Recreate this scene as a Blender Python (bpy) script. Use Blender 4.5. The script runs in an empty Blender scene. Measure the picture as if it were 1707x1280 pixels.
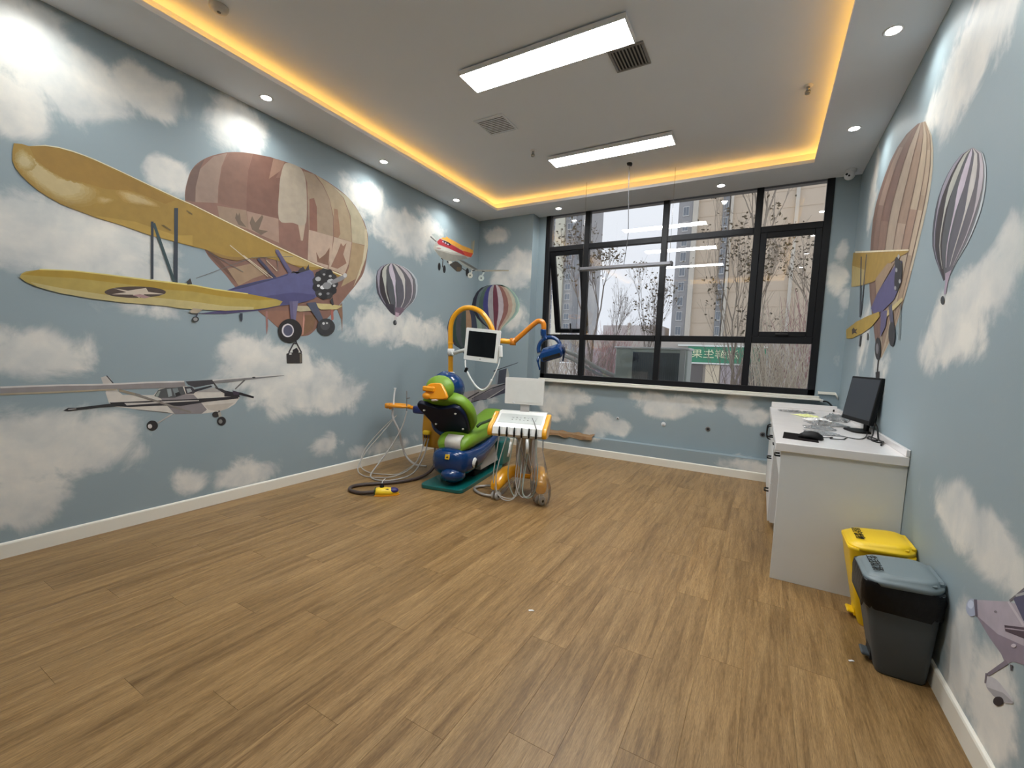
import bpy, math, random
from mathutils import Vector, Matrix, Euler
S = bpy.context.scene
COL = S.collection
R = math.radians
PI = math.pi
random.seed(7)

# ---------------------------------------------------------------- camera
W, H = 1707, 1280
F_PX, YAW, PITCH, ROLL = 728.31, -0.5164, 0.0869, -0.0384
def cam_axes():
    cy, sy, cp, sp = math.cos(YAW), math.sin(YAW), math.cos(PITCH), math.sin(PITCH)
    fwd = Vector((sy*cp, cy*cp, -sp)); right = Vector((cy, -sy, 0)); down = fwd.cross(right)
    c, s = math.cos(ROLL), math.sin(ROLL)
    return c*right + s*down, -s*right + c*down, fwd
r_, d_, f_ = cam_axes()
cam = bpy.data.objects.new('camera', bpy.data.cameras.new('camera')); COL.objects.link(cam)
M = Matrix((r_, -d_, -f_)).transposed().to_4x4(); M.translation = Vector((0, 0, 1.37))
cam.matrix_world = M
cam.data.sensor_width = 36; cam.data.lens = F_PX/W*36
cam.data.shift_x = -1.41/W; cam.data.shift_y = 14.37/W
cam.data.clip_start = .02; cam.data.clip_end = 500
S.camera = cam

# ---------------------------------------------------------------- sky, daylight, exposure
world = bpy.data.worlds.new('overcast'); S.world = world; world.use_nodes = True
nt = world.node_tree; bg = nt.nodes['Background']
tc = nt.nodes.new('ShaderNodeTexCoord'); nz = nt.nodes.new('ShaderNodeTexNoise'); nz.inputs['Scale'].default_value = 2.2; nz.inputs['Detail'].default_value = 4
rmp = nt.nodes.new('ShaderNodeValToRGB'); rmp.color_ramp.elements[0].color = (.64, .66, .72, 1); rmp.color_ramp.elements[1].color = (.70, .72, .77, 1)
rmp.color_ramp.elements[0].position = .35; rmp.color_ramp.elements[1].position = .7
nt.links.new(tc.outputs['Generated'], nz.inputs['Vector']); nt.links.new(nz.outputs['Fac'], rmp.inputs['Fac']); nt.links.new(rmp.outputs['Color'], bg.inputs['Color'])
bg.inputs['Strength'].default_value = 1.5
S.view_settings.view_transform = 'Standard'; S.view_settings.look = 'None'
S.view_settings.gamma = 1.0; S.view_settings.use_curve_mapping = False
S.view_settings.exposure = 0.0
try:
    S.cycles.use_denoising = True; S.cycles.max_bounces = 10; S.cycles.diffuse_bounces = 6; S.cycles.transparent_max_bounces = 24; S.cycles.sample_clamp_indirect = 6
    S.cycles.blur_glossy = 1.0; S.cycles.caustics_reflective = False; S.cycles.caustics_refractive = False
except Exception: pass
PANEL_L, COVE_L, SPOT_W, LENS_L = 54.0, 14.0, 27.0, 40.0

# ---------------------------------------------------------------- room measures (metres)
XL, XR, YC, YW, ZS, ZT, YF, YB = -3.972, .752, 5.743, 5.94, 3.40, 3.53, 5.832, -1.3
WX0, WX1, WZ0 = -2.911, .5265, 1.038          # window opening
LX0, LX1, LY0, LY1 = -3.453, .292, -.75, 5.421  # tray opening in the lowered border

# ---------------------------------------------------------------- materials
def lin(c):
    if isinstance(c, str): c = tuple(int(c[i:i+2], 16)/255 for i in (0, 2, 4))
    elif max(c) > 1: c = tuple(v/255 for v in c)
    return tuple(v/12.92 if v <= .04045 else ((v+.055)/1.055)**2.4 for v in c)
MATS = {}
def mat(name, col, rough=.5, metal=0, var=.06, scale=12, bump=0, coat=0, spec=.5, trans=0, alpha=1, emit=0):
    if name in MATS: return MATS[name]
    m = bpy.data.materials.new(name); m.use_nodes = True; n = m.node_tree.nodes; L = m.node_tree.links
    b = n['Principled BSDF']; c = lin(col)
    tcn = n.new('ShaderNodeTexCoord'); no = n.new('ShaderNodeTexNoise'); no.inputs['Scale'].default_value = scale; no.inputs['Detail'].default_value = 3
    L.new(tcn.outputs['Object'], no.inputs['Vector'])
    mx = n.new('ShaderNodeMix'); mx.data_type = 'RGBA'
    mx.inputs[6].default_value = (*[v*(1-var) for v in c], 1); mx.inputs[7].default_value = (*[min(1, v*(1+var)) for v in c], 1)
    L.new(no.outputs['Fac'], mx.inputs[0]); L.new(mx.outputs[2], b.inputs['Base Color'])
    b.inputs['Roughness'].default_value = rough; b.inputs['Metallic'].default_value = metal
    b.inputs['Coat Weight'].default_value = coat; b.inputs['Specular IOR Level'].default_value = spec
    b.inputs['Coat Roughness'].default_value = .08
    if alpha < 1: b.inputs['Alpha'].default_value = alpha
    if emit: b.inputs['Emission Color'].default_value = (*c, 1); b.inputs['Emission Strength'].default_value = emit
    if bump:
        bp = n.new('ShaderNodeBump'); bp.inputs['Strength'].default_value = bump; bp.inputs['Distance'].default_value = .01
        L.new(no.outputs['Fac'], bp.inputs['Height']); L.new(bp.outputs['Normal'], b.inputs['Normal'])
    MATS[name] = m; return m
def emitter(name, col, strength):
    m = bpy.data.materials.new(name); m.use_nodes = True; n = m.node_tree.nodes; n.clear()
    e = n.new('ShaderNodeEmission'); e.inputs['Color'].default_value = (*col, 1); e.inputs['Strength'].default_value = strength
    o = n.new('ShaderNodeOutputMaterial'); m.node_tree.links.new(e.outputs[0], o.inputs[0]); return m
def glass_mat(name, tint=(1, 1, 1), ior=1.5, rough=.0, boost=1.0, haze=0):
    m = bpy.data.materials.new(name); m.use_nodes = True; n = m.node_tree.nodes; L = m.node_tree.links; n.clear()
    t = n.new('ShaderNodeBsdfTransparent'); t.inputs[0].default_value = (*tint, 1)
    g = n.new('ShaderNodeBsdfGlossy'); g.inputs['Roughness'].default_value = rough
    f = n.new('ShaderNodeFresnel'); f.inputs['IOR'].default_value = ior
    k = n.new('ShaderNodeMath'); k.operation = 'MULTIPLY'; k.inputs[1].default_value = boost; k.use_clamp = True
    mx = n.new('ShaderNodeMixShader'); o = n.new('ShaderNodeOutputMaterial')
    L.new(f.outputs[0], k.inputs[0]); L.new(k.outputs[0], mx.inputs[0]); L.new(t.outputs[0], mx.inputs[1]); L.new(g.outputs[0], mx.inputs[2])
    out = mx
    if haze:
        df = n.new('ShaderNodeBsdfDiffuse'); df.inputs[0].default_value = (.8, .8, .8, 1)
        no = n.new('ShaderNodeTexNoise'); no.inputs['Scale'].default_value = 30
        tcn = n.new('ShaderNodeTexCoord'); L.new(tcn.outputs['Object'], no.inputs['Vector'])
        hm = n.new('ShaderNodeMath'); hm.operation = 'MULTIPLY'; hm.inputs[1].default_value = haze; L.new(no.outputs['Fac'], hm.inputs[0])
        m2 = n.new('ShaderNodeMixShader'); L.new(hm.outputs[0], m2.inputs[0]); L.new(mx.outputs[0], m2.inputs[1]); L.new(df.outputs[0], m2.inputs[2]); out = m2
    L.new(out.outputs[0], o.inputs[0]); return m

# ---------------------------------------------------------------- mesh builder
class MB:
    def __init__(s): s.v = []; s.f = []; s.sm = []
    def add(s, vs, fs, smooth=False):
        o = len(s.v); s.v += [tuple(v) for v in vs]; s.f += [tuple(i+o for i in f) for f in fs]; s.sm += [smooth]*len(fs); return s
    def box(s, c, d, rot=None, ch=0):
        x, y, z = [k/2 for k in d]
        if ch:
            k = ch; vs = []; 
            for sx in (-1, 1):
                for sy in (-1, 1):
                    for sz in (-1, 1):
                        vs += [(sx*(x-k), sy*(y-k), sz*z), (sx*(x-k), sy*y, sz*(z-k)), (sx*x, sy*(y-k), sz*(z-k))]
            I = lambda a, b, c_, t: ((a*2+b)*2+c_)*3+t
            fs = []
            for b in (0, 1): fs.append([I(0,0,b,0), I(1,0,b,0), I(1,1,b,0), I(0,1,b,0)]); fs.append([I(0,b,0,1), I(1,b,0,1), I(1,b,1,1), I(0,b,1,1)]); fs.append([I(b,0,0,2), I(b,1,0,2), I(b,1,1,2), I(b,0,1,2)])
            for a in (0, 1):
                for b in (0, 1):
                    fs.append([I(0,a,b,0), I(1,a,b,0), I(1,a,b,1), I(0,a,b,1)]); fs.append([I(a,0,b,0), I(a,1,b,0), I(a,1,b,2), I(a,0,b,2)]); fs.append([I(a,b,0,1), I(a,b,1,1), I(a,b,1,2), I(a,b,0,2)])
                    for c_ in (0, 1): fs.append([I(a,b,c_,0), I(a,b,c_,1), I(a,b,c_,2)])
        else:
            vs = [(a, b, e) for a in (-x, x) for b in (-y, y) for e in (-z, z)]
            fs = [(0,1,3,2), (4,6,7,5), (0,4,5,1), (2,3,7,6), (0,2,6,4), (1,5,7,3)]
        m = (rot.to_matrix() if isinstance(rot, Euler) else rot) if rot is not None else Matrix.Identity(3)
        c = Vector(c); return s.add([c + m @ Vector(v) for v in vs], fs)
    def b2(s, a, b, ch=0): return s.box([(p+q)/2 for p, q in zip(a, b)], [abs(q-p) for p, q in zip(a, b)], None, ch)
    def ring_loft(s, rings, cap=True, smooth=True, closed=False):
        n = len(rings[0]); vs = [p for r in rings for p in r]; fs = []
        m = len(rings)
        for i in range(m if closed else m-1):
            a, b = i*n, ((i+1) % m)*n
            for j in range(n): fs.append((a+j, a+(j+1) % n, b+(j+1) % n, b+j))
        s.add(vs, fs, smooth)
        if cap and not closed:
            o = len(s.v)-len(vs); s.f += [tuple(range(o+n-1, o-1, -1)), tuple(range(o+(m-1)*n, o+m*n))]; s.sm += [False, False]
        return s
    def tube(s, pts, r, n=8, cap=True):
        pts = [Vector(p) for p in pts]; rr = r if isinstance(r, (list, tuple)) else [r]*len(pts)
        rings = []; up = None
        for i, p in enumerate(pts):
            t = (pts[min(i+1, len(pts)-1)]-pts[max(i-1, 0)]).normalized()
            if up is None: up = Vector((0, 0, 1)) if abs(t.z) < .9 else Vector((1, 0, 0))
            a = t.cross(up)
            if a.length < 1e-4: a = t.cross(Vector((0, 1, .3)))
            a.normalize(); b = a.cross(t).normalized(); up = b
            rings.append([p + rr[i]*(math.cos(2*PI*k/n)*a + math.sin(2*PI*k/n)*b) for k in range(n)])
        return s.ring_loft(rings, cap)
    def lathe(s, prof, c=(0, 0, 0), n=20, m=None):
        m = m or Matrix.Identity(3); c = Vector(c)
        return s.ring_loft([[c + m @ Vector((max(r, 1e-4)*math.cos(2*PI*k/n), max(r, 1e-4)*math.sin(2*PI*k/n), z)) for k in range(n)] for r, z in prof])
    def cyl(s, a, b, r, n=16): return s.tube([a, b], r, n)
    def ell(s, c, rad, n=16, m=8, rot=None):
        mt = rot.to_matrix() if rot else Matrix.Identity(3); c = Vector(c)
        rings = []
        for i in range(m+1):
            t = -PI/2+PI*i/m; k = max(math.cos(t), .001)
            rings.append([c + mt @ Vector((rad[0]*k*math.cos(2*PI*j/n), rad[1]*k*math.sin(2*PI*j/n), rad[2]*math.sin(t))) for j in range(n)])
        return s.ring_loft(rings)
    def prism(s, outline, depth, fr, ch=0, smooth=False):
        # outline: 2D points, fr: 4x4 frame (x,y = outline plane, z = depth)
        n = len(outline); cx = sum(p[0] for p in outline)/n; cy = sum(p[1] for p in outline)/n
        def ins(k): 
            o = []
            for p in outline:
                l = math.hypot(p[0]-cx, p[1]-cy) or 1; o.append((cx+(p[0]-cx)*(1-k/l), cy+(p[1]-cy)*(1-k/l)))
            return o
        lv = [(outline, 0), (outline, depth)] if not ch else [(ins(ch), 0), (ins(ch*.3), ch*.3), (outline, ch), (outline, depth-ch), (ins(ch*.3), depth-ch*.3), (ins(ch), depth)]
        return s.ring_loft([[fr @ Vector((p[0], p[1], d)) for p in o] for o, d in lv], True, smooth)
    def build(s, name, m, parent=None, loc=None, kind=None):
        me = bpy.data.meshes.new(name); me.from_pydata(s.v, [], s.f); me.update()
        me.polygons.foreach_set('use_smooth', s.sm)
        if m: me.materials.append(m)
        try:
            import bmesh
            bm = bmesh.new(); bm.from_mesh(me); bmesh.ops.recalc_face_normals(bm, faces=bm.faces); bm.to_mesh(me); bm.free()
        except Exception: pass
        o = bpy.data.objects.new(name, me); COL.objects.link(o)
        if parent: o.parent = parent
        if loc: o.location = loc
        if kind: o['kind'] = kind
        return o
def thing(name, label, cat, loc=(0, 0, 0), rz=0, group=None):
    o = bpy.data.objects.new(name, None); COL.objects.link(o); o.empty_display_size = .1
    o.location = loc; o.rotation_euler = (0, 0, rz); o['label'] = label; o['category'] = cat
    if group: o['group'] = group
    return o
def tag(o, label, cat, group=None, kind=None):
    o['label'] = label; o['category'] = cat
    if group: o['group'] = group
    if kind: o['kind'] = kind
    return o
def spl(pts, n=6):
    out = []; N = len(pts); pts = [Vector(p) for p in pts]
    for i in range(N-1):
        p0, p1, p2, p3 = pts[max(i-1, 0)], pts[i], pts[i+1], pts[min(i+2, N-1)]
        for k in range(n):
            t = k/n; out.append(.5*((2*p1)+(-p0+p2)*t+(2*p0-5*p1+4*p2-p3)*t*t+(-p0+3*p1-3*p2+p3)*t**3))
    return out+[pts[-1]]
def rrect(w, h, r, n=5, cx=0, cy=0):
    o = []
    for sx, sy, a0 in ((1, 1, 0), (-1, 1, 90), (-1, -1, 180), (1, -1, 270)):
        for k in range(n+1):
            a = R(a0+90*k/n); o.append((cx+sx*(w/2-r)+r*math.cos(a), cy+sy*(h/2-r)+r*math.sin(a)))
    return o
def frame(o, x, y):
    x = Vector(x).normalized(); y = Vector(y); z = x.cross(y).normalized(); y = z.cross(x)
    m = Matrix((x, y, z)).transposed().to_4x4(); m.translation = Vector(o); return m
def copy_thing(o, loc, rz=None, label=None):
    c = o.copy(); COL.objects.link(c); c.location = loc
    if rz is not None: c.rotation_euler.z = rz
    if label: c['label'] = label
    def rec(a, b):
        for ch in list(a.children):
            d = ch.copy(); COL.objects.link(d); d.parent = b; rec(ch, d)
    rec(o, c); return c
def text_mesh(txt, size, m, name, parent, mtx, depth=.001, sx=1):
    cu = bpy.data.curves.new(name, 'FONT'); cu.body = txt; cu.size = size; cu.extrude = depth; cu.align_x = 'CENTER'; cu.align_y = 'CENTER'; cu.resolution_u = 2
    t = bpy.data.objects.new(name, cu); COL.objects.link(t)
    bpy.context.view_layer.update()
    me = bpy.data.meshes.new_from_object(t.evaluated_get(bpy.context.evaluated_depsgraph_get()))
    bpy.data.objects.remove(t)
    me.transform(mtx @ Matrix.Diagonal((sx, 1, 1, 1)))
    me.materials.clear(); me.materials.append(m)
    o = bpy.data.objects.new(name, me); COL.objects.link(o); o.parent = parent; return o

# ---------------------------------------------------------------- wallpaper artwork (metres and millimetres on each wall)
CLOUDS = {'L':[[0.93,3.12,0.3,0.31,1.0],[1.16,3.04,0.32,0.26,1.0],[1.5,3.13,0.25,0.17,1.0],[0.89,2.69,0.17,0.21,1.0],[1.7,3.24,0.1,0.08,0.7],[0.94,2.0,0.45,0.26,1.0],[1.22,1.99,0.41,0.22,1.0],[1.51,1.8,0.29,0.22,0.8],[1.66,2.6,0.18,0.15,0.9],[0.88,1.26,0.29,0.19,0.9],[1.04,1.22,0.17,0.12,0.7],[0.88,0.65,0.37,0.27,1.0],[1.14,0.65,0.34,0.21,1.0],[0.82,0.35,0.23,0.19,1.0],[1.4,0.56,0.14,0.11,0.6],[1.75,0.23,0.16,0.14,0.9],[2.18,0.2,0.32,0.15,0.9],[2.41,1.18,0.52,0.27,1.0],[2.78,0.96,0.61,0.29,1.0],[3.13,0.85,0.31,0.23,0.9],[2.14,1.28,0.2,0.18,1.0],[2.52,0.78,0.24,0.17,0.7],[3.02,0.36,0.22,0.13,0.8],[3.81,1.64,0.68,0.27,0.8],[4.44,1.61,0.71,0.25,0.8],[3.36,2.1,0.41,0.26,0.7],[2.17,3.17,0.27,0.23,1.0],[3.52,3.01,0.34,0.23,0.9],[4.14,2.81,0.63,0.26,1.0],[4.64,2.97,0.36,0.19,0.8],[3.83,0.18,0.6,0.12,0.7],[1.5,1.6,0.29,0.1,0.7],[4.4,3.17,0.22,0.09,0.5],[1.74,3.43,0.12,0.09,0.5]],'C':[[-3.65,3.16,0.28,0.16,0.8],[-3.34,2.58,0.41,0.25,1.0],[-3.14,2.7,0.3,0.26,0.9],[-3.6,2.46,0.22,0.14,0.8],[-3.36,1.92,0.42,0.27,0.8],[-3.85,0.41,0.23,0.25,0.9],[-3.58,0.62,0.2,0.11,0.6]],'W':[[-2.6,0.71,0.39,0.27,0.9],[-2.27,0.77,0.23,0.16,0.8],[-2.63,0.45,0.16,0.07,0.7],[-1.94,0.45,0.24,0.17,1.0],[-1.68,0.4,0.17,0.12,0.9],[-2.02,0.31,0.23,0.14,0.9],[-1.22,0.85,0.31,0.11,0.9],[-1.06,0.75,0.41,0.14,1.0],[-0.77,0.84,0.29,0.11,0.9],[-0.56,0.85,0.14,0.08,0.8],[-0.2,0.87,0.19,0.15,0.9],[-0.03,0.74,0.19,0.13,0.9],[-0.04,0.14,0.38,0.1,0.9],[-1.46,0.86,0.16,0.08,0.7],[0.65,2.64,0.06,0.14,0.8],[0.63,2.29,0.12,0.18,0.9],[0.72,2.1,0.08,0.19,0.8],[0.8,1.71,0.07,0.19,0.5],[0.7,1.45,0.06,0.13,0.5]],'R':[[3.06,2.87,0.46,0.27,1.0],[3.39,2.86,0.35,0.15,0.9],[2.73,2.86,0.42,0.18,0.8],[2.51,1.74,0.36,0.15,0.9],[2.29,1.81,0.19,0.18,0.8],[2.79,1.59,0.39,0.17,0.9],[2.99,1.49,0.37,0.15,0.8],[2.45,0.78,0.29,0.14,1.0],[2.17,0.77,0.27,0.14,0.95],[2.53,0.83,0.19,0.1,0.7],[1.95,0.74,0.13,0.11,0.8],[2.29,0.27,0.15,0.23,0.9],[2.02,0.24,0.19,0.2,0.9],[2.57,0.3,0.09,0.14,0.5],[5.18,2.92,0.24,0.38,0.8],[4.91,1.65,0.27,0.43,0.8],[4.09,1.35,0.37,0.26,0.6],[4.51,1.14,0.32,0.14,0.7],[2.99,0.71,0.06,0.15,0.4]]}
PRINTS = {
 ('printed_brown_balloon', 'L'): [
  [120,88,76,1752,2460,1751,2496,1754,2528,1759,2559,1766,2591,1774,2622,1782,2654,1793,2685,1808,2715,1825,2744,1846,2772,1870,2799,1897,2825,1927,2851,1962,2877,1998,2901,2032,2922,2063,2940,2093,2954,2123,2967,2157,2980,2195,2993,2236,3005,2280,3016,2328,3027,2384,3037,2448,3047,2511,3056,2567,3062,2610,3066,2646,3068,2678,3068,2714,3068,2754,3068,2795,3067,2838,3065,2882,3062,2929,3057,2977,3051,3026,3043,3077,3032,3129,3020,3184,3005,3238,2987,3287,2966,3331,2940,3370,2911,3406,2879,3439,2847,3468,2813,3495,2778,3517,2741,3535,2703,3547,2665,3555,2628,3557,2586,3556,2536,3550,2470,3539,2393,3525,2317,3508,2253,3488,2205,3466,2168,3441,2135,3415,2101,3387,2066,3358,2032,3327,1998,3294,1962,3259,1922,3221,1879,3184,1838,3150,1800,3120,1767,3092,1738,3066,1710,3039,1684,3012,1660,2985,1638,2959,1616,2932,1594,2906,1568,2880,1541,2854,1516,2829,1496,2807,1484,2786,1478,2766,1474,2743,1471,2718,1469,2692,1469,2665,1471,2635,1476,2603,1486,2567,1498,2532,1513,2500,1529,2471,1549,2443,1572,2417,1594,2393,1614,2372,1627,2354,1637,2335,1649,2311,1667,2279,1695,2243,1729,2206,1764,2176,1793,2153,1814,2135,1831,2119,1846,2103,1864,2085,1883,2069,1903,2052,1924,2032,1946,2007,1971,1979,1997,1952,2023,1930,2045,1918,2058,1910,2066,1903,2077,1890,2099,1869,2138,1844,2186,1819,2238,1798,2286,1782,2332,1768,2377,1758,2420],
  [100,78,70,1752,2460,1766,2591,1808,2715,1897,2825,1859,2725,1828,2586,1822,2469],
  [134,112,99,1822,2469,1828,2586,1863,2735,1963,2869,2067,2936,2021,2812,1993,2642,1986,2511],
  [114,84,71,1986,2511,1997,2644,2030,2824,2085,2939,2194,2991,2270,3012,2229,2844,2218,2700,2215,2521],
  [107,75,63,2215,2516,2220,2701,2234,2855,2279,3014,2429,3048,2567,3057,2480,2886,2522,2902,2510,2728,2508,2527],
  [136,106,90,2417,2854,2460,3046,2567,3059,2523,2961],
  [132,110,92,1981,2489,2215,2521,2232,2365,2111,2370,1997,2398],
  [142,116,101,2220,2516,2503,2531,2507,2315,2340,2344,2232,2365],
  [122,88,76,2508,2522,2771,2545,2800,2243,2507,2309],
  [98,82,68,2131,2478,2144,2454,2158,2486,2167,2423,2213,2379,2148,2380,2121,2429],
  [98,82,68,2263,2487,2291,2438,2352,2523,2362,2506,2320,2388,2402,2394,2340,2344,2261,2372,2242,2425],
  [156,144,128,2578,3052,2561,3032,2550,3007,2541,2977,2534,2945,2526,2915,2521,2883,2516,2845,2513,2799,2508,2733,2501,2653,2500,2577,2508,2525,2532,2507,2566,2511,2605,2524,2642,2533,2677,2532,2713,2527,2746,2529,2771,2545,2785,2582,2791,2633,2793,2690,2793,2745,2793,2799,2791,2856,2787,2909,2782,2952,2777,2983,2771,3005,2764,3022,2755,3036,2745,3049,2735,3059,2721,3065,2702,3068,2674,3070,2639,3069,2605,3063],
  [160,142,124,2700,2528,2773,2546,2749,2393,2728,2388],
  [141,122,102,2755,3047,2796,2957,2802,2811,2808,2685,2813,2516,3094,2518,3091,2712,3050,2868,2971,2985,2870,3059],
  [122,84,70,2820,2806,2870,2833,2901,2756,2907,2518,2819,2515],
  [165,143,126,2813,2514,3094,2518,3072,2310,3025,2181,2800,2221],
  [112,82,66,2894,2317,2932,2259,2998,2317,3051,2397,3038,2212,2907,2221],
  [152,134,108,2882,3064,3063,3028,3215,2943,3303,2784,3331,2519,3105,2521,3098,2714,3050,2879,2971,2996],
  [138,106,84,3102,2800,3146,2807,3182,2565,3154,2518,3103,2520],
  [166,146,128,3105,2516,3329,2517,3292,2285,3234,2150,3038,2184,3078,2357],
  [128,94,78,3148,2372,3189,2474,3218,2446,3261,2491,3219,2364,3263,2279,3148,2199,3065,2206],
  [160,150,126,3063,3028,3287,2966,3439,2847,3527,2701,3505,2524,3335,2515,3311,2786,3223,2945],
  [150,128,98,3335,2515,3505,2518,3483,2335,3384,2133,3192,2018,3292,2237],
  [176,164,138,3503,2695,3535,2703,3556,2536,3522,2380,3445,2192,3354,2043,3475,2333,3505,2524],
  [96,70,58,1898,2092,2140,1879,2059,1988,1973,2072],
  [140,116,92,2051,1995,2257,2082,2419,2033,2255,1946,2140,1869],
  [128,92,76,2332,1664,2479,1694,2744,1711,2743,1480,2635,1476,2500,1529,2393,1614],
  [112,84,62,2756,1679,2906,1694,2855,1543,2743,1475],
  [140,100,95,2373,1678,2392,1680,2395,1543,2381,1460,2375,1521],
  [175,125,110,2756,1712,2765,1636,2749,1486,2738,1485,2746,1635],
  [120,92,75,3136,1787,3207,1854,3215,1724,3208,1531,3196,1674],
  [150,90,80,3059,1790,3094,1782,3101,1666,3073,1652],
  [42,38,38,2571,1294,2605,1307,2724,1310,2736,1297,2736,1203,2574,1202],
  [45,42,45,2600,1302,2653,1396,2641,1402,2588,1308],
  [45,42,45,2736,1311,2683,1403,2670,1397,2723,1305],
  [45,42,45,2663,1420,2669,1393,2683,1396,2677,1423],
  [45,42,45,2646,1392,2681,1388,2683,1401,2648,1405],
  [35,32,34,2635,1333,2676,1356,2700,1324,2694,1307,2634,1306],
  [190,185,180,2600,1300,2623,1302,2623,1287,2599,1285],
  [96,88,78,2708,1297,2730,1297,2729,1208,2710,1208],
 ],
 ('printed_yellow_biplane', 'L'): [
  [70,62,96,1782,1599,1847,1605,1983,1642,2099,1664,2312,1717,2524,1783,2524,1746,2332,1681,2026,1619,1847,1601],
  [142,113,46,862,2508,893,2517,924,2517,995,2549,1056,2562,1118,2565,1176,2562,1235,2554,1360,2528,1530,2490,1688,2456,1799,2435,2040,2378,2474,2275,2881,2186,3249,2134,3206,2109,2932,2159,2818,2116,2594,2148,2378,2156,2238,2117,2052,2088,1890,2117,1786,2120,1520,2137,1348,2166,1222,2179,1105,2203,1050,2216,997,2241,952,2267,915,2299,885,2332,862,2367,852,2406,855,2459],
  [136,104,38,927,2514,995,2545,1118,2560,1235,2545,1359,2518,1530,2480,1688,2440,1619,2391,1440,2419,1275,2384,1169,2387,1077,2382,1009,2404,946,2451],
  [146,118,54,860,2443,865,2451,872,2467,870,2466,878,2482,892,2489,895,2492,898,2495,903,2486,907,2482,914,2484,920,2473,920,2472,931,2465,933,2455,938,2449,939,2444,945,2437,957,2442,956,2432,974,2428,980,2422,989,2416,997,2408,1010,2400,1022,2395,1034,2389,1043,2390,1056,2378,1069,2377,1079,2377,1094,2373,1103,2376,1126,2371,1133,2371,1153,2380,1166,2373,1189,2383,1200,2380,1216,2376,1231,2367,1236,2360,1241,2362,1248,2354,1243,2336,1247,2326,1234,2301,1231,2287,1231,2283,1214,2268,1202,2256,1185,2245,1173,2238,1149,2226,1131,2224,1126,2221,1107,2223,1091,2216,1073,2216,1067,2226,1052,2226,1037,2233,1020,2237,996,2250,987,2253,967,2267,957,2279,941,2288,929,2295,917,2307,912,2323,900,2326,890,2341,888,2353,875,2360,876,2376,868,2383,870,2395,868,2407,860,2408,865,2420,857,2427,861,2434,864,2436],
  [151,125,66,871,2442,876,2449,876,2454,890,2463,894,2476,896,2480,897,2484,902,2477,913,2478,918,2480,917,2468,926,2463,933,2466,934,2455,937,2454,941,2450,950,2439,951,2438,961,2432,968,2424,972,2422,982,2417,986,2411,1004,2412,1004,2398,1017,2395,1028,2392,1045,2390,1048,2382,1061,2378,1069,2369,1082,2370,1104,2378,1108,2374,1132,2375,1140,2377,1152,2375,1164,2371,1189,2371,1200,2369,1202,2370,1225,2365,1223,2354,1229,2347,1225,2341,1226,2329,1220,2306,1214,2303,1202,2288,1202,2279,1182,2269,1177,2259,1151,2250,1133,2241,1127,2239,1106,2229,1096,2223,1082,2227,1077,2232,1067,2235,1044,2236,1027,2240,1014,2244,1006,2258,981,2266,970,2276,956,2279,944,2295,942,2303,932,2314,921,2321,911,2330,901,2345,891,2346,893,2358,882,2369,883,2381,880,2392,876,2398,870,2402,877,2420,876,2418,873,2431,877,2438],
  [156,132,77,886,2431,890,2437,894,2445,890,2454,905,2464,910,2475,909,2475,914,2472,912,2471,919,2462,930,2467,934,2462,937,2457,933,2443,940,2446,952,2438,948,2430,956,2429,957,2420,970,2417,980,2420,982,2414,988,2410,999,2401,1004,2394,1017,2395,1031,2390,1034,2383,1048,2384,1062,2382,1069,2370,1072,2366,1089,2370,1099,2375,1114,2368,1128,2371,1150,2373,1154,2375,1169,2371,1176,2368,1196,2367,1194,2359,1201,2360,1210,2348,1207,2336,1208,2331,1201,2319,1193,2306,1194,2289,1178,2287,1177,2276,1155,2268,1144,2254,1128,2251,1109,2240,1097,2241,1096,2246,1083,2237,1070,2239,1052,2243,1040,2242,1029,2251,1023,2257,1009,2268,989,2271,976,2284,963,2293,951,2293,948,2308,933,2317,920,2325,919,2331,908,2339,906,2351,900,2359,892,2368,888,2379,891,2388,883,2392,885,2404,877,2407,879,2413,882,2418,885,2425],
  [162,140,89,899,2426,898,2436,896,2437,905,2446,908,2452,911,2456,921,2465,922,2462,922,2460,934,2462,937,2453,942,2453,937,2441,949,2444,944,2439,954,2436,961,2430,957,2422,964,2415,977,2418,980,2411,990,2404,988,2403,1003,2402,1011,2400,1023,2392,1021,2383,1032,2384,1043,2381,1048,2369,1064,2377,1076,2377,1082,2366,1098,2375,1107,2374,1116,2368,1126,2373,1146,2376,1161,2378,1171,2370,1177,2366,1182,2362,1192,2362,1190,2351,1190,2347,1193,2336,1185,2318,1176,2314,1169,2298,1164,2294,1154,2278,1140,2275,1135,2268,1115,2261,1106,2260,1093,2255,1088,2255,1076,2248,1069,2256,1054,2257,1040,2258,1033,2259,1014,2272,1003,2279,985,2277,974,2286,966,2292,963,2310,945,2307,941,2321,935,2327,925,2337,914,2344,909,2350,910,2365,906,2375,897,2376,898,2383,898,2393,890,2396,889,2403,898,2409,898,2419,896,2420],
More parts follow.
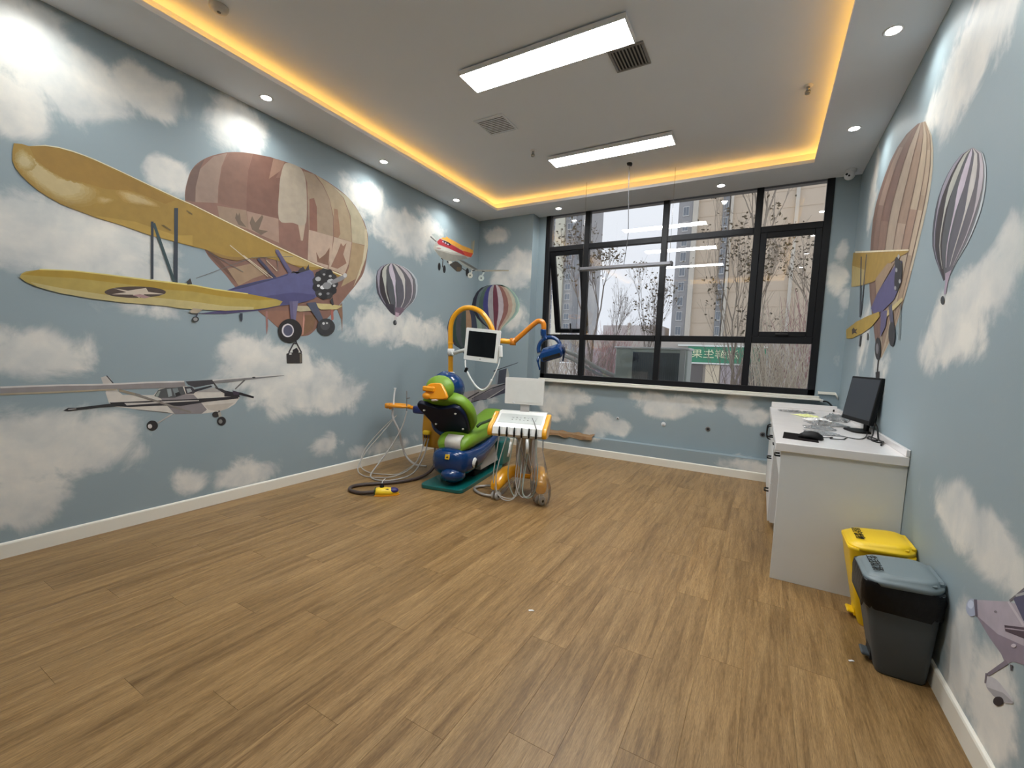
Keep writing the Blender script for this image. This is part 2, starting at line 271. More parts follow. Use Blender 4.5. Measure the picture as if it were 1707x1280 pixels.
  [167,147,100,905,2424,911,2432,912,2435,911,2439,914,2445,919,2453,926,2450,927,2455,936,2449,939,2451,947,2452,949,2445,945,2440,950,2430,951,2428,960,2429,962,2427,960,2420,972,2417,973,2410,981,2409,992,2403,993,2398,1003,2393,1013,2396,1024,2394,1024,2381,1028,2379,1034,2373,1051,2373,1061,2374,1069,2370,1078,2371,1092,2369,1099,2371,1104,2370,1122,2369,1134,2377,1138,2370,1143,2369,1154,2371,1159,2361,1165,2362,1170,2350,1167,2344,1171,2332,1172,2323,1160,2316,1156,2303,1156,2305,1136,2293,1126,2283,1119,2280,1100,2271,1095,2267,1092,2265,1077,2263,1070,2269,1063,2263,1053,2265,1037,2269,1023,2270,1011,2280,1001,2286,991,2294,977,2298,968,2303,958,2305,957,2321,944,2325,938,2335,937,2336,927,2347,918,2356,916,2364,918,2375,906,2371,910,2388,908,2396,906,2393,909,2402,902,2408,901,2408,906,2414],
  [172,154,112,915,2410,916,2417,918,2427,932,2438,931,2439,932,2442,933,2440,935,2445,937,2443,945,2436,948,2440,949,2427,950,2427,957,2425,959,2421,964,2419,972,2418,966,2416,980,2412,976,2401,986,2401,996,2403,996,2392,1000,2389,1006,2386,1019,2382,1028,2384,1026,2381,1037,2375,1038,2366,1052,2368,1057,2371,1064,2369,1077,2371,1088,2368,1104,2378,1107,2376,1118,2368,1121,2367,1131,2375,1145,2371,1143,2365,1148,2361,1153,2356,1155,2351,1148,2342,1145,2328,1144,2318,1141,2312,1141,2314,1120,2302,1115,2292,1110,2290,1102,2289,1091,2283,1083,2283,1076,2275,1068,2276,1049,2270,1044,2281,1037,2280,1026,2286,1011,2285,1005,2296,994,2296,988,2306,976,2311,966,2318,961,2326,957,2328,949,2341,940,2342,932,2343,935,2357,931,2366,922,2368,925,2376,914,2380,923,2388,922,2391,913,2399,916,2399,914,2402,921,2413],
  [152,130,76,865,2438,864,2441,867,2452,879,2467,881,2471,882,2477,893,2483,899,2486,901,2483,910,2474,917,2471,921,2465,924,2462,934,2455,938,2452,941,2443,946,2431,948,2422,955,2423,949,2410,942,2400,945,2397,937,2388,930,2375,922,2375,915,2367,908,2368,905,2362,898,2365,893,2369,887,2370,883,2367,874,2373,875,2383,869,2382,873,2397,868,2396,863,2403,860,2410,864,2417,865,2427,862,2427],
  [159,139,89,872,2435,874,2443,879,2447,881,2459,884,2464,886,2464,897,2477,901,2473,902,2472,910,2469,915,2463,915,2456,927,2453,929,2454,928,2445,940,2441,939,2428,941,2424,942,2421,942,2409,936,2405,934,2400,930,2388,927,2385,924,2384,916,2379,911,2379,907,2378,896,2371,898,2377,888,2378,883,2377,879,2384,879,2389,877,2390,876,2398,871,2402,867,2404,869,2413,866,2416,870,2424,873,2428],
  [165,147,103,877,2431,883,2438,881,2442,882,2447,889,2453,888,2459,891,2457,900,2466,907,2459,908,2458,908,2457,916,2455,916,2448,918,2442,925,2436,930,2433,932,2428,934,2425,939,2416,937,2413,930,2409,926,2404,927,2398,923,2394,921,2387,908,2386,912,2386,908,2386,895,2381,898,2386,888,2385,893,2386,883,2390,880,2395,884,2401,880,2402,875,2403,874,2407,873,2413,873,2419,880,2422,874,2423],
  [172,156,116,883,2427,886,2435,882,2436,887,2438,893,2446,894,2448,893,2450,896,2447,898,2446,902,2446,907,2446,915,2448,911,2436,917,2441,924,2433,919,2430,921,2427,927,2426,928,2423,922,2411,923,2411,922,2407,918,2405,918,2396,917,2397,909,2395,908,2392,900,2393,899,2392,899,2394,890,2389,891,2395,887,2397,887,2398,883,2401,882,2404,880,2409,882,2411,879,2414,880,2419,882,2418,882,2421],
  [148,118,54,1333,2391,1339,2396,1348,2400,1353,2404,1379,2408,1395,2414,1406,2412,1422,2409,1433,2410,1454,2403,1479,2410,1497,2408,1511,2403,1520,2389,1541,2390,1569,2380,1575,2369,1588,2365,1586,2355,1587,2352,1575,2355,1550,2350,1526,2347,1506,2340,1484,2335,1470,2337,1458,2333,1433,2328,1420,2331,1407,2333,1390,2328,1368,2333,1358,2346,1342,2362,1335,2368,1329,2381],
  [154,126,67,1349,2389,1350,2397,1352,2396,1369,2399,1382,2400,1395,2401,1414,2406,1426,2404,1437,2403,1460,2407,1476,2401,1492,2402,1497,2392,1521,2393,1528,2387,1550,2382,1567,2374,1566,2365,1570,2358,1572,2359,1557,2353,1542,2348,1514,2347,1503,2347,1486,2347,1474,2341,1449,2334,1435,2336,1421,2336,1404,2328,1397,2340,1386,2346,1369,2346,1362,2364,1351,2373,1342,2377],
  [160,134,80,1358,2390,1366,2396,1371,2396,1376,2396,1387,2398,1400,2402,1416,2397,1424,2401,1443,2396,1456,2400,1475,2403,1487,2399,1490,2395,1505,2385,1517,2382,1536,2380,1546,2377,1547,2369,1557,2365,1547,2358,1539,2358,1529,2353,1507,2350,1494,2346,1483,2350,1473,2350,1452,2339,1435,2338,1420,2335,1416,2338,1407,2343,1394,2345,1383,2354,1377,2360,1365,2371,1356,2378],
  [166,142,93,1372,2380,1373,2386,1379,2392,1398,2398,1404,2395,1412,2395,1419,2391,1427,2396,1437,2395,1453,2391,1464,2396,1474,2386,1482,2386,1496,2384,1507,2380,1520,2376,1534,2374,1530,2371,1542,2367,1529,2357,1525,2358,1518,2360,1498,2351,1482,2349,1470,2348,1466,2346,1457,2348,1437,2347,1430,2344,1414,2339,1410,2344,1398,2351,1388,2356,1383,2364,1378,2369,1380,2384],
  [172,150,106,1389,2384,1388,2381,1391,2386,1409,2394,1412,2389,1414,2390,1430,2392,1439,2395,1441,2393,1454,2386,1464,2387,1470,2385,1475,2386,1490,2382,1496,2383,1503,2378,1510,2369,1514,2365,1524,2372,1514,2364,1503,2361,1505,2365,1491,2362,1480,2354,1466,2359,1456,2352,1446,2354,1443,2347,1433,2350,1427,2353,1419,2354,1413,2351,1399,2357,1400,2369,1391,2367,1396,2383],
  [148,120,56,1224,2315,1230,2320,1240,2326,1260,2330,1269,2329,1279,2329,1286,2326,1293,2331,1301,2330,1311,2327,1316,2332,1318,2323,1317,2322,1316,2318,1309,2310,1301,2303,1294,2297,1277,2291,1276,2286,1262,2277,1258,2278,1254,2281,1242,2276,1234,2277,1230,2280,1231,2284,1229,2294,1221,2302,1223,2308,1220,2310],
  [153,127,68,1235,2318,1237,2316,1244,2320,1262,2327,1269,2323,1273,2324,1287,2326,1294,2329,1295,2328,1303,2323,1308,2323,1309,2321,1306,2321,1309,2316,1301,2314,1292,2306,1284,2296,1275,2289,1275,2293,1264,2286,1255,2284,1258,2288,1249,2287,1244,2283,1238,2290,1233,2289,1230,2297,1233,2299,1231,2308,1234,2316],
  [159,133,80,1244,2315,1248,2319,1256,2317,1262,2322,1268,2321,1273,2316,1286,2326,1289,2321,1289,2322,1296,2322,1299,2320,1296,2317,1304,2316,1299,2318,1289,2312,1292,2308,1280,2298,1274,2296,1270,2297,1267,2290,1258,2292,1257,2293,1253,2288,1251,2291,1251,2296,1246,2296,1244,2302,1244,2307,1238,2304,1246,2313],
  [164,140,92,1251,2312,1258,2315,1258,2314,1260,2314,1269,2314,1269,2316,1273,2313,1282,2320,1287,2315,1287,2316,1285,2319,1289,2319,1286,2315,1283,2311,1284,2307,1281,2305,1277,2302,1273,2302,1274,2296,1270,2297,1262,2298,1259,2299,1261,2298,1259,2298,1258,2296,1248,2300,1255,2303,1255,2307,1246,2306,1253,2313],
  [158,128,56,1223,2191,1434,2210,1682,2177,1794,2205,1792,2124,1520,2137,1348,2166,1222,2181],
  [205,196,165,924,2517,995,2553,1056,2566,1118,2569,1176,2565,1235,2558,1360,2533,1530,2496,1689,2462,1799,2444,2040,2386,2474,2284,2881,2196,3249,2139,3242,2128,2881,2185,2474,2275,2040,2378,1799,2437,1688,2455,1530,2489,1360,2527,1235,2551,1175,2559,1118,2562,1056,2560,995,2547],
  [160,136,84,2474,2256,2881,2186,2932,2170,2639,2141,2506,2182],
  [126,98,50,1890,2117,2052,2098,2238,2122,2124,2075,1991,2076],
  [40,48,58,1676,2378,1658,1818,1684,1822,1701,2385],
  [38,44,54,1526,2237,1515,1823,1530,1825,1542,2241],
  [42,62,66,1534,2223,1654,1819,1672,1830,1551,2235],
  [96,78,40,1587,2230,1606,2235,1653,2209,1643,2201],
  [96,78,40,1757,2388,1797,2372,1795,2360,1756,2377],
  [186,172,148,2070,2191,2395,1986,2400,1992,2074,2197],
  [186,172,148,2179,2131,2437,1984,2441,1989,2183,2137],
  [96,92,88,1813,1875,2259,2129,2257,2133,1812,1879],
  [96,92,88,2258,2128,2640,2218,2640,2223,2258,2133],
  [96,92,88,1905,2101,2178,1988,2180,1993,1908,2105],
  [186,172,148,2376,2133,2480,2052,2485,2058,2380,2138],
  [96,92,88,2481,2167,2491,2056,2496,2058,2486,2168],
  [96,92,88,2399,1990,2380,2156,2376,2155,2395,1989],
  [52,50,72,2298,2122,2472,1963,2492,1983,2316,2141],
  [62,58,88,2464,2226,2606,2032,2637,2055,2494,2249],
  [80,74,104,2463,2244,2495,2251,2639,2062,2622,2033],
  [78,78,116,2030,1811,2140,1869,2235,1908,2315,1941,2482,1999,2593,2054,2709,2101,2806,2135,2856,2111,2881,2027,2900,1952,2894,1873,2781,1814,2637,1770,2502,1740,2313,1757,2138,1793],
  [66,64,102,2313,1797,2638,1882,2881,1893,2868,1853,2756,1806,2524,1751],
  [52,52,84,2047,1813,2140,1869,2315,1938,2482,1996,2593,2049,2582,2033,2335,1924,2177,1856],
  [48,44,52,2616,2058,2639,2083,2674,2063,2709,2117,2745,2145,2769,2118,2806,2179,2812,2125,2709,2080],
  [156,136,68,853,1722,862,1746,881,1763,940,1785,1007,1798,1091,1806,1257,1810,1511,1814,1683,1817,1764,1820,1785,1821,1943,1812,2215,1811,2470,1797,2533,1784,2502,1744,2373,1705,2262,1679,2027,1645,1839,1634,1698,1628,1600,1636,1332,1631,1173,1637,1029,1652,929,1675,878,1699],
  [150,122,38,861,1741,940,1785,1091,1806,1257,1810,1511,1814,1764,1820,1785,1821,1943,1812,2215,1811,2470,1797,2313,1767,2029,1759,1778,1770,1603,1759,1336,1762,1104,1759,964,1746],
  [168,154,106,898,1702,1030,1685,1252,1673,1508,1691,1782,1692,2027,1684,2262,1701,2262,1679,2027,1645,1839,1634,1698,1628,1600,1636,1332,1631,1173,1637,1029,1652,929,1675],
  [198,184,110,940,1789,1091,1809,1257,1814,1511,1818,1764,1825,1785,1825,1943,1816,2215,1815,2214,1807,1943,1806,1785,1816,1764,1814,1511,1808,1256,1806,1091,1802,939,1782],
  [66,52,44,1605,1740,1600,1729,1585,1718,1562,1707,1532,1697,1496,1687,1457,1679,1416,1672,1377,1668,1340,1667,1308,1667,1282,1670,1263,1675,1251,1681,1247,1689,1251,1698,1264,1708,1284,1719,1310,1729,1343,1738,1379,1747,1419,1754,1459,1759,1498,1762,1533,1762,1563,1760,1586,1755,1601,1748],
  [182,168,152,1294,1723,1376,1718,1482,1753,1495,1727,1597,1723,1472,1706,1440,1677,1401,1693,1284,1680,1368,1706],
  [150,120,120,1401,1688,1445,1704,1508,1691,1471,1675],
  [50,46,42,1744,1838,1770,1871,1783,1826,1748,1818],
  [176,162,112,2881,1809,3039,1820,3207,1819,3136,1775,2945,1752,2900,1772],
  [160,150,122,2684,1761,2793,1771,2855,1734,2708,1707,2660,1713],
  [30,28,30,3135,2039,3126,1984,3101,1933,3063,1893,3016,1868,2968,1862,2923,1874,2887,1903,2864,1945,2856,1995,2864,2048,2887,2097,2923,2137,2967,2163,3016,2172,3062,2162,3100,2134,3126,2091],
  [44,42,44,3153,2042,3137,2008,3102,1995,3074,2012,3074,2046,3102,2072,3137,2070],
  [24,23,26,3127,1948,3094,1925,3060,1929,3050,1959,3072,1990,3109,2001,3134,1982],
  [44,42,44,3058,1878,3019,1872,2997,1892,3008,1924,3044,1943,3078,1935,3084,1906],
  [24,23,26,2969,1854,2937,1866,2933,1895,2961,1919,3000,1920,3020,1896,3007,1867],
  [44,42,44,2891,1881,2875,1908,2889,1936,2925,1945,2954,1927,2954,1896,2926,1876],
  [24,23,26,2845,1950,2850,1982,2878,2001,2910,1993,2920,1963,2902,1934,2868,1928],
  [44,42,44,2845,2038,2869,2066,2902,2071,2920,2048,2910,2015,2878,1996,2850,2007],
  [24,23,26,2891,2120,2926,2136,2954,2125,2954,2094,2925,2067,2890,2065,2875,2089],
  [44,42,44,2969,2172,3006,2170,3020,2145,2999,2116,2961,2104,2933,2119,2937,2149],
  [24,23,26,3057,2175,3084,2155,3078,2125,3043,2106,3007,2114,2996,2142,3018,2169],
  [44,42,44,3126,2127,3133,2095,3109,2069,3071,2068,3050,2093,3059,2125,3093,2140],
  [150,150,152,2943,2060,2935,2043,2915,2032,2893,2031,2878,2041,2878,2057,2893,2071,2915,2078,2935,2073],
  [160,160,162,3105,2058,3095,2036,3067,2021,3036,2019,3016,2033,3016,2054,3036,2073,3067,2082,3094,2076],
  [200,200,202,2990,1982,2983,1968,2966,1959,2947,1959,2934,1967,2934,1981,2947,1993,2966,1998,2983,1994],
  [120,120,122,3066,2011,3053,1985,3021,1968,2985,1967,2962,1983,2962,2007,2985,2030,3021,2040,3053,2033],
  [140,140,142,2953,1909,2948,1899,2936,1892,2922,1892,2913,1898,2913,1908,2922,1917,2936,1921,2948,1918],
  [150,150,152,3071,2110,3066,2101,3055,2094,3042,2094,3034,2099,3034,2108,3042,2116,3055,2120,3066,2117],
  [170,170,172,3120,2019,3115,2010,3103,2004,3090,2003,3082,2009,3082,2018,3090,2026,3103,2029,3115,2027],
  [180,180,182,2931,1990,2927,1982,2916,1976,2904,1975,2896,1981,2896,1989,2904,1997,2916,2000,2927,1998],
  [140,140,142,2994,2113,2990,2106,2981,2100,2970,2100,2963,2104,2963,2112,2970,2119,2981,2122,2990,2120],
  [110,110,112,3044,1927,3040,1918,3028,1912,3016,1912,3007,1918,3007,1926,3016,1934,3028,1938,3040,1935],
  [120,118,120,3052,2055,3177,2128,3249,2164,3261,2136,3191,2083,3079,2025],
  [170,168,168,3263,2151,3258,2136,3245,2125,3229,2122,3216,2129,3211,2142,3216,2157,3229,2167,3245,2170,3258,2164],
  [46,44,48,3052,1859,3080,1897,3097,1818,3073,1809],
  [84,78,108,2597,1792,2690,1808,2662,1617,2611,1612],
  [98,92,120,2632,1796,2690,1808,2662,1617,2642,1615],
  [68,72,88,2781,1798,2881,1821,2979,1638,2926,1616,2830,1731],
  [30,26,26,2728,1523,2724,1495,2713,1468,2696,1444,2673,1425,2646,1411,2617,1403,2588,1402,2560,1407,2534,1418,2513,1435,2497,1457,2487,1481,2484,1507,2488,1534,2498,1560,2514,1583,2536,1603,2561,1618,2589,1627,2619,1629,2648,1625,2674,1615,2697,1598,2714,1576,2725,1551],
  [190,184,188,2643,1521,2640,1501,2630,1482,2617,1467,2599,1457,2580,1453,2561,1455,2544,1463,2531,1476,2522,1494,2520,1513,2523,1533,2531,1551,2545,1566,2562,1576,2581,1581,2600,1579,2617,1571,2631,1558,2640,1541],
  [72,72,90,2631,1519,2629,1503,2622,1488,2611,1476,2597,1468,2582,1465,2568,1466,2554,1473,2544,1484,2537,1497,2535,1513,2538,1529,2544,1543,2555,1555,2568,1564,2583,1567,2598,1566,2611,1560,2622,1549,2629,1535],
  [44,44,46,3111,1588,3107,1562,3094,1537,3073,1516,3047,1501,3017,1492,2986,1490,2957,1496,2932,1508,2912,1526,2900,1548,2896,1572,2900,1597,2912,1620,2932,1641,2957,1657,2986,1666,3017,1669,3046,1665,3073,1653,3093,1635,3107,1613],
  [64,64,66,3049,1597,3044,1579,3032,1563,3014,1552,2992,1547,2971,1549,2952,1557,2940,1571,2936,1589,2940,1606,2952,1622,2970,1634,2992,1639,3014,1637,3032,1629,3044,1615],
  [190,190,190,2988,1616,2983,1605,2972,1600,2961,1604,2956,1613,2961,1623,2972,1628,2983,1625],
  [180,180,180,3024,1622,3021,1614,3012,1611,3004,1613,3000,1620,3003,1628,3012,1631,3021,1629],
  [40,40,42,1823,1556,1820,1545,1813,1537,1803,1531,1792,1530,1782,1534,1776,1541,1774,1551,1776,1561,1783,1570,1793,1575,1804,1577,1814,1573,1821,1565],
  [130,128,126,1814,1555,1812,1547,1806,1542,1798,1539,1790,1540,1784,1545,1782,1552,1784,1559,1790,1565,1798,1568,1806,1566,1812,1562],
  [50,48,60,1808,1603,1799,1576,1809,1573,1818,1601],
  [150,138,120,1755,1609,1783,1639,1856,1638,1814,1602,1775,1598],
  [40,46,58,2141,1635,2164,1637,2163,1584,2152,1561,2143,1582],
 ],
 ('printed_white_plane', 'L'): [
  [176,170,164,1211,1103,1243,1114,1261,1097,1278,1059,1298,1011,1316,974,1290,976,1236,1000],
  [50,50,54,1239,1114,1245,1116,1279,1062,1276,1054],
  [186,180,172,1232,1000,1305,998,1327,974,1428,967,1509,962,1548,1008,1712,1027,1825,976,1926,990,2030,956,2134,900,2094,847,2039,816,1963,794,1831,788,1643,803,1591,820,1424,858,1272,896,1248,924],
  [122,116,118,1551,936,1711,957,1776,950,1814,902,1872,818,1831,788,1643,803,1601,865],
  [90,88,86,1393,865,1591,824,1643,805,1591,816,1409,858],
  [168,160,150,1852,855,2083,859,2028,815,1963,794,1882,817],
  [72,74,76,1513,954,1539,998,1596,1015,1699,1025,1720,957,1647,933,1551,936],
  [130,138,140,1595,1003,1622,1005,1629,949,1604,940],
  [110,118,120,1631,1005,1666,1010,1675,975,1647,948],
  [130,136,128,1522,962,1544,993,1554,990,1538,947,1524,947],
  [34,34,36,1647,966,1675,978,1688,951,1656,940],
  [56,54,60,1712,1016,1764,1014,1796,974,1777,957,1725,957],
  [140,146,148,1726,999,1754,1001,1767,976,1734,964],
  [58,56,60,1722,1058,1917,1065,1932,1031,1787,1007,1740,1031],
  [150,146,142,1786,969,1926,1001,2019,956,1935,961],
  [44,44,50,1777,989,1906,1018,1916,1007,1786,969],
  [38,36,40,1251,925,1542,919,1804,914,2117,913,2126,894,1873,884,1681,864,1575,878,1362,884,1272,898],
  [172,166,160,1333,915,1458,909,1541,911,1814,902,1814,895,1558,898,1347,897],
  [36,32,36,1931,1000,2030,965,2129,941,2134,905,2008,920,2009,945],
  [46,44,48,1936,1000,1988,986,2041,955,2009,945],
  [60,48,62,2074,967,2129,950,2140,924,2084,927],
  [30,28,32,2126,927,2254,887,2258,903,2132,950],
  [128,122,122,748,1059,1007,1062,1206,1057,1512,1063,1713,1060,1722,1020,1649,1012,1510,1013,1276,1015,1005,1007,746,1008],
  [186,182,178,748,1061,1007,1063,1206,1059,1512,1065,1713,1063,1713,1052,1512,1053,1205,1048,1007,1053,748,1050],
  [150,138,118,746,1019,1005,1018,1276,1022,1306,1017,1276,1011,1005,1007,746,1007],
  [118,116,116,1917,1063,2087,1071,2200,1080,2543,1093,2547,1084,2199,1054,2075,1041,1932,1033],
  [190,188,184,1917,1065,2200,1082,2543,1095,2543,1089,2200,1073,1919,1056],
  [132,122,106,1304,1001,1426,955,1430,972,1307,1018],
  [116,110,104,1394,967,1752,801,1756,813,1399,983],
  [96,92,92,2174,1060,2093,982,2100,974,2183,1049],
  [60,58,60,1918,1043,1963,973,1971,979,1925,1049],
  [40,40,42,2275,1074,2270,1069,2258,1067,2247,1070,2242,1075,2247,1080,2259,1082,2270,1079],
  [36,36,38,1016,890,1039,906,1071,903,1244,916,1325,918,1324,895,1200,894,1038,883],
  [150,148,146,1039,899,1078,899,1078,894,1039,892],
  [160,156,152,1531,742,1628,802,1623,811,1526,751],
  [32,30,32,1530,728,1528,716,1522,705,1514,698,1504,694,1493,693,1483,696,1473,703,1466,713,1461,724,1460,736,1462,748,1467,758,1475,765,1485,770,1495,770,1506,767,1516,761,1523,751,1528,740],
  [176,172,170,1493,726,1491,718,1486,712,1479,710,1472,714,1468,720,1466,729,1468,738,1473,743,1480,745,1486,742,1491,735],
  [70,66,66,1956,802,1960,726,1975,725,1971,802],
  [44,42,42,1965,768,1962,757,1954,749,1943,746,1930,747,1919,753,1912,763,1909,774,1912,784,1920,792,1931,796,1944,795,1955,789,1962,779],
  [34,32,34,2017,706,2015,693,2008,682,1998,675,1986,672,1974,673,1962,679,1953,689,1947,701,1945,714,1948,727,1954,737,1964,745,1975,748,1988,747,2000,741,2009,731,2015,719],
  [110,108,104,1988,706,1986,697,1980,691,1972,689,1964,693,1959,700,1957,709,1959,718,1965,724,1973,726,1981,723,1986,715],
  [150,148,140,1953,784,1974,793,1984,752,1962,743],
 ],
 ('printed_grey_balloon', 'L'): [
  [62,62,72,3917,2408,3829,2379,3752,2337,3698,2278,3679,2213,3679,2149,3683,2086,3698,2025,3736,1972,3784,1923,3839,1877,3896,1831,3966,1795,3970,1795,3903,1832,3850,1878,3800,1925,3755,1974,3719,2028,3704,2090,3699,2153,3698,2217,3714,2281,3763,2339,3835,2381,3917,2408],
  [62,62,72,3917,2408,3835,2381,3763,2339,3714,2281,3698,2217,3699,2153,3704,2090,3719,2028,3755,1974,3800,1925,3850,1878,3903,1832,3970,1795,3975,1796,3917,1834,3871,1881,3827,1928,3787,1979,3754,2034,3740,2097,3734,2161,3730,2224,3741,2287,3783,2343,3846,2383,3917,2408],
  [46,40,44,3917,2408,3846,2383,3783,2343,3741,2287,3730,2224,3734,2161,3740,2097,3754,2034,3787,1979,3827,1928,3871,1881,3917,1834,3975,1796,3983,1796,3936,1836,3900,1884,3866,1933,3833,1985,3804,2043,3791,2106,3784,2171,3775,2234,3779,2295,3811,2348,3860,2385,3917,2408],
  [46,40,44,3917,2408,3860,2385,3811,2348,3779,2295,3775,2234,3784,2171,3791,2106,3804,2043,3833,1985,3866,1933,3900,1884,3936,1836,3983,1796,3993,1797,3959,1839,3936,1889,3915,1939,3892,1994,3868,2053,3856,2119,3847,2185,3833,2246,3828,2305,3846,2355,3879,2389,3917,2408],
  [74,76,80,3917,2408,3879,2389,3846,2355,3828,2305,3833,2246,3847,2185,3856,2119,3868,2053,3892,1994,3915,1939,3936,1889,3959,1839,3993,1797,4004,1797,3986,1842,3978,1894,3972,1945,3960,2003,3942,2066,3931,2133,3921,2200,3899,2261,3884,2317,3886,2363,3900,2393,3917,2408],
  [74,76,80,3917,2408,3900,2393,3886,2363,3884,2317,3899,2261,3921,2200,3931,2133,3942,2066,3960,2003,3972,1945,3978,1894,3986,1842,4004,1797,4016,1798,4015,1846,4023,1899,4033,1953,4033,2013,4022,2079,4013,2149,4001,2217,3972,2276,3944,2329,3930,2371,3922,2397,3917,2408],
  [84,82,90,3917,2408,3922,2397,3930,2371,3944,2329,3972,2276,4001,2217,4013,2149,4022,2079,4033,2013,4033,1953,4023,1899,4015,1846,4016,1798,4028,1799,4044,1850,4069,1905,4095,1960,4109,2024,4105,2093,4098,2165,4083,2234,4046,2292,4006,2342,3974,2379,3945,2401,3917,2408],
  [84,82,90,3917,2408,3945,2401,3974,2379,4006,2342,4046,2292,4083,2234,4098,2165,4105,2093,4109,2024,4095,1960,4069,1905,4044,1850,4028,1799,4039,1799,4072,1853,4112,1910,4155,1967,4181,2034,4184,2106,4179,2180,4162,2251,4117,2308,4066,2354,4016,2388,3967,2405,3917,2408],
  [92,88,94,3917,2408,3967,2405,4016,2388,4066,2354,4117,2308,4162,2251,4179,2180,4184,2106,4181,2034,4155,1967,4112,1910,4072,1853,4039,1799,4049,1800,4096,1856,4151,1915,4209,1973,4247,2043,4256,2118,4253,2194,4234,2266,4182,2322,4119,2365,4053,2395,3986,2409,3917,2408],
  [92,88,94,3917,2408,3986,2409,4053,2395,4119,2365,4182,2322,4234,2266,4253,2194,4256,2118,4247,2043,4209,1973,4151,1915,4096,1856,4049,1800,4058,1801,4116,1859,4183,1918,4253,1979,4300,2050,4315,2128,4313,2206,4293,2278,4234,2333,4162,2374,4084,2401,4001,2412,3917,2408],
  [100,100,104,3917,2408,4001,2412,4084,2401,4162,2374,4234,2333,4293,2278,4313,2206,4315,2128,4300,2050,4253,1979,4183,1918,4116,1859,4058,1801,4063,1801,4130,1861,4206,1921,4284,1982,4339,2056,4358,2135,4356,2214,4335,2287,4272,2341,4193,2381,4105,2405,4012,2414,3917,2408],
  [100,100,104,3917,2408,4012,2414,4105,2405,4193,2381,4272,2341,4335,2287,4356,2214,4358,2135,4339,2056,4284,1982,4206,1921,4130,1861,4063,1801,4067,1801,4139,1862,4219,1923,4302,1985,4361,2059,4383,2139,4382,2219,4360,2293,4295,2346,4212,2385,4118,2407,4019,2415,3917,2408],
  [140,134,146,3917,2408,3833,2380,3759,2338,3708,2280,3693,2216,3702,2154,3714,2092,3731,2030,3766,1976,3810,1926,3858,1879,3908,1833,3912,1833,3864,1880,3818,1927,3776,1977,3742,2032,3730,2095,3731,2160,3735,2225,3747,2288,3787,2343,3848,2383,3917,2408],
  [164,164,156,3917,2408,3859,2385,3807,2347,3774,2294,3771,2233,3792,2173,3811,2110,3827,2047,3855,1988,3885,1935,3913,1886,3944,1837,3950,1838,3923,1887,3897,1937,3870,1990,3845,2049,3836,2115,3839,2183,3837,2247,3834,2306,3850,2356,3881,2389,3917,2408],
  [178,168,180,3917,2408,3898,2392,3882,2362,3878,2315,3896,2260,3932,2202,3957,2138,3971,2071,3987,2007,3995,1948,3995,1896,3997,1844,4004,1845,4006,1897,4009,1950,4005,2009,3992,2074,3987,2144,3990,2215,3976,2277,3951,2330,3934,2372,3924,2397,3917,2408],
  [176,172,168,3917,2408,3944,2401,3969,2379,4000,2341,4042,2292,4094,2237,4123,2169,4134,2098,4136,2028,4118,1963,4085,1907,4055,1851,4061,1852,4096,1908,4132,1964,4154,2030,4155,2101,4153,2175,4152,2249,4122,2309,4072,2356,4020,2388,3968,2406,3917,2408],
  [172,164,170,3917,2408,3984,2409,4048,2394,4112,2364,4176,2321,4240,2267,4271,2198,4277,2122,4266,2046,4225,1975,4163,1916,4104,1857,4109,1858,4171,1917,4236,1977,4280,2048,4294,2124,4294,2202,4286,2277,4240,2334,4169,2376,4088,2402,4003,2412,3917,2408],
  [172,178,182,3917,2408,4010,2413,4101,2404,4187,2380,4264,2340,4326,2285,4347,2212,4352,2134,4337,2055,4283,1982,4206,1921,4131,1861,4135,1861,4214,1922,4296,1984,4355,2058,4379,2139,4382,2219,4360,2293,4295,2346,4212,2385,4118,2407,4018,2415,3917,2408],
  [52,48,56,3826,1924,3964,1921,3976,1799,3919,1814,3836,1879],
  [104,86,98,3993,1890,4118,1904,4148,1879,4081,1809,4024,1780,3981,1793],
  [164,140,152,3994,1835,4061,1828,4043,1778,3995,1781],
  [180,172,172,3981,1779,4014,1782,4020,1742,3968,1737],
  [52,54,56,4019,1707,4017,1693,4008,1680,3995,1673,3981,1672,3968,1677,3959,1688,3955,1702,3958,1716,3967,1728,3979,1736,3994,1737,4007,1732,4016,1721],
  [120,120,122,4014,1714,4011,1700,4004,1694,3998,1699,3995,1712,3997,1726,4004,1732,4011,1727],
 ],
 ('printed_grey_balloon', 'R'): [
  [62,62,72,2835,2390,2964,2413,3058,2404,3137,2382,3199,2347,3245,2302,3270,2247,3277,2185,3273,2118,3245,2046,3174,1967,3083,1890,2996,1818,2994,1818,3075,1889,3159,1965,3225,2041,3249,2112,3251,2177,3243,2239,3219,2293,3174,2338,3115,2374,3042,2398,2954,2409,2834,2390],
  [62,62,72,2834,2390,2954,2409,3042,2398,3115,2374,3174,2338,3219,2293,3243,2239,3251,2177,3249,2112,3225,2041,3159,1965,3075,1889,2994,1818,2988,1819,3062,1888,3135,1961,3191,2034,3209,2102,3209,2165,3199,2225,3175,2279,3134,2324,3080,2361,3015,2387,2937,2403,2833,2389],
  [46,40,44,2833,2389,2937,2403,3015,2387,3080,2361,3134,2324,3175,2279,3199,2225,3209,2165,3209,2102,3191,2034,3135,1961,3062,1888,2988,1819,2981,1820,3042,1887,3102,1955,3144,2024,3155,2088,3150,2149,3138,2206,3115,2259,3078,2304,3032,2342,2977,2373,2912,2394,2831,2388],
  [46,40,44,2831,2388,2912,2394,2977,2373,3032,2342,3078,2304,3115,2259,3138,2206,3150,2149,3155,2088,3144,2024,3102,1955,3042,1887,2981,1820,2973,1821,3019,1885,3061,1949,3088,2012,3090,2072,3080,2129,3066,2184,3044,2235,3012,2280,2975,2321,2931,2355,2883,2382,2828,2388],
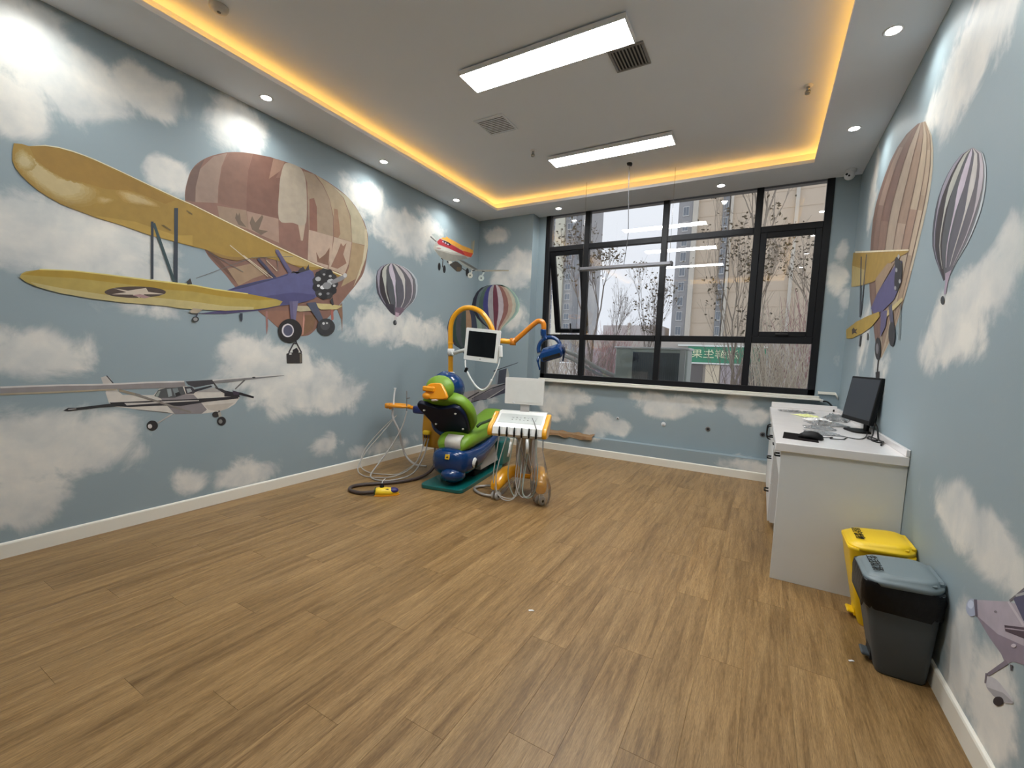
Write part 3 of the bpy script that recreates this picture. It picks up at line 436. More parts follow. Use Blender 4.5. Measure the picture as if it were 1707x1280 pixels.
  [74,76,80,2828,2388,2883,2382,2931,2355,2975,2321,3012,2280,3044,2235,3066,2184,3080,2129,3090,2072,3088,2012,3061,1949,3019,1885,2973,1821,2963,1823,2993,1882,3017,1941,3028,1999,3021,2055,3006,2108,2989,2160,2968,2209,2942,2255,2913,2297,2881,2336,2851,2370,2825,2387],
  [74,76,80,2825,2387,2851,2370,2881,2336,2913,2297,2942,2255,2968,2209,2989,2160,3006,2108,3021,2055,3028,1999,3017,1941,2993,1882,2963,1823,2952,1824,2966,1880,2971,1934,2967,1986,2951,2037,2931,2087,2912,2136,2892,2184,2871,2230,2850,2274,2831,2316,2818,2358,2822,2386],
  [84,82,90,2822,2386,2818,2358,2831,2316,2850,2274,2871,2230,2892,2184,2912,2136,2931,2087,2951,2037,2967,1986,2971,1934,2966,1880,2952,1824,2942,1826,2939,1878,2927,1927,2908,1974,2884,2020,2861,2067,2839,2113,2820,2160,2804,2206,2790,2252,2782,2298,2785,2345,2818,2385],
  [84,82,90,2818,2385,2785,2345,2782,2298,2790,2252,2804,2206,2820,2160,2839,2113,2861,2067,2884,2020,2908,1974,2927,1927,2939,1878,2942,1826,2932,1827,2915,1876,2887,1920,2855,1962,2825,2005,2798,2049,2774,2093,2757,2138,2744,2184,2737,2231,2738,2281,2755,2334,2815,2384],
  [92,88,94,2815,2384,2755,2334,2738,2281,2737,2231,2744,2184,2757,2138,2774,2093,2798,2049,2825,2005,2855,1962,2887,1920,2915,1876,2932,1827,2924,1828,2893,1874,2853,1914,2811,1953,2775,1993,2745,2034,2720,2076,2703,2120,2694,2166,2691,2214,2701,2266,2730,2324,2813,2383],
  [92,88,94,2813,2383,2730,2324,2701,2266,2691,2214,2694,2166,2703,2120,2720,2076,2745,2034,2775,1993,2811,1953,2853,1914,2893,1874,2924,1828,2917,1829,2877,1872,2826,1910,2776,1945,2736,1983,2704,2023,2678,2063,2662,2106,2655,2152,2656,2201,2671,2255,2709,2317,2811,2382],
  [100,100,104,2811,2382,2709,2317,2671,2255,2656,2201,2655,2152,2662,2106,2678,2063,2704,2023,2736,1983,2776,1945,2826,1910,2877,1872,2917,1829,2913,1830,2865,1871,2808,1907,2752,1940,2709,1976,2676,2015,2650,2054,2634,2097,2628,2143,2632,2192,2651,2247,2695,2311,2809,2382],
  [100,100,104,2809,2382,2695,2311,2651,2247,2632,2192,2628,2143,2634,2097,2650,2054,2676,2015,2709,1976,2752,1940,2808,1907,2865,1871,2913,1830,2910,1830,2858,1871,2797,1905,2738,1937,2694,1973,2660,2010,2633,2049,2617,2091,2612,2137,2618,2187,2639,2243,2687,2308,2808,2382],
  [140,134,146,2834,2390,2957,2410,3048,2400,3123,2377,3180,2340,3215,2292,3230,2235,3237,2173,3235,2108,3213,2039,3151,1963,3070,1889,3066,1889,3144,1962,3203,2037,3223,2106,3223,2169,3211,2229,3178,2280,3127,2321,3073,2358,3009,2385,2933,2402,2833,2389],
  [164,164,156,2831,2388,2915,2395,2982,2375,3039,2345,3083,2306,3105,2255,3115,2199,3124,2141,3130,2082,3123,2020,3086,1953,3034,1886,3028,1885,3076,1951,3109,2017,3114,2078,3105,2136,3088,2191,3053,2238,3008,2279,2968,2318,2926,2353,2881,2381,2828,2388],
  [178,168,180,2825,2387,2853,2371,2887,2338,2919,2300,2946,2256,2957,2205,2963,2152,2978,2100,2994,2048,3004,1994,2999,1938,2982,1881,2976,1881,2988,1937,2990,1991,2977,2044,2958,2094,2936,2143,2902,2187,2867,2228,2844,2272,2826,2315,2815,2357,2822,2386],
  [176,172,168,2818,2385,2787,2346,2787,2300,2796,2254,2807,2207,2811,2157,2818,2107,2837,2060,2861,2015,2888,1969,2912,1924,2930,1877,2924,1876,2902,1922,2875,1967,2847,2011,2820,2055,2794,2099,2765,2141,2741,2183,2731,2229,2734,2279,2753,2333,2816,2384],
  [172,164,170,2813,2383,2732,2325,2705,2268,2697,2216,2698,2168,2699,2119,2707,2072,2730,2030,2760,1989,2798,1950,2843,1913,2887,1873,2883,1873,2836,1912,2789,1948,2750,1987,2718,2027,2691,2067,2666,2108,2651,2151,2651,2199,2667,2253,2707,2316,2811,2382],
  [172,178,182,2809,2382,2698,2312,2655,2249,2637,2194,2634,2145,2640,2099,2656,2056,2680,2016,2711,1977,2752,1940,2807,1907,2864,1871,2861,1871,2801,1906,2743,1938,2698,1974,2662,2011,2633,2049,2617,2091,2612,2137,2618,2187,2639,2243,2688,2308,2808,2382],
  [150,136,150,2978,1853,2898,1855,2928,1796,2932,1748,2963,1746,2963,1801],
  [50,52,54,2940,1716,2941,1703,2952,1697,2970,1699,2988,1709,2999,1723,2998,1736,2986,1743,2967,1741,2950,1730],
 ],
 ('printed_brown_balloon', 'R'): [
  [104,80,70,3862,2962,4142,3019,4381,3032,4580,3011,4739,2958,4880,2889,5000,2803,5060,2691,5058,2557,5028,2415,4982,2272,4921,2128,4825,1982,4673,1836,4535,1700,4401,1571,4225,1451,4220,1451,4373,1569,4489,1695,4607,1828,4739,1969,4819,2109,4869,2248,4905,2386,4927,2521,4924,2650,4866,2759,4757,2845,4629,2916,4487,2973,4310,3002,4098,3000,3850,2958],
  [116,92,82,3850,2958,4098,3000,4310,3002,4487,2973,4629,2916,4757,2845,4866,2759,4924,2650,4927,2521,4905,2386,4869,2248,4819,2109,4739,1969,4607,1828,4489,1695,4373,1569,4220,1451,4210,1451,4321,1566,4402,1687,4487,1813,4584,1945,4638,2076,4668,2205,4687,2333,4696,2458,4684,2577,4631,2681,4539,2767,4434,2841,4321,2904,4181,2946,4017,2964,3828,2950],
  [110,84,74,3828,2950,4017,2964,4181,2946,4321,2904,4434,2841,4539,2767,4631,2681,4684,2577,4696,2458,4687,2333,4668,2205,4638,2076,4584,1945,4487,1813,4402,1687,4321,1566,4210,1451,4196,1451,4252,1561,4288,1676,4332,1793,4386,1915,4410,2034,4418,2152,4419,2268,4413,2381,4392,2489,4344,2587,4271,2671,4192,2748,4112,2818,4017,2875,3910,2916,3798,2939],
  [152,136,120,3798,2939,3910,2916,4017,2875,4112,2818,4192,2748,4271,2671,4344,2587,4392,2489,4413,2381,4419,2268,4418,2152,4410,2034,4386,1915,4332,1793,4288,1676,4252,1561,4196,1451,4181,1451,4175,1556,4165,1664,4167,1773,4181,1883,4178,1992,4165,2098,4150,2202,4130,2304,4102,2402,4059,2492,4004,2575,3948,2654,3898,2730,3845,2801,3794,2865,3764,2926],
  [136,114,98,3764,2926,3794,2865,3845,2801,3898,2730,3948,2654,4004,2575,4059,2492,4102,2402,4130,2304,4150,2202,4165,2098,4178,1992,4181,1883,4167,1773,4165,1664,4175,1556,4181,1451,4166,1451,4101,1552,4050,1653,4016,1754,3996,1855,3970,1954,3942,2050,3914,2145,3885,2238,3851,2326,3812,2411,3771,2492,3734,2571,3707,2652,3688,2733,3686,2818,3731,2914],
  [158,142,122,3731,2914,3686,2818,3688,2733,3707,2652,3734,2571,3771,2492,3812,2411,3851,2326,3885,2238,3914,2145,3942,2050,3970,1954,3996,1855,4016,1754,4050,1653,4101,1552,4166,1451,4152,1450,4039,1548,3955,1644,3894,1738,3850,1832,3808,1924,3768,2013,3732,2101,3697,2186,3660,2269,3623,2349,3592,2428,3567,2507,3557,2591,3564,2679,3598,2778,3703,2903],
  [146,126,106,3703,2903,3598,2778,3564,2679,3557,2591,3567,2507,3592,2428,3623,2349,3660,2269,3697,2186,3732,2101,3768,2013,3808,1924,3850,1832,3894,1738,3955,1644,4039,1548,4152,1450,4143,1450,3995,1545,3889,1637,3811,1728,3751,1817,3699,1904,3653,1989,3612,2072,3573,2153,3534,2231,3499,2308,3473,2385,3457,2465,3457,2549,3479,2643,3537,2751,3683,2896],
  [172,160,140,3683,2896,3537,2751,3479,2643,3457,2549,3457,2465,3473,2385,3499,2308,3534,2231,3573,2153,3612,2072,3653,1989,3699,1904,3751,1817,3811,1728,3889,1637,3995,1545,4143,1450,4138,1450,3973,1543,3856,1634,3769,1723,3702,1809,3645,1894,3596,1977,3552,2058,3511,2136,3472,2212,3438,2287,3415,2364,3402,2444,3408,2529,3437,2624,3506,2738,3673,2892],
  [130,108,96,4310,3002,4487,2973,4629,2916,4757,2845,4866,2759,4631,2681,4539,2767,4434,2841,4321,2904,4181,2946],
  [122,96,84,4684,2577,4696,2458,4687,2333,4668,2205,4418,2152,4419,2268,4413,2381,4392,2489],
  [152,132,116,4102,2402,4130,2304,4150,2202,4165,2098,3942,2050,3914,2145,3885,2238,3851,2326],
  [140,114,98,3812,2411,3851,2326,3885,2238,3914,2145,3732,2101,3697,2186,3660,2269,3623,2349],
  [164,146,126,3623,2349,3660,2269,3697,2186,3732,2101,3612,2072,3573,2153,3534,2231,3499,2308],
  [136,114,98,4410,2034,4386,1915,4332,1793,4288,1676,4165,1664,4167,1773,4181,1883,4178,1992],
  [158,138,118,3653,1989,3699,1904,3751,1817,3811,1728,3889,1637,3856,1634,3769,1723,3702,1809,3645,1894,3596,1977],
  [156,138,118,3564,2679,3557,2591,3567,2507,3592,2428,3473,2385,3457,2465,3457,2549,3479,2643],
  [104,82,70,3852,2959,4107,3004,4324,3008,4506,2980,4651,2925,4782,2854,4893,2768,4951,2658,4954,2528,4930,2392,4892,2253,4840,2113,4757,1971,4620,1830,4498,1696,4379,1569,4371,1569,4486,1695,4603,1827,4733,1968,4813,2108,4861,2246,4897,2384,4919,2519,4915,2647,4857,2756,4749,2842,4622,2913,4481,2970,4305,3000,4095,2999,3849,2957],
  [104,82,70,3830,2950,4025,2968,4195,2952,4338,2911,4454,2849,4562,2775,4655,2689,4709,2585,4720,2465,4710,2338,4689,2209,4657,2079,4600,1947,4500,1814,4411,1688,4327,1566,4319,1566,4399,1687,4483,1812,4578,1944,4632,2075,4661,2204,4680,2331,4688,2456,4676,2575,4623,2679,4532,2764,4428,2838,4315,2902,4177,2944,4014,2963,3827,2949],
  [104,82,70,3800,2939,3918,2920,4029,2880,4127,2825,4210,2755,4291,2678,4365,2593,4413,2496,4433,2387,4439,2273,4436,2156,4427,2037,4401,1917,4343,1795,4297,1677,4257,1562,4250,1561,4285,1676,4328,1793,4381,1914,4405,2033,4412,2151,4412,2266,4406,2379,4385,2487,4337,2584,4265,2669,4186,2746,4106,2816,4013,2873,3907,2915,3797,2938],
  [104,82,70,3767,2927,3802,2869,3856,2806,3911,2736,3964,2660,4021,2581,4077,2498,4120,2407,4148,2309,4167,2207,4181,2101,4193,1994,4194,1885,4178,1774,4173,1665,4180,1557,4173,1556,4163,1664,4164,1772,4177,1882,4173,1991,4159,2097,4144,2201,4124,2303,4096,2400,4053,2490,3998,2573,3943,2652,3893,2728,3841,2799,3792,2864,3764,2926],
  [104,82,70,3734,2915,3693,2821,3699,2738,3719,2657,3748,2577,3786,2497,3828,2416,3867,2331,3901,2242,3929,2149,3956,2053,3984,1956,4008,1857,4026,1755,4057,1654,4106,1552,4099,1552,4047,1653,4013,1753,3992,1854,3966,1953,3937,2049,3909,2144,3880,2236,3846,2325,3807,2409,3766,2490,3729,2570,3703,2650,3685,2732,3684,2817,3731,2913],
  [104,82,70,3705,2904,3605,2781,3573,2683,3568,2595,3580,2512,3605,2432,3637,2353,3674,2273,3711,2190,3746,2104,3781,2016,3820,1926,3861,1834,3903,1740,3962,1644,4044,1548,4037,1548,3953,1643,3891,1738,3846,1832,3804,1923,3764,2013,3728,2100,3692,2185,3655,2267,3619,2347,3587,2426,3563,2506,3554,2589,3560,2678,3596,2777,3702,2903],
  [104,82,70,3685,2897,3543,2754,3488,2647,3468,2554,3468,2469,3486,2390,3512,2312,3547,2235,3586,2156,3624,2075,3665,1992,3711,1906,3761,1819,3820,1729,3896,1638,4000,1545,3994,1545,3887,1637,3808,1728,3747,1817,3695,1903,3649,1988,3608,2071,3568,2151,3529,2229,3495,2306,3469,2384,3453,2463,3454,2548,3476,2641,3535,2751,3682,2896],
  [50,48,50,4250,1435,4238,1333,4201,1333,4213,1434],
  [46,42,42,4276,1341,4147,1351,4125,1244,4211,1240],
 ],
 ('printed_yellow_biplane', 'R'): [
  [150,122,58,5941,2592,5615,2538,3702,2128,3712,2116,3999,2136,4250,2135,4679,2089,5282,2145,5833,2217,5941,2455],
  [206,196,170,5826,2584,3703,2131,3699,2122,5814,2563],
  [166,148,96,5921,2455,5137,2265,5172,2138,5803,2213],
  [52,56,64,5457,2452,5185,1841,5128,1835,5394,2439],
  [60,60,66,5176,2414,5146,1858,5100,1853,5131,2404],
  [80,76,112,4697,1870,4467,1985,4209,2046,3984,2099,3838,2085,3796,1947,3933,1848,4234,1803,4539,1808],
  [140,118,96,4643,2102,4258,2153,4048,2112,4275,2041,4533,1959],
  [34,32,34,3800,1981,3811,1939,3838,1909,3877,1895,3921,1903,3960,1930,3987,1972,3996,2020,3984,2064,3955,2094,3914,2105,3871,2095,3833,2067,3808,2026],
  [44,42,44,3909,2085,3908,2058,3931,2046,3970,2053,4010,2077,4035,2109,4036,2137,4011,2148,3972,2140,3933,2116],
  [150,150,150,3911,2130,3915,2120,3935,2120,3959,2129,3973,2143,3969,2152,3949,2153,3925,2143],
  [150,150,150,3931,2044,3935,2034,3955,2033,3980,2042,3994,2055,3990,2065,3969,2066,3945,2057],
  [150,150,150,3808,1949,3811,1939,3830,1938,3853,1945,3866,1958,3862,1968,3843,1969,3821,1961],
  [150,150,150,3906,1920,3910,1909,3930,1908,3954,1916,3969,1929,3964,1939,3944,1940,3920,1932],
  [158,132,62,5882,1773,5319,1810,4804,1815,4367,1808,4319,1769,4574,1712,4923,1679,5472,1657,5805,1674],
  [60,50,44,5527,1749,5411,1763,5348,1737,5210,1738,5289,1716,5205,1690,5378,1707,5469,1694],
  [178,162,116,4167,1776,3733,1834,3697,1809,4085,1743],
  [84,78,108,4309,1811,4092,1788,4094,1676,4225,1602],
  [72,72,90,4073,1818,3982,1823,3851,1658,3935,1649],
  [44,42,44,3798,1602,3791,1571,3798,1544,3818,1527,3849,1522,3887,1530,3925,1550,3959,1579,3981,1613,3989,1646,3981,1674,3958,1690,3925,1694,3887,1685,3850,1664,3818,1635],
  [40,38,40,4170,1517,4162,1485,4169,1458,4191,1440,4224,1434,4264,1441,4306,1460,4341,1489,4366,1523,4375,1557,4367,1584,4343,1602,4307,1607,4266,1598,4226,1578,4192,1549],
  [110,108,112,4235,1519,4231,1499,4241,1484,4260,1479,4286,1485,4310,1501,4327,1522,4331,1543,4321,1557,4301,1562,4275,1555,4251,1540],
  [96,100,96,3754,1796,3697,1560,3676,1559,3732,1793],
  [52,52,56,5050,1667,5047,1565,4982,1561,4985,1662],
  [52,52,56,4726,1667,4715,1609,4677,1607,4689,1664],
 ],
 ('printed_grey_plane', 'R'): [
  [156,148,158,2220,527,2000,629,1857,678,1655,765,1626,644,1762,552,1862,496,1917,472,1959,438,1993,452,2040,455,2078,458,2127,467,2162,477,2200,480],
  [124,114,126,2200,480,2031,499,1876,549,1633,676,1626,644,1762,552,1862,496,1917,472,1959,438,1993,452,2078,458],
  [74,74,98,1968,654,1918,704,1674,845,1655,765,1863,619,1897,619],
  [96,92,98,1982,637,1903,720,1911,721,1991,638],
  [176,170,176,1999,627,1893,601,1883,610,1989,636],
  [150,150,152,1960,671,1677,860,1674,845,1953,667],
  [72,60,70,1997,549,1643,718,1638,695,1882,569,1986,534],
  [150,140,150,1989,541,1641,706,1641,709,1989,545],
  [150,158,178,2190,511,2189,500,2194,487,2204,474,2217,463,2233,454,2250,450,2264,450,2276,455,2282,465,2282,477,2277,491,2267,504,2252,515,2236,523,2220,527,2206,526,2195,520],
  [178,186,204,2223,507,2224,498,2231,488,2243,480,2256,476,2267,476,2273,482,2272,491,2264,501,2252,510,2239,514,2228,513],
  [90,84,96,2228,524,2204,536,2181,483,2198,473],
  [112,104,114,1959,452,2064,336,2049,336,1940,449],
  [60,56,62,1931,454,1914,461,1913,446,1923,437],
  [170,168,172,2068,322,2059,330,2044,339,2027,348,2011,354,1996,359,1982,361,1967,363,1951,363,1932,364,1910,364,1892,363,1884,359,1887,352,1900,343,1917,332,1933,323,1948,317,1964,311,1980,306,1995,302,2010,298,2024,295,2037,293,2047,294,2056,298,2064,305,2069,313],
  [140,138,142,2052,295,1946,347,1884,359,1933,323,2001,298],
  [40,34,40,1936,325,1938,317,1944,307,1956,295,1969,285,1983,279,1993,277,1998,281,1996,290,1989,301,1977,312,1963,322,1950,328,1941,329],
  [100,92,100,2071,333,2068,298,2055,306,2058,341],
  [110,104,110,2051,567,2053,563,2060,558,2067,556,2071,557,2069,561,2062,566,2054,568],
  [176,168,176,1910,529,1913,522,1923,514,1934,510,1940,511,1936,518,1926,526,1915,530],
 ],
 ('printed_orange_jet', 'L'): [
  [104,100,96,4605,2884,4728,2845,4743,2860,4620,2899],
  [170,176,172,4634,2928,4702,2952,4846,2928,4752,2868],
  [168,156,132,5571,2921,5573,3047,5618,3087,5634,3070,5618,2931],
  [140,140,128,5538,2972,5555,3084,5579,3048,5579,2923],
  [168,164,156,4674,2761,4696,2803,4730,2840,4822,2915,4968,2965,5123,2956,5312,2937,5511,2941,5608,2921,5620,2881,5547,2816,5461,2781,5214,2695,5032,2653,4930,2653,4856,2657,4770,2692,4698,2736],
  [132,130,122,4698,2744,4877,2753,5105,2763,5403,2802,5461,2781,5214,2695,5032,2653,4930,2653,4856,2657,4770,2692],
  [166,48,58,4747,2855,4810,2912,4871,2908,5060,2894,5316,2865,5595,2884,5547,2814,5402,2806,5263,2813,4999,2826,4777,2829],
  [214,154,66,4828,2918,4870,2945,4925,2951,4955,2977,4993,2964,5123,2956,5312,2937,5511,2939,5603,2928,5600,2875,5315,2869,5060,2898,4908,2916],
  [196,76,50,5316,2865,5599,2881,5547,2814,5402,2809],
  [48,28,36,4847,2894,4908,2909,5021,2905,5060,2887,5023,2866,4934,2865],
  [196,176,190,4855,2890,4889,2894,4892,2878,4860,2876],
  [196,176,190,4910,2888,4945,2891,4948,2875,4916,2874],
  [196,176,190,4964,2883,4999,2886,5002,2870,4969,2869],
  [190,190,182,4720,2786,4790,2817,5025,2824,5209,2809,5052,2783,4828,2765],
  [150,90,90,4838,2784,4828,2780,4804,2775,4775,2772,4753,2772,4745,2775,4755,2780,4778,2784,4807,2787,4830,2787],
  [40,36,36,4837,2649,4877,2642,4885,2653,4846,2660],
  [70,66,64,4873,2646,4867,2538,4884,2540,4890,2649],
  [26,24,26,4836,2541,4835,2520,4829,2502,4819,2488,4808,2482,4796,2484,4786,2494,4779,2510,4776,2529,4778,2550,4784,2568,4793,2581,4804,2588,4816,2586,4826,2576,4833,2560],
  [26,24,26,4948,2528,4946,2507,4940,2488,4931,2475,4919,2468,4907,2470,4897,2480,4889,2496,4886,2516,4888,2537,4894,2556,4903,2569,4915,2576,4927,2574,4937,2564,4945,2548],
  [150,150,142,5227,2708,5323,2716,5408,2688,5539,2672,5705,2662,5743,2669,5743,2642,5676,2631,5497,2639,5325,2664],
  [96,96,92,5213,2715,5350,2726,5552,2700,5735,2671,5675,2651,5495,2672,5323,2696],
  [58,54,50,5096,2651,5161,2680,5215,2683,5326,2648,5318,2581,5275,2553,5201,2540,5034,2600,5046,2618],
  [190,188,180,4981,2644,5070,2662,5097,2644,5033,2615,4995,2620],
  [34,30,30,4968,2645,5000,2648,5014,2623,4979,2624],
  [84,70,52,5198,2607,5299,2619,5295,2563,5201,2544],
  [40,40,42,5295,2614,5437,2582,5446,2592,5304,2623],
  [24,22,24,5504,2584,5502,2560,5494,2538,5482,2523,5467,2515,5451,2517,5438,2528,5428,2547,5424,2569,5426,2593,5433,2614,5446,2630,5461,2637,5476,2636,5490,2625,5500,2607],
  [200,200,188,5606,2556,5603,2540,5592,2525,5574,2513,5552,2504,5529,2500,5507,2501,5489,2508,5477,2519,5472,2533,5475,2548,5486,2563,5503,2576,5525,2585,5548,2589,5570,2588,5589,2581,5601,2570],
  [70,76,66,5554,2547,5551,2539,5542,2533,5530,2531,5520,2534,5517,2541,5520,2549,5529,2555,5541,2557,5550,2554],
  [196,196,190,5583,2643,5541,2585,5576,2581,5618,2640],
  [60,60,60,5657,2652,5583,2630,5590,2614,5664,2636],
 ],
 ('printed_orange_jet', 'C'): [
  [150,150,142,-3972,2669,-3416,2632,-3410,2613,-3892,2635,-3972,2642],
  [160,150,128,-3788,2643,-3416,2624,-3410,2610,-3892,2633],
  [196,206,200,-3849,2532,-3852,2516,-3861,2503,-3875,2493,-3892,2489,-3911,2490,-3930,2496,-3945,2507,-3955,2522,-3959,2538,-3956,2554,-3947,2567,-3933,2577,-3915,2581,-3896,2580,-3878,2574,-3863,2563,-3853,2548],
  [60,66,64,-3893,2533,-3895,2526,-3901,2522,-3909,2522,-3916,2527,-3918,2534,-3916,2541,-3910,2545,-3902,2545,-3896,2540],
  [190,198,194,-3867,2628,-3901,2574,-3877,2563,-3842,2616],
  [60,66,66,-3893,2631,-3846,2619,-3843,2632,-3890,2644],
 ],
 ('printed_dark_striped_balloon', 'L'): [
  [30,32,46,5463,2063,5305,2036,5179,1972,5093,1891,5039,1802,5016,1712,5041,1624,5104,1543,5199,1474,5332,1428,5432,1354,5440,1354,5347,1428,5223,1476,5134,1545,5077,1626,5053,1715,5073,1806,5124,1894,5202,1975,5319,2037,5464,2063],
  [44,46,56,5464,2063,5319,2037,5202,1975,5124,1894,5073,1806,5053,1715,5077,1626,5134,1545,5223,1476,5347,1428,5440,1354,5452,1354,5374,1429,5265,1478,5188,1549,5139,1631,5119,1721,5135,1813,5177,1901,5242,1980,5342,2040,5466,2063],
  [40,60,52,5466,2063,5342,2040,5242,1980,5177,1901,5135,1813,5119,1721,5139,1631,5188,1549,5265,1478,5374,1429,5452,1354,5471,1355,5412,1430,5325,1482,5266,1554,5229,1638,5214,1729,5225,1823,5255,1911,5300,1987,5375,2043,5469,2063],
  [64,66,72,5469,2063,5375,2043,5300,1987,5255,1911,5225,1823,5214,1729,5229,1638,5266,1554,5325,1482,5412,1430,5471,1355,5493,1355,5459,1431,5400,1487,5364,1560,5343,1646,5333,1740,5338,1835,5352,1923,5373,1996,5415,2047,5473,2064],
  [52,64,60,5473,2064,5415,2047,5373,1996,5352,1923,5338,1835,5333,1740,5343,1646,5364,1560,5400,1487,5459,1431,5493,1355,5518,1356,5512,1432,5485,1492,5477,1568,5474,1656,5472,1752,5468,1849,5464,1937,5456,2007,5461,2052,5477,2064],
  [150,118,92,5477,2064,5461,2052,5456,2007,5464,1937,5468,1849,5472,1752,5474,1656,5477,1568,5485,1492,5512,1432,5518,1356,5544,1356,5568,1433,5576,1498,5597,1575,5615,1666,5620,1766,5608,1864,5584,1952,5544,2017,5510,2057,5482,2065],
  [56,60,76,5482,2065,5510,2057,5544,2017,5584,1952,5608,1864,5620,1766,5615,1666,5597,1575,5576,1498,5568,1433,5544,1356,5570,1357,5623,1434,5665,1503,5716,1583,5743,1647,5743,1887,5702,1967,5631,2028,5557,2062,5486,2065],
  [140,156,142,5486,2065,5557,2062,5631,2028,5702,1967,5743,1887,5743,1647,5716,1583,5665,1503,5623,1434,5570,1357,5593,1357,5673,1435,5743,1504,5743,2019,5710,2038,5600,2067,5489,2066],
  [112,126,120,5489,2066,5600,2067,5710,2038,5743,2019,5743,1504,5673,1435,5593,1357,5611,1358,5714,1436,5743,1458,5743,2052,5635,2070,5492,2066],
  [130,128,150,5492,2066,5635,2070,5743,2052,5743,1458,5714,1436,5611,1358,5625,1358,5743,1436,5743,2062,5660,2073,5495,2066],
  [156,150,90,5495,2066,5660,2073,5743,2062,5743,1436,5625,1358,5632,1358,5743,1426,5743,2067,5674,2075,5496,2066],
 ],
 ('printed_dark_striped_balloon', 'C'): [
  [56,60,76,-3972,1647,-3964,1676,-3954,1777,-3969,1879,-3972,1887],
  [140,156,142,-3972,1887,-3969,1879,-3954,1777,-3964,1676,-3972,1647,-3972,1504,-3969,1508,-3915,1587,-3876,1678,-3862,1780,-3882,1881,-3925,1973,-3972,2019],
  [112,126,120,-3972,2019,-3925,1973,-3882,1881,-3862,1780,-3876,1678,-3915,1587,-3969,1508,-3972,1504,-3972,1458,-3923,1511,-3855,1589,-3805,1680,-3787,1782,-3812,1883,-3864,1975,-3950,2042,-3972,2052],
  [130,128,150,-3972,2052,-3950,2042,-3864,1975,-3812,1883,-3787,1782,-3805,1680,-3855,1589,-3923,1511,-3972,1458,-3972,1436,-3972,1436,-3890,1512,-3812,1591,-3756,1682,-3735,1783,-3762,1885,-3822,1976,-3918,2042,-3972,2062],
  [156,150,90,-3972,2062,-3918,2042,-3822,1976,-3762,1885,-3735,1783,-3756,1682,-3812,1591,-3890,1512,-3972,1436,-3972,1436,-3972,1426,-3961,1436,-3872,1513,-3788,1592,-3728,1683,-3706,1784,-3734,1885,-3798,1977,-3900,2042,-3972,2067],
 ],
 ('printed_colourful_balloon', 'L'): [
  [38,44,50,5743,2331,5717,2313,5636,2208,5604,2101,5656,2004,5743,1937,5743,1967,5693,2008,5643,2105,5672,2213,5743,2311],
  [40,36,52,5743,2311,5672,2213,5643,2105,5693,2008,5743,1967,5743,2037,5707,2113,5733,2221,5743,2237],
  [92,104,106,5743,2237,5733,2221,5707,2113,5743,2037],
 ],
 ('printed_colourful_balloon', 'C'): [
  [38,44,50,-3653,2424,-3778,2417,-3898,2386,-3972,2331,-3972,1937,-3960,1921,-3868,1841,-3763,1776,-3681,1692,-3676,1692,-3753,1776,-3852,1842,-3938,1921,-3972,1967,-3972,2311,-3969,2317,-3882,2386,-3770,2417,-3653,2424],
  [40,36,52,-3653,2424,-3770,2417,-3882,2386,-3969,2317,-3972,2311,-3972,1967,-3938,1921,-3852,1842,-3753,1776,-3676,1692,-3669,1692,-3738,1776,-3827,1842,-3904,1921,-3965,2013,-3972,2037,-3972,2237,-3934,2316,-3857,2385,-3757,2417,-3652,2424],
  [92,104,106,-3652,2424,-3757,2417,-3857,2385,-3934,2316,-3972,2237,-3972,2037,-3965,2013,-3904,1921,-3827,1842,-3738,1776,-3669,1692,-3658,1692,-3716,1776,-3791,1843,-3855,1922,-3905,2013,-3933,2117,-3920,2221,-3884,2314,-3821,2383,-3739,2417,-3651,2424],
  [74,92,84,-3651,2424,-3739,2417,-3821,2383,-3884,2314,-3920,2221,-3933,2117,-3905,2013,-3855,1922,-3791,1843,-3716,1776,-3658,1692,-3645,1692,-3690,1776,-3747,1844,-3794,1922,-3831,2012,-3854,2116,-3846,2220,-3822,2312,-3777,2382,-3715,2417,-3650,2424],
  [62,62,116,-3650,2424,-3715,2417,-3777,2382,-3822,2312,-3846,2220,-3854,2116,-3831,2012,-3794,1922,-3747,1844,-3690,1776,-3645,1692,-3630,1692,-3659,1777,-3697,1845,-3725,1922,-3748,2012,-3764,2115,-3762,2218,-3752,2310,-3726,2380,-3689,2416,-3649,2424],
  [150,146,148,-3649,2424,-3689,2416,-3726,2380,-3752,2310,-3762,2218,-3764,2115,-3748,2012,-3725,1922,-3697,1845,-3659,1777,-3630,1692,-3614,1692,-3626,1777,-3643,1846,-3651,1922,-3658,2011,-3668,2113,-3673,2216,-3677,2308,-3672,2378,-3660,2416,-3648,2424],
  [98,48,62,-3648,2424,-3660,2416,-3672,2378,-3677,2308,-3673,2216,-3668,2113,-3658,2011,-3651,1922,-3643,1846,-3626,1777,-3614,1692,-3597,1693,-3592,1777,-3588,1848,-3576,1922,-3568,2010,-3571,2112,-3583,2215,-3601,2305,-3616,2376,-3631,2416,-3647,2424],
  [172,160,164,-3647,2424,-3631,2416,-3616,2376,-3601,2305,-3583,2215,-3571,2112,-3568,2010,-3576,1922,-3588,1848,-3592,1777,-3597,1693,-3581,1693,-3560,1778,-3535,1849,-3504,1922,-3481,2009,-3478,2111,-3496,2213,-3527,2303,-3563,2374,-3602,2415,-3645,2424],
  [128,86,80,-3645,2424,-3602,2415,-3563,2374,-3527,2303,-3496,2213,-3478,2111,-3481,2009,-3504,1922,-3535,1849,-3560,1778,-3581,1693,-3566,1693,-3529,1778,-3486,1850,-3438,1923,-3401,2009,-3393,2110,-3416,2211,-3460,2301,-3514,2372,-3576,2415,-3644,2424],
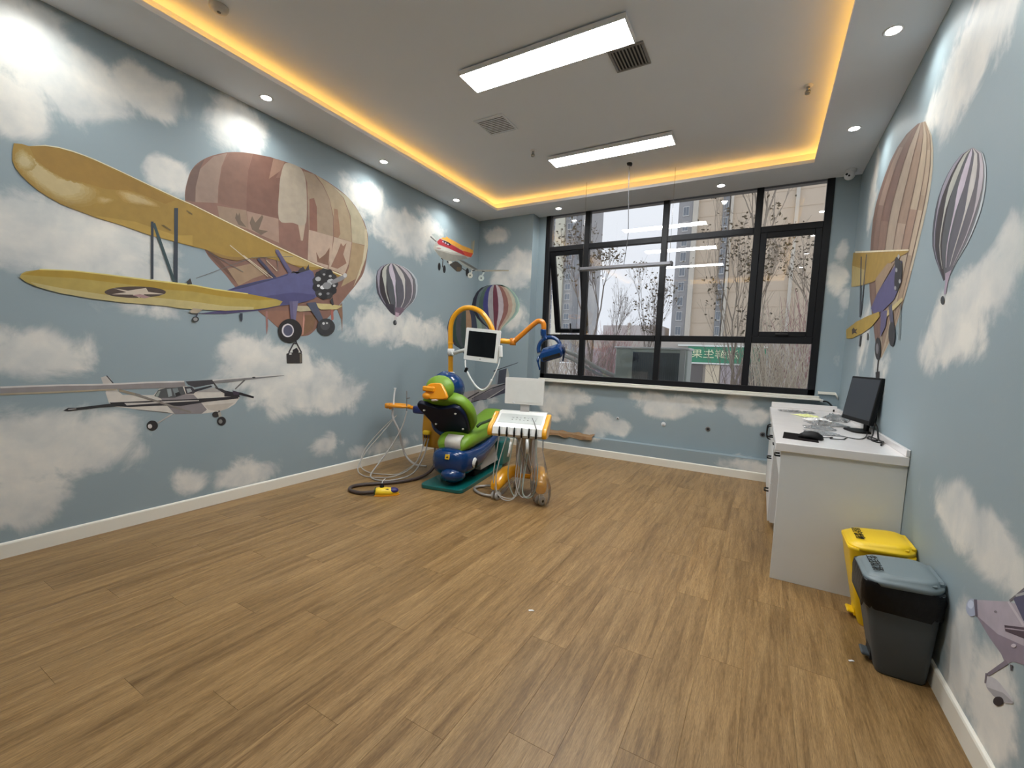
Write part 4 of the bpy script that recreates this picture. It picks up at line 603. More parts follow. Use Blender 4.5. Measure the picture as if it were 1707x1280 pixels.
  [164,140,124,-3644,2424,-3576,2415,-3514,2372,-3460,2301,-3416,2211,-3393,2110,-3401,2009,-3438,1923,-3486,1850,-3529,1778,-3566,1693,-3554,1693,-3503,1778,-3443,1851,-3381,1923,-3333,2008,-3320,2109,-3348,2210,-3402,2299,-3472,2370,-3553,2415,-3643,2424],
  [172,166,148,-3643,2424,-3553,2415,-3472,2370,-3402,2299,-3348,2210,-3320,2109,-3333,2008,-3381,1923,-3443,1851,-3503,1778,-3554,1693,-3543,1693,-3482,1779,-3410,1851,-3335,1923,-3279,2007,-3262,2108,-3293,2209,-3356,2297,-3438,2369,-3535,2415,-3642,2424],
  [134,154,146,-3642,2424,-3535,2415,-3438,2369,-3356,2297,-3293,2209,-3262,2108,-3279,2007,-3335,1923,-3410,1851,-3482,1779,-3543,1693,-3536,1693,-3468,1779,-3386,1852,-3304,1923,-3241,2007,-3221,2108,-3255,2208,-3324,2296,-3414,2368,-3522,2414,-3642,2423],
  [150,176,160,-3642,2423,-3522,2414,-3414,2368,-3324,2296,-3255,2208,-3221,2108,-3241,2007,-3304,1923,-3386,1852,-3468,1779,-3536,1693,-3532,1693,-3459,1779,-3372,1852,-3284,1923,-3217,2007,-3196,2107,-3232,2208,-3304,2296,-3400,2368,-3515,2414,-3641,2423],
  [110,108,116,-3634,1692,-3543,1693,-3562,1616,-3608,1615],
 ],
 ('printed_grey_jet', 'L'): [
  [148,142,140,5337,747,5415,758,5743,779,5743,590,5656,585,5555,653,5444,709],
  [104,100,106,5656,585,5681,636,5743,651,5743,590],
  [44,38,42,5578,649,5743,694,5743,716,5559,668],
  [52,48,54,5686,639,5743,653,5743,666,5676,650],
  [40,36,44,5659,579,5743,588,5743,601,5652,590],
 ],
 ('printed_grey_jet', 'C'): [
  [148,142,140,-3972,779,-3912,794,-3662,884,-3540,910,-3526,894,-3384,935,-3257,943,-3254,881,-3389,848,-3654,675,-3788,643,-3972,590],
  [104,100,106,-3972,651,-3811,735,-3622,823,-3383,911,-3257,928,-3254,881,-3389,848,-3654,675,-3788,643,-3972,590],
  [44,38,42,-3972,694,-3876,750,-3886,763,-3972,716],
  [52,48,54,-3972,653,-3629,833,-3635,843,-3972,666],
  [48,48,56,-3642,841,-3384,933,-3258,959,-3256,920,-3383,911,-3622,827],
  [66,68,78,-3540,901,-3521,1117,-3384,1157,-3398,934],
  [130,134,140,-3595,1097,-3549,1112,-3540,901,-3568,899],
  [168,168,162,-3382,1155,-3366,1152,-3330,1048,-3350,1000,-3396,1005],
  [50,52,58,-3616,1093,-3189,1248,-3192,1255,-3622,1107],
  [58,58,72,-3846,634,-3730,660,-3417,844,-3254,881,-3252,818,-3469,754,-3654,675,-3788,635],
  [170,166,162,-3730,660,-3417,849,-3417,838,-3711,654],
  [40,36,44,-3972,588,-3864,627,-3868,638,-3972,600],
 ],
}

# ================================================================ ROOM SHELL
def cloud_nodes(m, b, rough):
    n = m.node_tree.nodes; L = m.node_tree.links
    at = n.new('ShaderNodeAttribute'); at.attribute_name = 'cloud'
    geo = n.new('ShaderNodeNewGeometry')
    def noise(scale, det, dist=0, rgh=.55):
        k = n.new('ShaderNodeTexNoise'); k.inputs['Scale'].default_value = scale; k.inputs['Detail'].default_value = det; k.inputs['Roughness'].default_value = rgh; k.inputs['Distortion'].default_value = dist
        L.new(geo.outputs['Position'], k.inputs['Vector']); return k
    def math_(op, a, b_, clamp=False):
        k = n.new('ShaderNodeMath'); k.operation = op; k.use_clamp = clamp
        for i, x in enumerate((a, b_)):
            if isinstance(x, (int, float)): k.inputs[i].default_value = x
            else: L.new(x, k.inputs[i])
        return k.outputs[0]
    n1 = noise(3.0, 9, .5, .62); n2 = noise(1.3, 5)
    s = math_('ADD', at.outputs['Fac'], math_('MULTIPLY', math_('SUBTRACT', n1.outputs['Fac'], .5), 1.25))
    mr = n.new('ShaderNodeMapRange'); mr.interpolation_type = 'SMOOTHSTEP'; mr.inputs['From Min'].default_value = .34; mr.inputs['From Max'].default_value = .70
    L.new(s, mr.inputs['Value'])
    gate = n.new('ShaderNodeMapRange'); gate.inputs['From Min'].default_value = .04; gate.inputs['From Max'].default_value = .25; L.new(at.outputs['Fac'], gate.inputs['Value'])
    msk = math_('MULTIPLY', math_('MULTIPLY', mr.outputs[0], gate.outputs[0]), .93)
    sky = n.new('ShaderNodeMix'); sky.data_type = 'RGBA'; sky.inputs[6].default_value = (*WALL_A, 1); sky.inputs[7].default_value = (*WALL_B, 1); L.new(n2.outputs['Fac'], sky.inputs[0])
    n3 = noise(3.4, 6, .2)
    cr = n.new('ShaderNodeMapRange'); cr.inputs['From Min'].default_value = .3; cr.inputs['From Max'].default_value = .68; L.new(n3.outputs['Fac'], cr.inputs['Value'])
    cc = n.new('ShaderNodeMix'); cc.data_type = 'RGBA'; cc.inputs[6].default_value = (*CLOUD_A, 1); cc.inputs[7].default_value = (*CLOUD_B, 1); L.new(cr.outputs[0], cc.inputs[0])
    fin = n.new('ShaderNodeMix'); fin.data_type = 'RGBA'; L.new(msk, fin.inputs[0]); L.new(sky.outputs[2], fin.inputs[6]); L.new(cc.outputs[2], fin.inputs[7])
    L.new(fin.outputs[2], b.inputs['Base Color']); b.inputs['Roughness'].default_value = rough
    bp = n.new('ShaderNodeBump'); bp.inputs['Strength'].default_value = .12; bp.inputs['Distance'].default_value = .002
    n4 = noise(160, 2); L.new(n4.outputs['Fac'], bp.inputs['Height']); L.new(bp.outputs['Normal'], b.inputs['Normal'])
WALL_A, WALL_B = (.250, .315, .345), (.300, .370, .400)
CLOUD_A, CLOUD_B = (.52, .54, .54), (.82, .78, .71)
sky_paper = bpy.data.materials.new('sky_wallpaper'); sky_paper.use_nodes = True
cloud_nodes(sky_paper, sky_paper.node_tree.nodes['Principled BSDF'], .55)

def cloud_value(key, a, z):
    d = 0
    for ca, cz, ra, rz, s in CLOUDS[key]:
        q = ((a-ca)/ra)**2 + ((z-cz)/rz)**2
        if q < 4: d = max(d, s*math.exp(-q*.8)) if q < 9 else d
    return d
def paper(name, key, a0, a1, z0, z1, pt, step=.04, parent=None, kind='structure'):
    na = max(1, round((a1-a0)/step)); nz_ = max(1, round((z1-z0)/step)); vs = []; val = []
    for j in range(nz_+1):
        for i in range(na+1):
            a = a0+(a1-a0)*i/na; z = z0+(z1-z0)*j/nz_; vs.append(pt(a, z)); val.append(cloud_value(key, a, z) if key else 0)
    fs = [(j*(na+1)+i, j*(na+1)+i+1, (j+1)*(na+1)+i+1, (j+1)*(na+1)+i) for j in range(nz_) for i in range(na)]
    me = bpy.data.meshes.new(name); me.from_pydata(vs, [], fs); me.materials.append(sky_paper)
    at = me.attributes.new('cloud', 'FLOAT', 'POINT'); at.data.foreach_set('value', val)
    o = bpy.data.objects.new(name, me); COL.objects.link(o)
    if parent: o.parent = parent
    else: o['kind'] = kind
    return o
wall_left = paper('wall_left', 'L', YB, YC, 0, ZT, lambda a, z: (XL, a, z))
wall_right = paper('wall_right', 'R', YB, YW, 0, ZT, lambda a, z: (XR, a, z))
wall_back = paper('wall_back', 'W', -3.03, XR, .25, WZ0, lambda a, z: (a, YW, z))
paper('wall_piece', 'W', -3.03, WX0, WZ0, ZT, lambda a, z: (a, YW, z), parent=wall_back)
paper('wall_piece', 'W', WX1, XR, WZ0, ZT, lambda a, z: (a, YW, z), parent=wall_back)
pil = paper('pillar', 'C', XL, -3.03, 0, ZT, lambda a, z: (a, YC, z), parent=wall_back)
paper('pillar_side', None, YC, YW, 0, ZT, lambda a, z: (-3.03, a, z), parent=wall_back)
paper('ledge_front', 'W', -3.03, XR, 0, .25, lambda a, z: (a, YF, z), parent=wall_back)
paper('ledge_top', None, -3.03, XR, YF, YW, lambda a, z: (a, z, .25), parent=wall_back)
wall_front = paper('wall_front', None, XL, XR, 0, ZT, lambda a, z: (a, YB, z), step=.5)

# pictures printed on the wallpaper: flat print, its own colours
pm = bpy.data.materials.new('mural_print'); pm.use_nodes = True
n = pm.node_tree.nodes; b = n['Principled BSDF']; at = n.new('ShaderNodeAttribute'); at.attribute_name = 'ink'
no = n.new('ShaderNodeTexNoise'); no.inputs['Scale'].default_value = 14; no.inputs['Detail'].default_value = 5
ge = n.new('ShaderNodeNewGeometry'); pm.node_tree.links.new(ge.outputs['Position'], no.inputs['Vector'])
mr = n.new('ShaderNodeMapRange'); mr.inputs['To Min'].default_value = .80; mr.inputs['To Max'].default_value = 1.2; pm.node_tree.links.new(no.outputs['Fac'], mr.inputs['Value'])
vm = n.new('ShaderNodeVectorMath'); vm.operation = 'SCALE'; pm.node_tree.links.new(at.outputs['Color'], vm.inputs[0]); pm.node_tree.links.new(mr.outputs[0], vm.inputs['Scale'])
pm.node_tree.links.new(vm.outputs[0], b.inputs['Base Color']); b.inputs['Roughness'].default_value = .6
INK = 1.22
PRINT_BASE = {'printed_yellow_biplane': .0046, 'printed_colourful_balloon': .0016}   # later prints lie over earlier ones
PRINT_LABELS = {'printed_brown_balloon': 'brown and cream hot air balloon printed on the wallpaper', 'printed_yellow_biplane': 'yellow winged purple biplane printed on the wallpaper',
 'printed_white_plane': 'white high-wing plane with black stripe printed on the wallpaper', 'printed_grey_balloon': 'grey and white striped balloon printed on the wallpaper',
 'printed_grey_plane': 'nose of a grey plane printed on the wallpaper', 'printed_orange_jet': 'small orange and red jet printed across the corner',
 'printed_dark_striped_balloon': 'dark striped balloon printed on the wallpaper', 'printed_colourful_balloon': 'balloon with red and pale stripes printed on the wallpaper', 'printed_grey_jet': 'grey jet printed on the wallpaper'}
for (nm, wk), prims in PRINTS.items():
    vs, fs, cols = [], [], []
    for i, row in enumerate(prims):
        q = row[3:]
        e = .0008 + PRINT_BASE.get(nm, 0) + i*.00008; o0 = len(vs); c = [min(.9, x*INK) for x in lin(tuple(v/255 for v in row[:3]))]
        for k in range(0, len(q), 2):
            a, z = q[k]/1000, q[k+1]/1000
            vs.append({'L': (XL+e, a, z), 'R': (XR-e, a, z), 'C': (a, YC-e, z), 'W': (a, YW-e, z)}[wk]); cols += [*c, 1]
        fs.append(tuple(range(o0, len(vs))))
    me = bpy.data.meshes.new(nm); me.from_pydata(vs, [], fs); me.materials.append(pm)
    ca = me.color_attributes.new('ink', 'FLOAT_COLOR', 'POINT'); ca.data.foreach_set('color', cols)
    o = bpy.data.objects.new(nm, me); COL.objects.link(o); o.parent = {'L': wall_left, 'R': wall_right, 'C': wall_back, 'W': wall_back}[wk]; o['label'] = PRINT_LABELS[nm]

# ---------------------------------------------------------------- floor of separate boards
fm = bpy.data.materials.new('oak_boards'); fm.use_nodes = True
n = fm.node_tree.nodes; L = fm.node_tree.links; b = n['Principled BSDF']
ge = n.new('ShaderNodeNewGeometry'); oi = n.new('ShaderNodeObjectInfo')
cmb = n.new('ShaderNodeCombineXYZ'); rm = n.new('ShaderNodeMath'); rm.operation = 'MULTIPLY'; rm.inputs[1].default_value = 37; L.new(oi.outputs['Random'], rm.inputs[0]); L.new(rm.outputs[0], cmb.inputs[0]); L.new(rm.outputs[0], cmb.inputs[2])
ad = n.new('ShaderNodeVectorMath'); ad.operation = 'ADD'; L.new(ge.outputs['Position'], ad.inputs[0]); L.new(cmb.outputs[0], ad.inputs[1])
def stretched(sx, sy, scale, det, dist):
    mp = n.new('ShaderNodeMapping'); mp.inputs['Scale'].default_value = (sx, sy, 1); L.new(ad.outputs[0], mp.inputs['Vector'])
    k = n.new('ShaderNodeTexNoise'); k.inputs['Scale'].default_value = scale; k.inputs['Detail'].default_value = det; k.inputs['Distortion'].default_value = dist; k.inputs['Roughness'].default_value = .6
    L.new(mp.outputs[0], k.inputs['Vector']); return k.outputs['Fac']
g1 = stretched(13, .9, 1.6, 8, .8); g2 = stretched(46, 2.6, 3, 7, .9); g3 = stretched(3.0, .6, 1.2, 3, .3)
ra = n.new('ShaderNodeValToRGB'); es = ra.color_ramp.elements; es[0].position = .30; es[0].color = (.182, .102, .037, 1); es[1].position = .74; es[1].color = (.384, .242, .106, 1)
e2 = es.new(.5); e2.color = (.288, .173, .070, 1); L.new(g1, ra.inputs[0])
mxa = n.new('ShaderNodeMix'); mxa.data_type = 'RGBA'; mxa.blend_type = 'MULTIPLY'; mxa.inputs[0].default_value = .55
rb = n.new('ShaderNodeValToRGB'); rb.color_ramp.elements[0].position = .35; rb.color_ramp.elements[0].color = (.60, .55, .50, 1); rb.color_ramp.elements[1].position = .6; rb.color_ramp.elements[1].color = (1.1, 1.1, 1.1, 1); L.new(g2, rb.inputs[0])
L.new(ra.outputs[0], mxa.inputs[6]); L.new(rb.outputs[0], mxa.inputs[7])
tone = n.new('ShaderNodeMapRange'); tone.inputs['To Min'].default_value = .95; tone.inputs['To Max'].default_value = 1.05; L.new(oi.outputs['Random'], tone.inputs['Value'])
t3 = n.new('ShaderNodeMapRange'); t3.inputs['From Min'].default_value = .3; t3.inputs['From Max'].default_value = .7; t3.inputs['To Min'].default_value = .86; t3.inputs['To Max'].default_value = 1.14; L.new(g3, t3.inputs['Value'])
tm = n.new('ShaderNodeMath'); tm.operation = 'MULTIPLY'; L.new(tone.outputs[0], tm.inputs[0]); L.new(t3.outputs[0], tm.inputs[1])
g4 = stretched(130, 7, 3, 6, 1.4)
f4 = n.new('ShaderNodeMapRange'); f4.inputs['From Min'].default_value = .32; f4.inputs['From Max'].default_value = .62; f4.inputs['To Min'].default_value = .62; f4.inputs['To Max'].default_value = 1.12; L.new(g4, f4.inputs['Value'])
tm2 = n.new('ShaderNodeMath'); tm2.operation = 'MULTIPLY'; L.new(tm.outputs[0], tm2.inputs[0]); L.new(f4.outputs[0], tm2.inputs[1]); tm = tm2
vs_ = n.new('ShaderNodeVectorMath'); vs_.operation = 'SCALE'; L.new(mxa.outputs[2], vs_.inputs[0]); L.new(tm.outputs[0], vs_.inputs['Scale'])
L.new(vs_.outputs[0], b.inputs['Base Color']); b.inputs['Roughness'].default_value = .35; b.inputs['Specular IOR Level'].default_value = .28
bp = n.new('ShaderNodeBump'); bp.inputs['Strength'].default_value = .18; bp.inputs['Distance'].default_value = .002; L.new(g2, bp.inputs['Height']); L.new(bp.outputs[0], b.inputs['Normal'])
floor = MB().b2((XL, YB, -.06), (XR, YW, -.008)).build('floor', mat('subfloor', (60, 45, 35), .8), kind='structure')
PW, PL = .1817, 1.22
pme = {}
def plank_mesh(ln):
    k = round(ln, 3)
    if k not in pme:
        o = MB().box((0, 0, -.004), (PW-.0004, ln-.0004, .008), None, .0006).build('plank', fm); pme[k] = o.data; bpy.data.objects.remove(o)
    return pme[k]
for i in range(26):
    y = YB-((i*.437) % 1)*PL
    while y < YF+.02:
        y0, y1 = max(y, YB), min(y+PL, YF+.02)
        if y1-y0 > .03:
            o = bpy.data.objects.new('plank', plank_mesh(y1-y0)); COL.objects.link(o); o.parent = floor; o.location = (XL+PW*(i+.5), (y0+y1)/2, 0)
        y += PL

# ---------------------------------------------------------------- ceiling with lit tray
paint = mat('ceiling_paint', (228, 233, 240), .8, var=.015, scale=3, spec=.2)
trimw = mat('trim_white', (226, 222, 210), .45, var=.02)
ceiling = MB().b2((XL-.05, YB-.05, ZT), (XR+.05, YW+.1, ZT+.1)).build('ceiling', paint, kind='structure')
so = MB()
CG = .10   # cove gap behind the lip
for a, c in (((XL, YB, ZS), (LX0, YW, ZS+.018)), ((LX1, YB, ZS), (XR, YW, ZS+.018)), ((LX0, LY1, ZS), (LX1, YW, ZS+.018)), ((LX0, YB, ZS), (LX1, LY0, ZS+.018))): so.b2(a, c)
so.build('soffit', paint, ceiling)
lip = MB()
for a, c in (((LX0-.014, LY0-.014, ZS+.018), (LX0, LY1+.014, ZS+.034)), ((LX1, LY0-.014, ZS+.018), (LX1+.014, LY1+.014, ZS+.034)), ((LX0, LY1, ZS+.018), (LX1, LY1+.014, ZS+.034)), ((LX0, LY0-.014, ZS+.018), (LX1, LY0, ZS+.034))): lip.b2(a, c)
lip.build('cove_lip', paint, ceiling)
rise = MB()
for a, c in (((XL, YB, ZS+.018), (LX0-CG, YW, ZT)), ((LX1+CG, YB, ZS+.018), (XR, YW, ZT)), ((LX0-CG, LY1+CG, ZS+.018), (LX1+CG, YW, ZT)), ((LX0-CG, YB, ZS+.018), (LX1+CG, LY0-CG, ZT))): rise.b2(a, c)
rise.build('cove_riser', paint, ceiling)
warm = emitter('warm_led', (1.0, .47, .07), COVE_L)
st = MB(); q = CG-.035
for a, c in (((LX0-q-.012, LY0-q, ZS+.0185), (LX0-q, LY1+q, ZS+.024)), ((LX1+q, LY0-q, ZS+.0185), (LX1+q+.012, LY1+q, ZS+.024)), ((LX0-q, LY1+q, ZS+.0185), (LX1+q, LY1+q+.012, ZS+.024)), ((LX0-q, LY0-q-.012, ZS+.0185), (LX1+q, LY0-q, ZS+.024))): st.b2(a, c)
st.build('led_strip', warm, ceiling)

# ---------------------------------------------------------------- baseboards
def base_prof(name, p0, p1, nrm, h=.098):
    d = (Vector(p1)-Vector(p0)).normalized(); nv = Vector(nrm)
    prof = [(0, 0), (.013, 0), (.013, h-.012), (.010, h-.004), (.004, h), (0, h)]
    o = MB(); o.ring_loft([[Vector(p)+nv*a+Vector((0, 0, z)) for a, z in prof] for p in (p0, p1)], True, False)
    return o.build(name, trimw, kind='structure')
base_prof('baseboard_left', (XL, YB, 0), (XL, YC, 0), (1, 0, 0))
base_prof('baseboard_right', (XR, YB, 0), (XR, 3.2, 0), (-1, 0, 0))
base_prof('baseboard_back', (-3.03, YF, 0), (.14, YF, 0), (0, -1, 0))
base_prof('baseboard_pillar', (XL+.013, YC, 0), (-3.03, YC, 0), (0, -1, 0))

# ---------------------------------------------------------------- window
alu = mat('dark_aluminium', (13, 14, 18), .45, 0, var=.1, spec=.3)
glass = glass_mat('window_glass', (.97, .98, .98), 1.5, 0, 1.9)
XM = [(-2.31, -2.237), (-1.258, -1.186), (-.213, -.14)]
ZM = [(1.615, 1.69), (2.885, 2.955)]
fr = MB(); y0, y1 = YW-.012, YW+.06
fr.b2((WX0, y0, WZ0), (WX0+.07, y1, ZS+.03), .004).b2((WX1-.07, y0, WZ0), (WX1, y1, ZS+.03), .004).b2((WX0, y0, WZ0), (WX1, y1, WZ0+.07), .004).b2((WX0, y0, ZS), (WX1, y1, ZS+.05), .004)
window = fr.build('window_1', alu, kind='structure')
for a, c in XM: MB().b2((a, y0, WZ0+.07), (c, y1, ZS), .004).build('mullion', alu, window)
xs = [(WX0+.07, XM[0][0]), (XM[0][1], XM[1][0]), (XM[1][1], XM[2][0]), (XM[2][1], WX1-.07)]
zs = [(WZ0+.07, ZM[0][0]), (ZM[0][1], ZM[1][0]), (ZM[1][1], ZS)]
for a, c in ZM:
    for x0, x1 in xs: MB().b2((x0, y0, a), (x1, y1, c), .004).build('transom', alu, window)
gasket = mat('gasket', (18, 18, 20), .6)
for i, (x0, x1) in enumerate(xs):
    for j, (z0, z1) in enumerate(zs):
        if j == 1 and i in (0, 3): continue
        MB().b2((x0, YW+.026, z0), (x1, YW+.032, z1)).build('pane', glass, window)
def sash(i, side, tilt, label):
    x0, x1 = xs[i]; z0, z1 = zs[1]; sh = z1-z0
    e = bpy.data.objects.new('sash', None); COL.objects.link(e); e.parent = window; e['label'] = label
    e.location = (x0, YW+.012, z1); e.rotation_euler = (tilt, 0, 0)
    w = x1-x0; t = side; bt = .06
    for a, c in (((0, -.02, -sh), (t, .03, 0)), ((w-t, -.02, -sh), (w, .03, 0)), ((t, -.02, -bt), (w-t, .03, 0)), ((t, -.02, -sh), (w-t, .03, -sh+bt))): MB().b2(a, c, .004).build('sash_rail', alu, e)
    MB().b2((t, .004, -sh+bt), (w-t, .01, -bt)).build('pane', glass, e)
    h = MB()
    if tilt: h.box((w*.5, -.03, -sh+bt+.02), (.016, .02, .14), None, .003).box((w*.5, -.028, -sh+bt-.02), (.05, .02, .03), None, .003)
    else: h.box((w*.5, -.032, -sh+.03), (.13, .022, .022), None, .004).box((w*.5, -.024, -sh+.035), (.05, .02, .035), None, .003)
    h.build('handle', gasket, e)
sash(0, .08, R(16), 'window sash tilted open at the bottom')
sash(3, .066, 0, 'closed window sash with a handle at its bottom')
sill = MB().b2((WX0, YW-.085, .99), (.585, YW, 1.012), .004).b2((WX0, YW-.06, 1.012), (.57, YW, WZ0), .004).build('sill', mat('sill_stone', (214, 210, 200), .35, var=.05, scale=30), window)

# outer wall thickness around the opening (seen only past the open sash)
ow = mat('outer_wall', (150, 145, 138), .8)
MB().b2((WX0-.2, YW+.06, -.3), (WX1+.4, YW+.26, WZ0)).b2((WX0-.9, YW+.06, -.3), (WX0, YW+.26, ZT+.2)).b2((WX1, YW+.06, -.3), (WX1+.9, YW+.26, ZT+.2)).b2((WX0, YW+.06, ZS+.04), (WX1, YW+.26, ZT+.2)).build('trim_1', ow, kind='structure')

# ================================================================ CEILING FITTINGS
ledm = emitter('led_panel', (.95, .98, 1.0), PANEL_L)
wmetal = mat('white_metal', (225, 226, 228), .4, var=.02)
def ceiling_light(y, w, label):
    t = thing('ceiling_light', label, 'ceiling light', (-1.552, y, ZT), 0, 'ceiling light panels')
    f = MB(); a = .637; h = w/2
    f.b2((-a-.008, -h-.008, -.046), (a+.008, -h, -.012)).b2((-a-.008, h, -.046), (a+.008, h+.008, -.012)).b2((-a-.008, -h, -.046), (-a, h, -.012)).b2((a, -h, -.046), (a+.008, h, -.012)).b2((-a, -h, -.02), (a, h, -.012))
    f.build('frame', wmetal, t)
    MB().b2((-a, -h, -.0445), (a, h, -.036)).build('diffuser', ledm, t)
    for sx in (-.45, .45): MB().b2((sx-.02, -.02, -.012), (sx+.02, .02, 0)).build('mount_bracket', wmetal, t)
    return t
ceiling_light(2.961, .239, 'long bright ceiling light panel nearer the dark air vent')
ceiling_light(4.547, .20, 'long bright ceiling light panel nearest the window')
ceiling_light(1.36, .22, 'long bright ceiling light panel out of view behind the two others')

lens = emitter('downlight_lens', (1, .99, .96), LENS_L)
DL = [(-3.70, .95, 'leftmost downlight on the left border, farthest from the window'), (-3.722, 2.25, 'downlight over the left wall above the yellow biplane wing'), (-3.74, 3.555, 'downlight over the left wall above the brown printed balloon'), (-3.732, 4.84, 'downlight over the left wall nearest the window corner'),
      (-2.612, 5.68, 'downlight above the left end of the window'), (-.579, 5.69, 'downlight above the right half of the window'),
      (.521, 4.80, 'downlight on the right border nearer the window'), (.528, 3.54, 'downlight on the right border nearest the camera in view'), (.53, 2.25, 'downlight on the right border behind the view'), (.53, .95, 'downlight on the right border far behind the view')]
for x, y, lb in DL:
    t = thing('downlight', lb, 'downlight', (x, y, ZS), 0, 'recessed downlights')
    MB().ring_loft([[(r*math.cos(2*PI*k/24), r*math.sin(2*PI*k/24), z) for k in range(24)] for r, z in ((.036, -.001), (.046, -.006), (.052, -.004), (.053, 0))], False).build('trim_ring', wmetal, t)
    MB().lathe([(.0005, -.003), (.037, -.003), (.037, -.001)], n=24).build('lens', lens, t)
    ld = bpy.data.lights.new('downlight_beam', 'SPOT'); ld.energy = SPOT_W; ld.spot_size = R(150); ld.spot_blend = 1.0; ld.shadow_soft_size = .03; ld.color = (.97, 1, .98)
    lo = bpy.data.objects.new('downlight_beam', ld); COL.objects.link(lo); lo.parent = t; lo.location = (0, 0, -.012)

vdark = mat('vent_dark', (30, 30, 32), .6); vgrey = mat('vent_grey', (120, 118, 116), .5)
def vent(x, y, s, along, ns, slat_m, label, tone):
    t = thing('air_vent', label, 'air vent', (x, y, ZT))
    h = s/2
    f = MB()
    for a, c in (((-h, -h, -.012), (h, -h+.018, 0)), ((-h, h-.018, -.012), (h, h, 0)), ((-h, -h+.018, -.012), (-h+.018, h-.018, 0)), ((h-.018, -h+.018, -.012), (h, h-.018, 0))): f.b2(a, c, .002)
    f.build('frame', tone, t)
    MB().b2((-h+.01, -h+.01, -.002), (h-.01, h-.01, -.0005)).build('duct', vdark, t)
    sl = None
    for k in range(ns):
        p = -h+.018+(s-.036)*(k+.5)/ns; wd = (s-.036)/ns*(.62 if along == 'y' else .86)
        rot = Euler((R(12), 0, 0)) if along == 'x' else Euler((0, R(30), 0))
        c = (0, p, -.008) if along == 'x' else (p, 0, -.008); d = (s-.036, wd, .002) if along == 'x' else (wd, s-.036, .002)
        MB().box(c, d, rot).build('slat', slat_m, t)
vent(-1.0, 3.27, .25, 'y', 9, mat('vent_slat_grey', (150, 146, 140), .5), 'square air vent with dark gaps beside the larger light panel', mat('vent_frame_grey', (130, 128, 126), .5))
vent(-2.365, 3.65, .31, 'x', 10, paint, 'square white slatted air vent between the two light panels', paint)
chrome = mat('chrome', (170, 168, 165), .25, .9)
for x, y, lb in ((-2.285, 4.26, 'small sprinkler head on the ceiling left of the farther light panel'), (.14, 4.20, 'small sprinkler head on the ceiling by the right cove')):
    t = thing('sprinkler', lb, 'sprinkler', (x, y, ZT), 0, 'ceiling sprinklers')
    MB().lathe([(.001, 0), (.032, 0), (.03, -.008), (.012, -.012)], n=20).build('escutcheon', wmetal, t)
    MB().lathe([(.012, -.01), (.012, -.03), (.006, -.034), (.006, -.055), (.001, -.055)], n=12).cyl((-.012, 0, -.03), (-.012, 0, -.055), .003, 6).cyl((.012, 0, -.03), (.012, 0, -.055), .003, 6).lathe([(.001, -.06), (.02, -.06), (.02, -.0445), (.001, -.055)], n=16).build('head', chrome, t)
t = thing('smoke_detector', 'round pale detector on the ceiling at the upper left', 'detector', (-3.22, 1.64, ZT))
MB().lathe([(.001, 0), (.055, 0), (.055, -.012), (.045, -.028), (.02, -.034), (.001, -.034)], n=28).build('housing', mat('detector_plastic', (205, 200, 190), .5), t)
MB().lathe([(.001, -.034), (.012, -.034), (.01, -.038), (.001, -.038)], n=14).build('sensor_cap', vgrey, t)
# security camera under the border
t = thing('security_camera', 'white dome security camera under the border above the window corner', 'camera', (.635, 5.77, ZS))
MB().lathe([(.001, 0), (.05, 0), (.05, -.02), (.04, -.03), (.001, -.03)], n=24).build('mount', wmetal, t)
MB().ell((-.01, -.015, -.062), (.047, .047, .042), 20, 10).build('dome', wmetal, t)
MB().lathe([(.001, 0), (.011, 0), (.011, .006), (.001, .006)], (-.038, -.056, -.058), 14, Euler((R(80), 0, R(-32))).to_matrix()).lathe([(.001, 0), (.009, 0), (.009, .006), (.001, .006)], (-.018, -.064, -.076), 14, Euler((R(100), 0, R(-20))).to_matrix()).build('lens', vdark, t)
# hanging linear lamp, unlit
t = thing('hanging_bar_light', 'unlit slim grey bar light hung on two wires before the window', 'pendant light', (-1.545, 5.30, 2.47))
al = mat('anodised_grey', (120, 120, 124), .4, .5)
MB().b2((-.545, -.04, -.012), (.545, .04, .022), .004).build('housing', al, t)
MB().b2((-.53, -.034, -.015), (.53, .034, -.0125)).build('diffuser', mat('frosted', (150, 150, 152), .5), t)
for sx in (-.55, .55): MB().b2((sx-.012, -.042, -.02), (sx+.012, .042, .026), .003).build('end_cap', mat('end_cap', (70, 68, 70), .5), t)
for sx in (-.525, .525): MB().cyl((sx, 0, .02), (sx*1.0, 0, ZT-2.47), .002, 6).build('wire', chrome, t)
MB().tube(spl([(.09, -.32, ZT-2.475), (.088, -.28, .75), (.07, -.14, .35), (.02, -.03, .12), (-.0, 0, .02)]), .004, 6).build('cable', al, t)
MB().lathe([(.001, 0), (.03, 0), (.022, -.02), (.001, -.02)], (.09, -.32, ZT-2.47), 16).tube(spl([(.09, -.32, ZT-2.49), (.11, -.31, ZT-2.50), (.115, -.3, ZT-2.47)]), .004, 6).build('ceiling_hook', vdark, t)

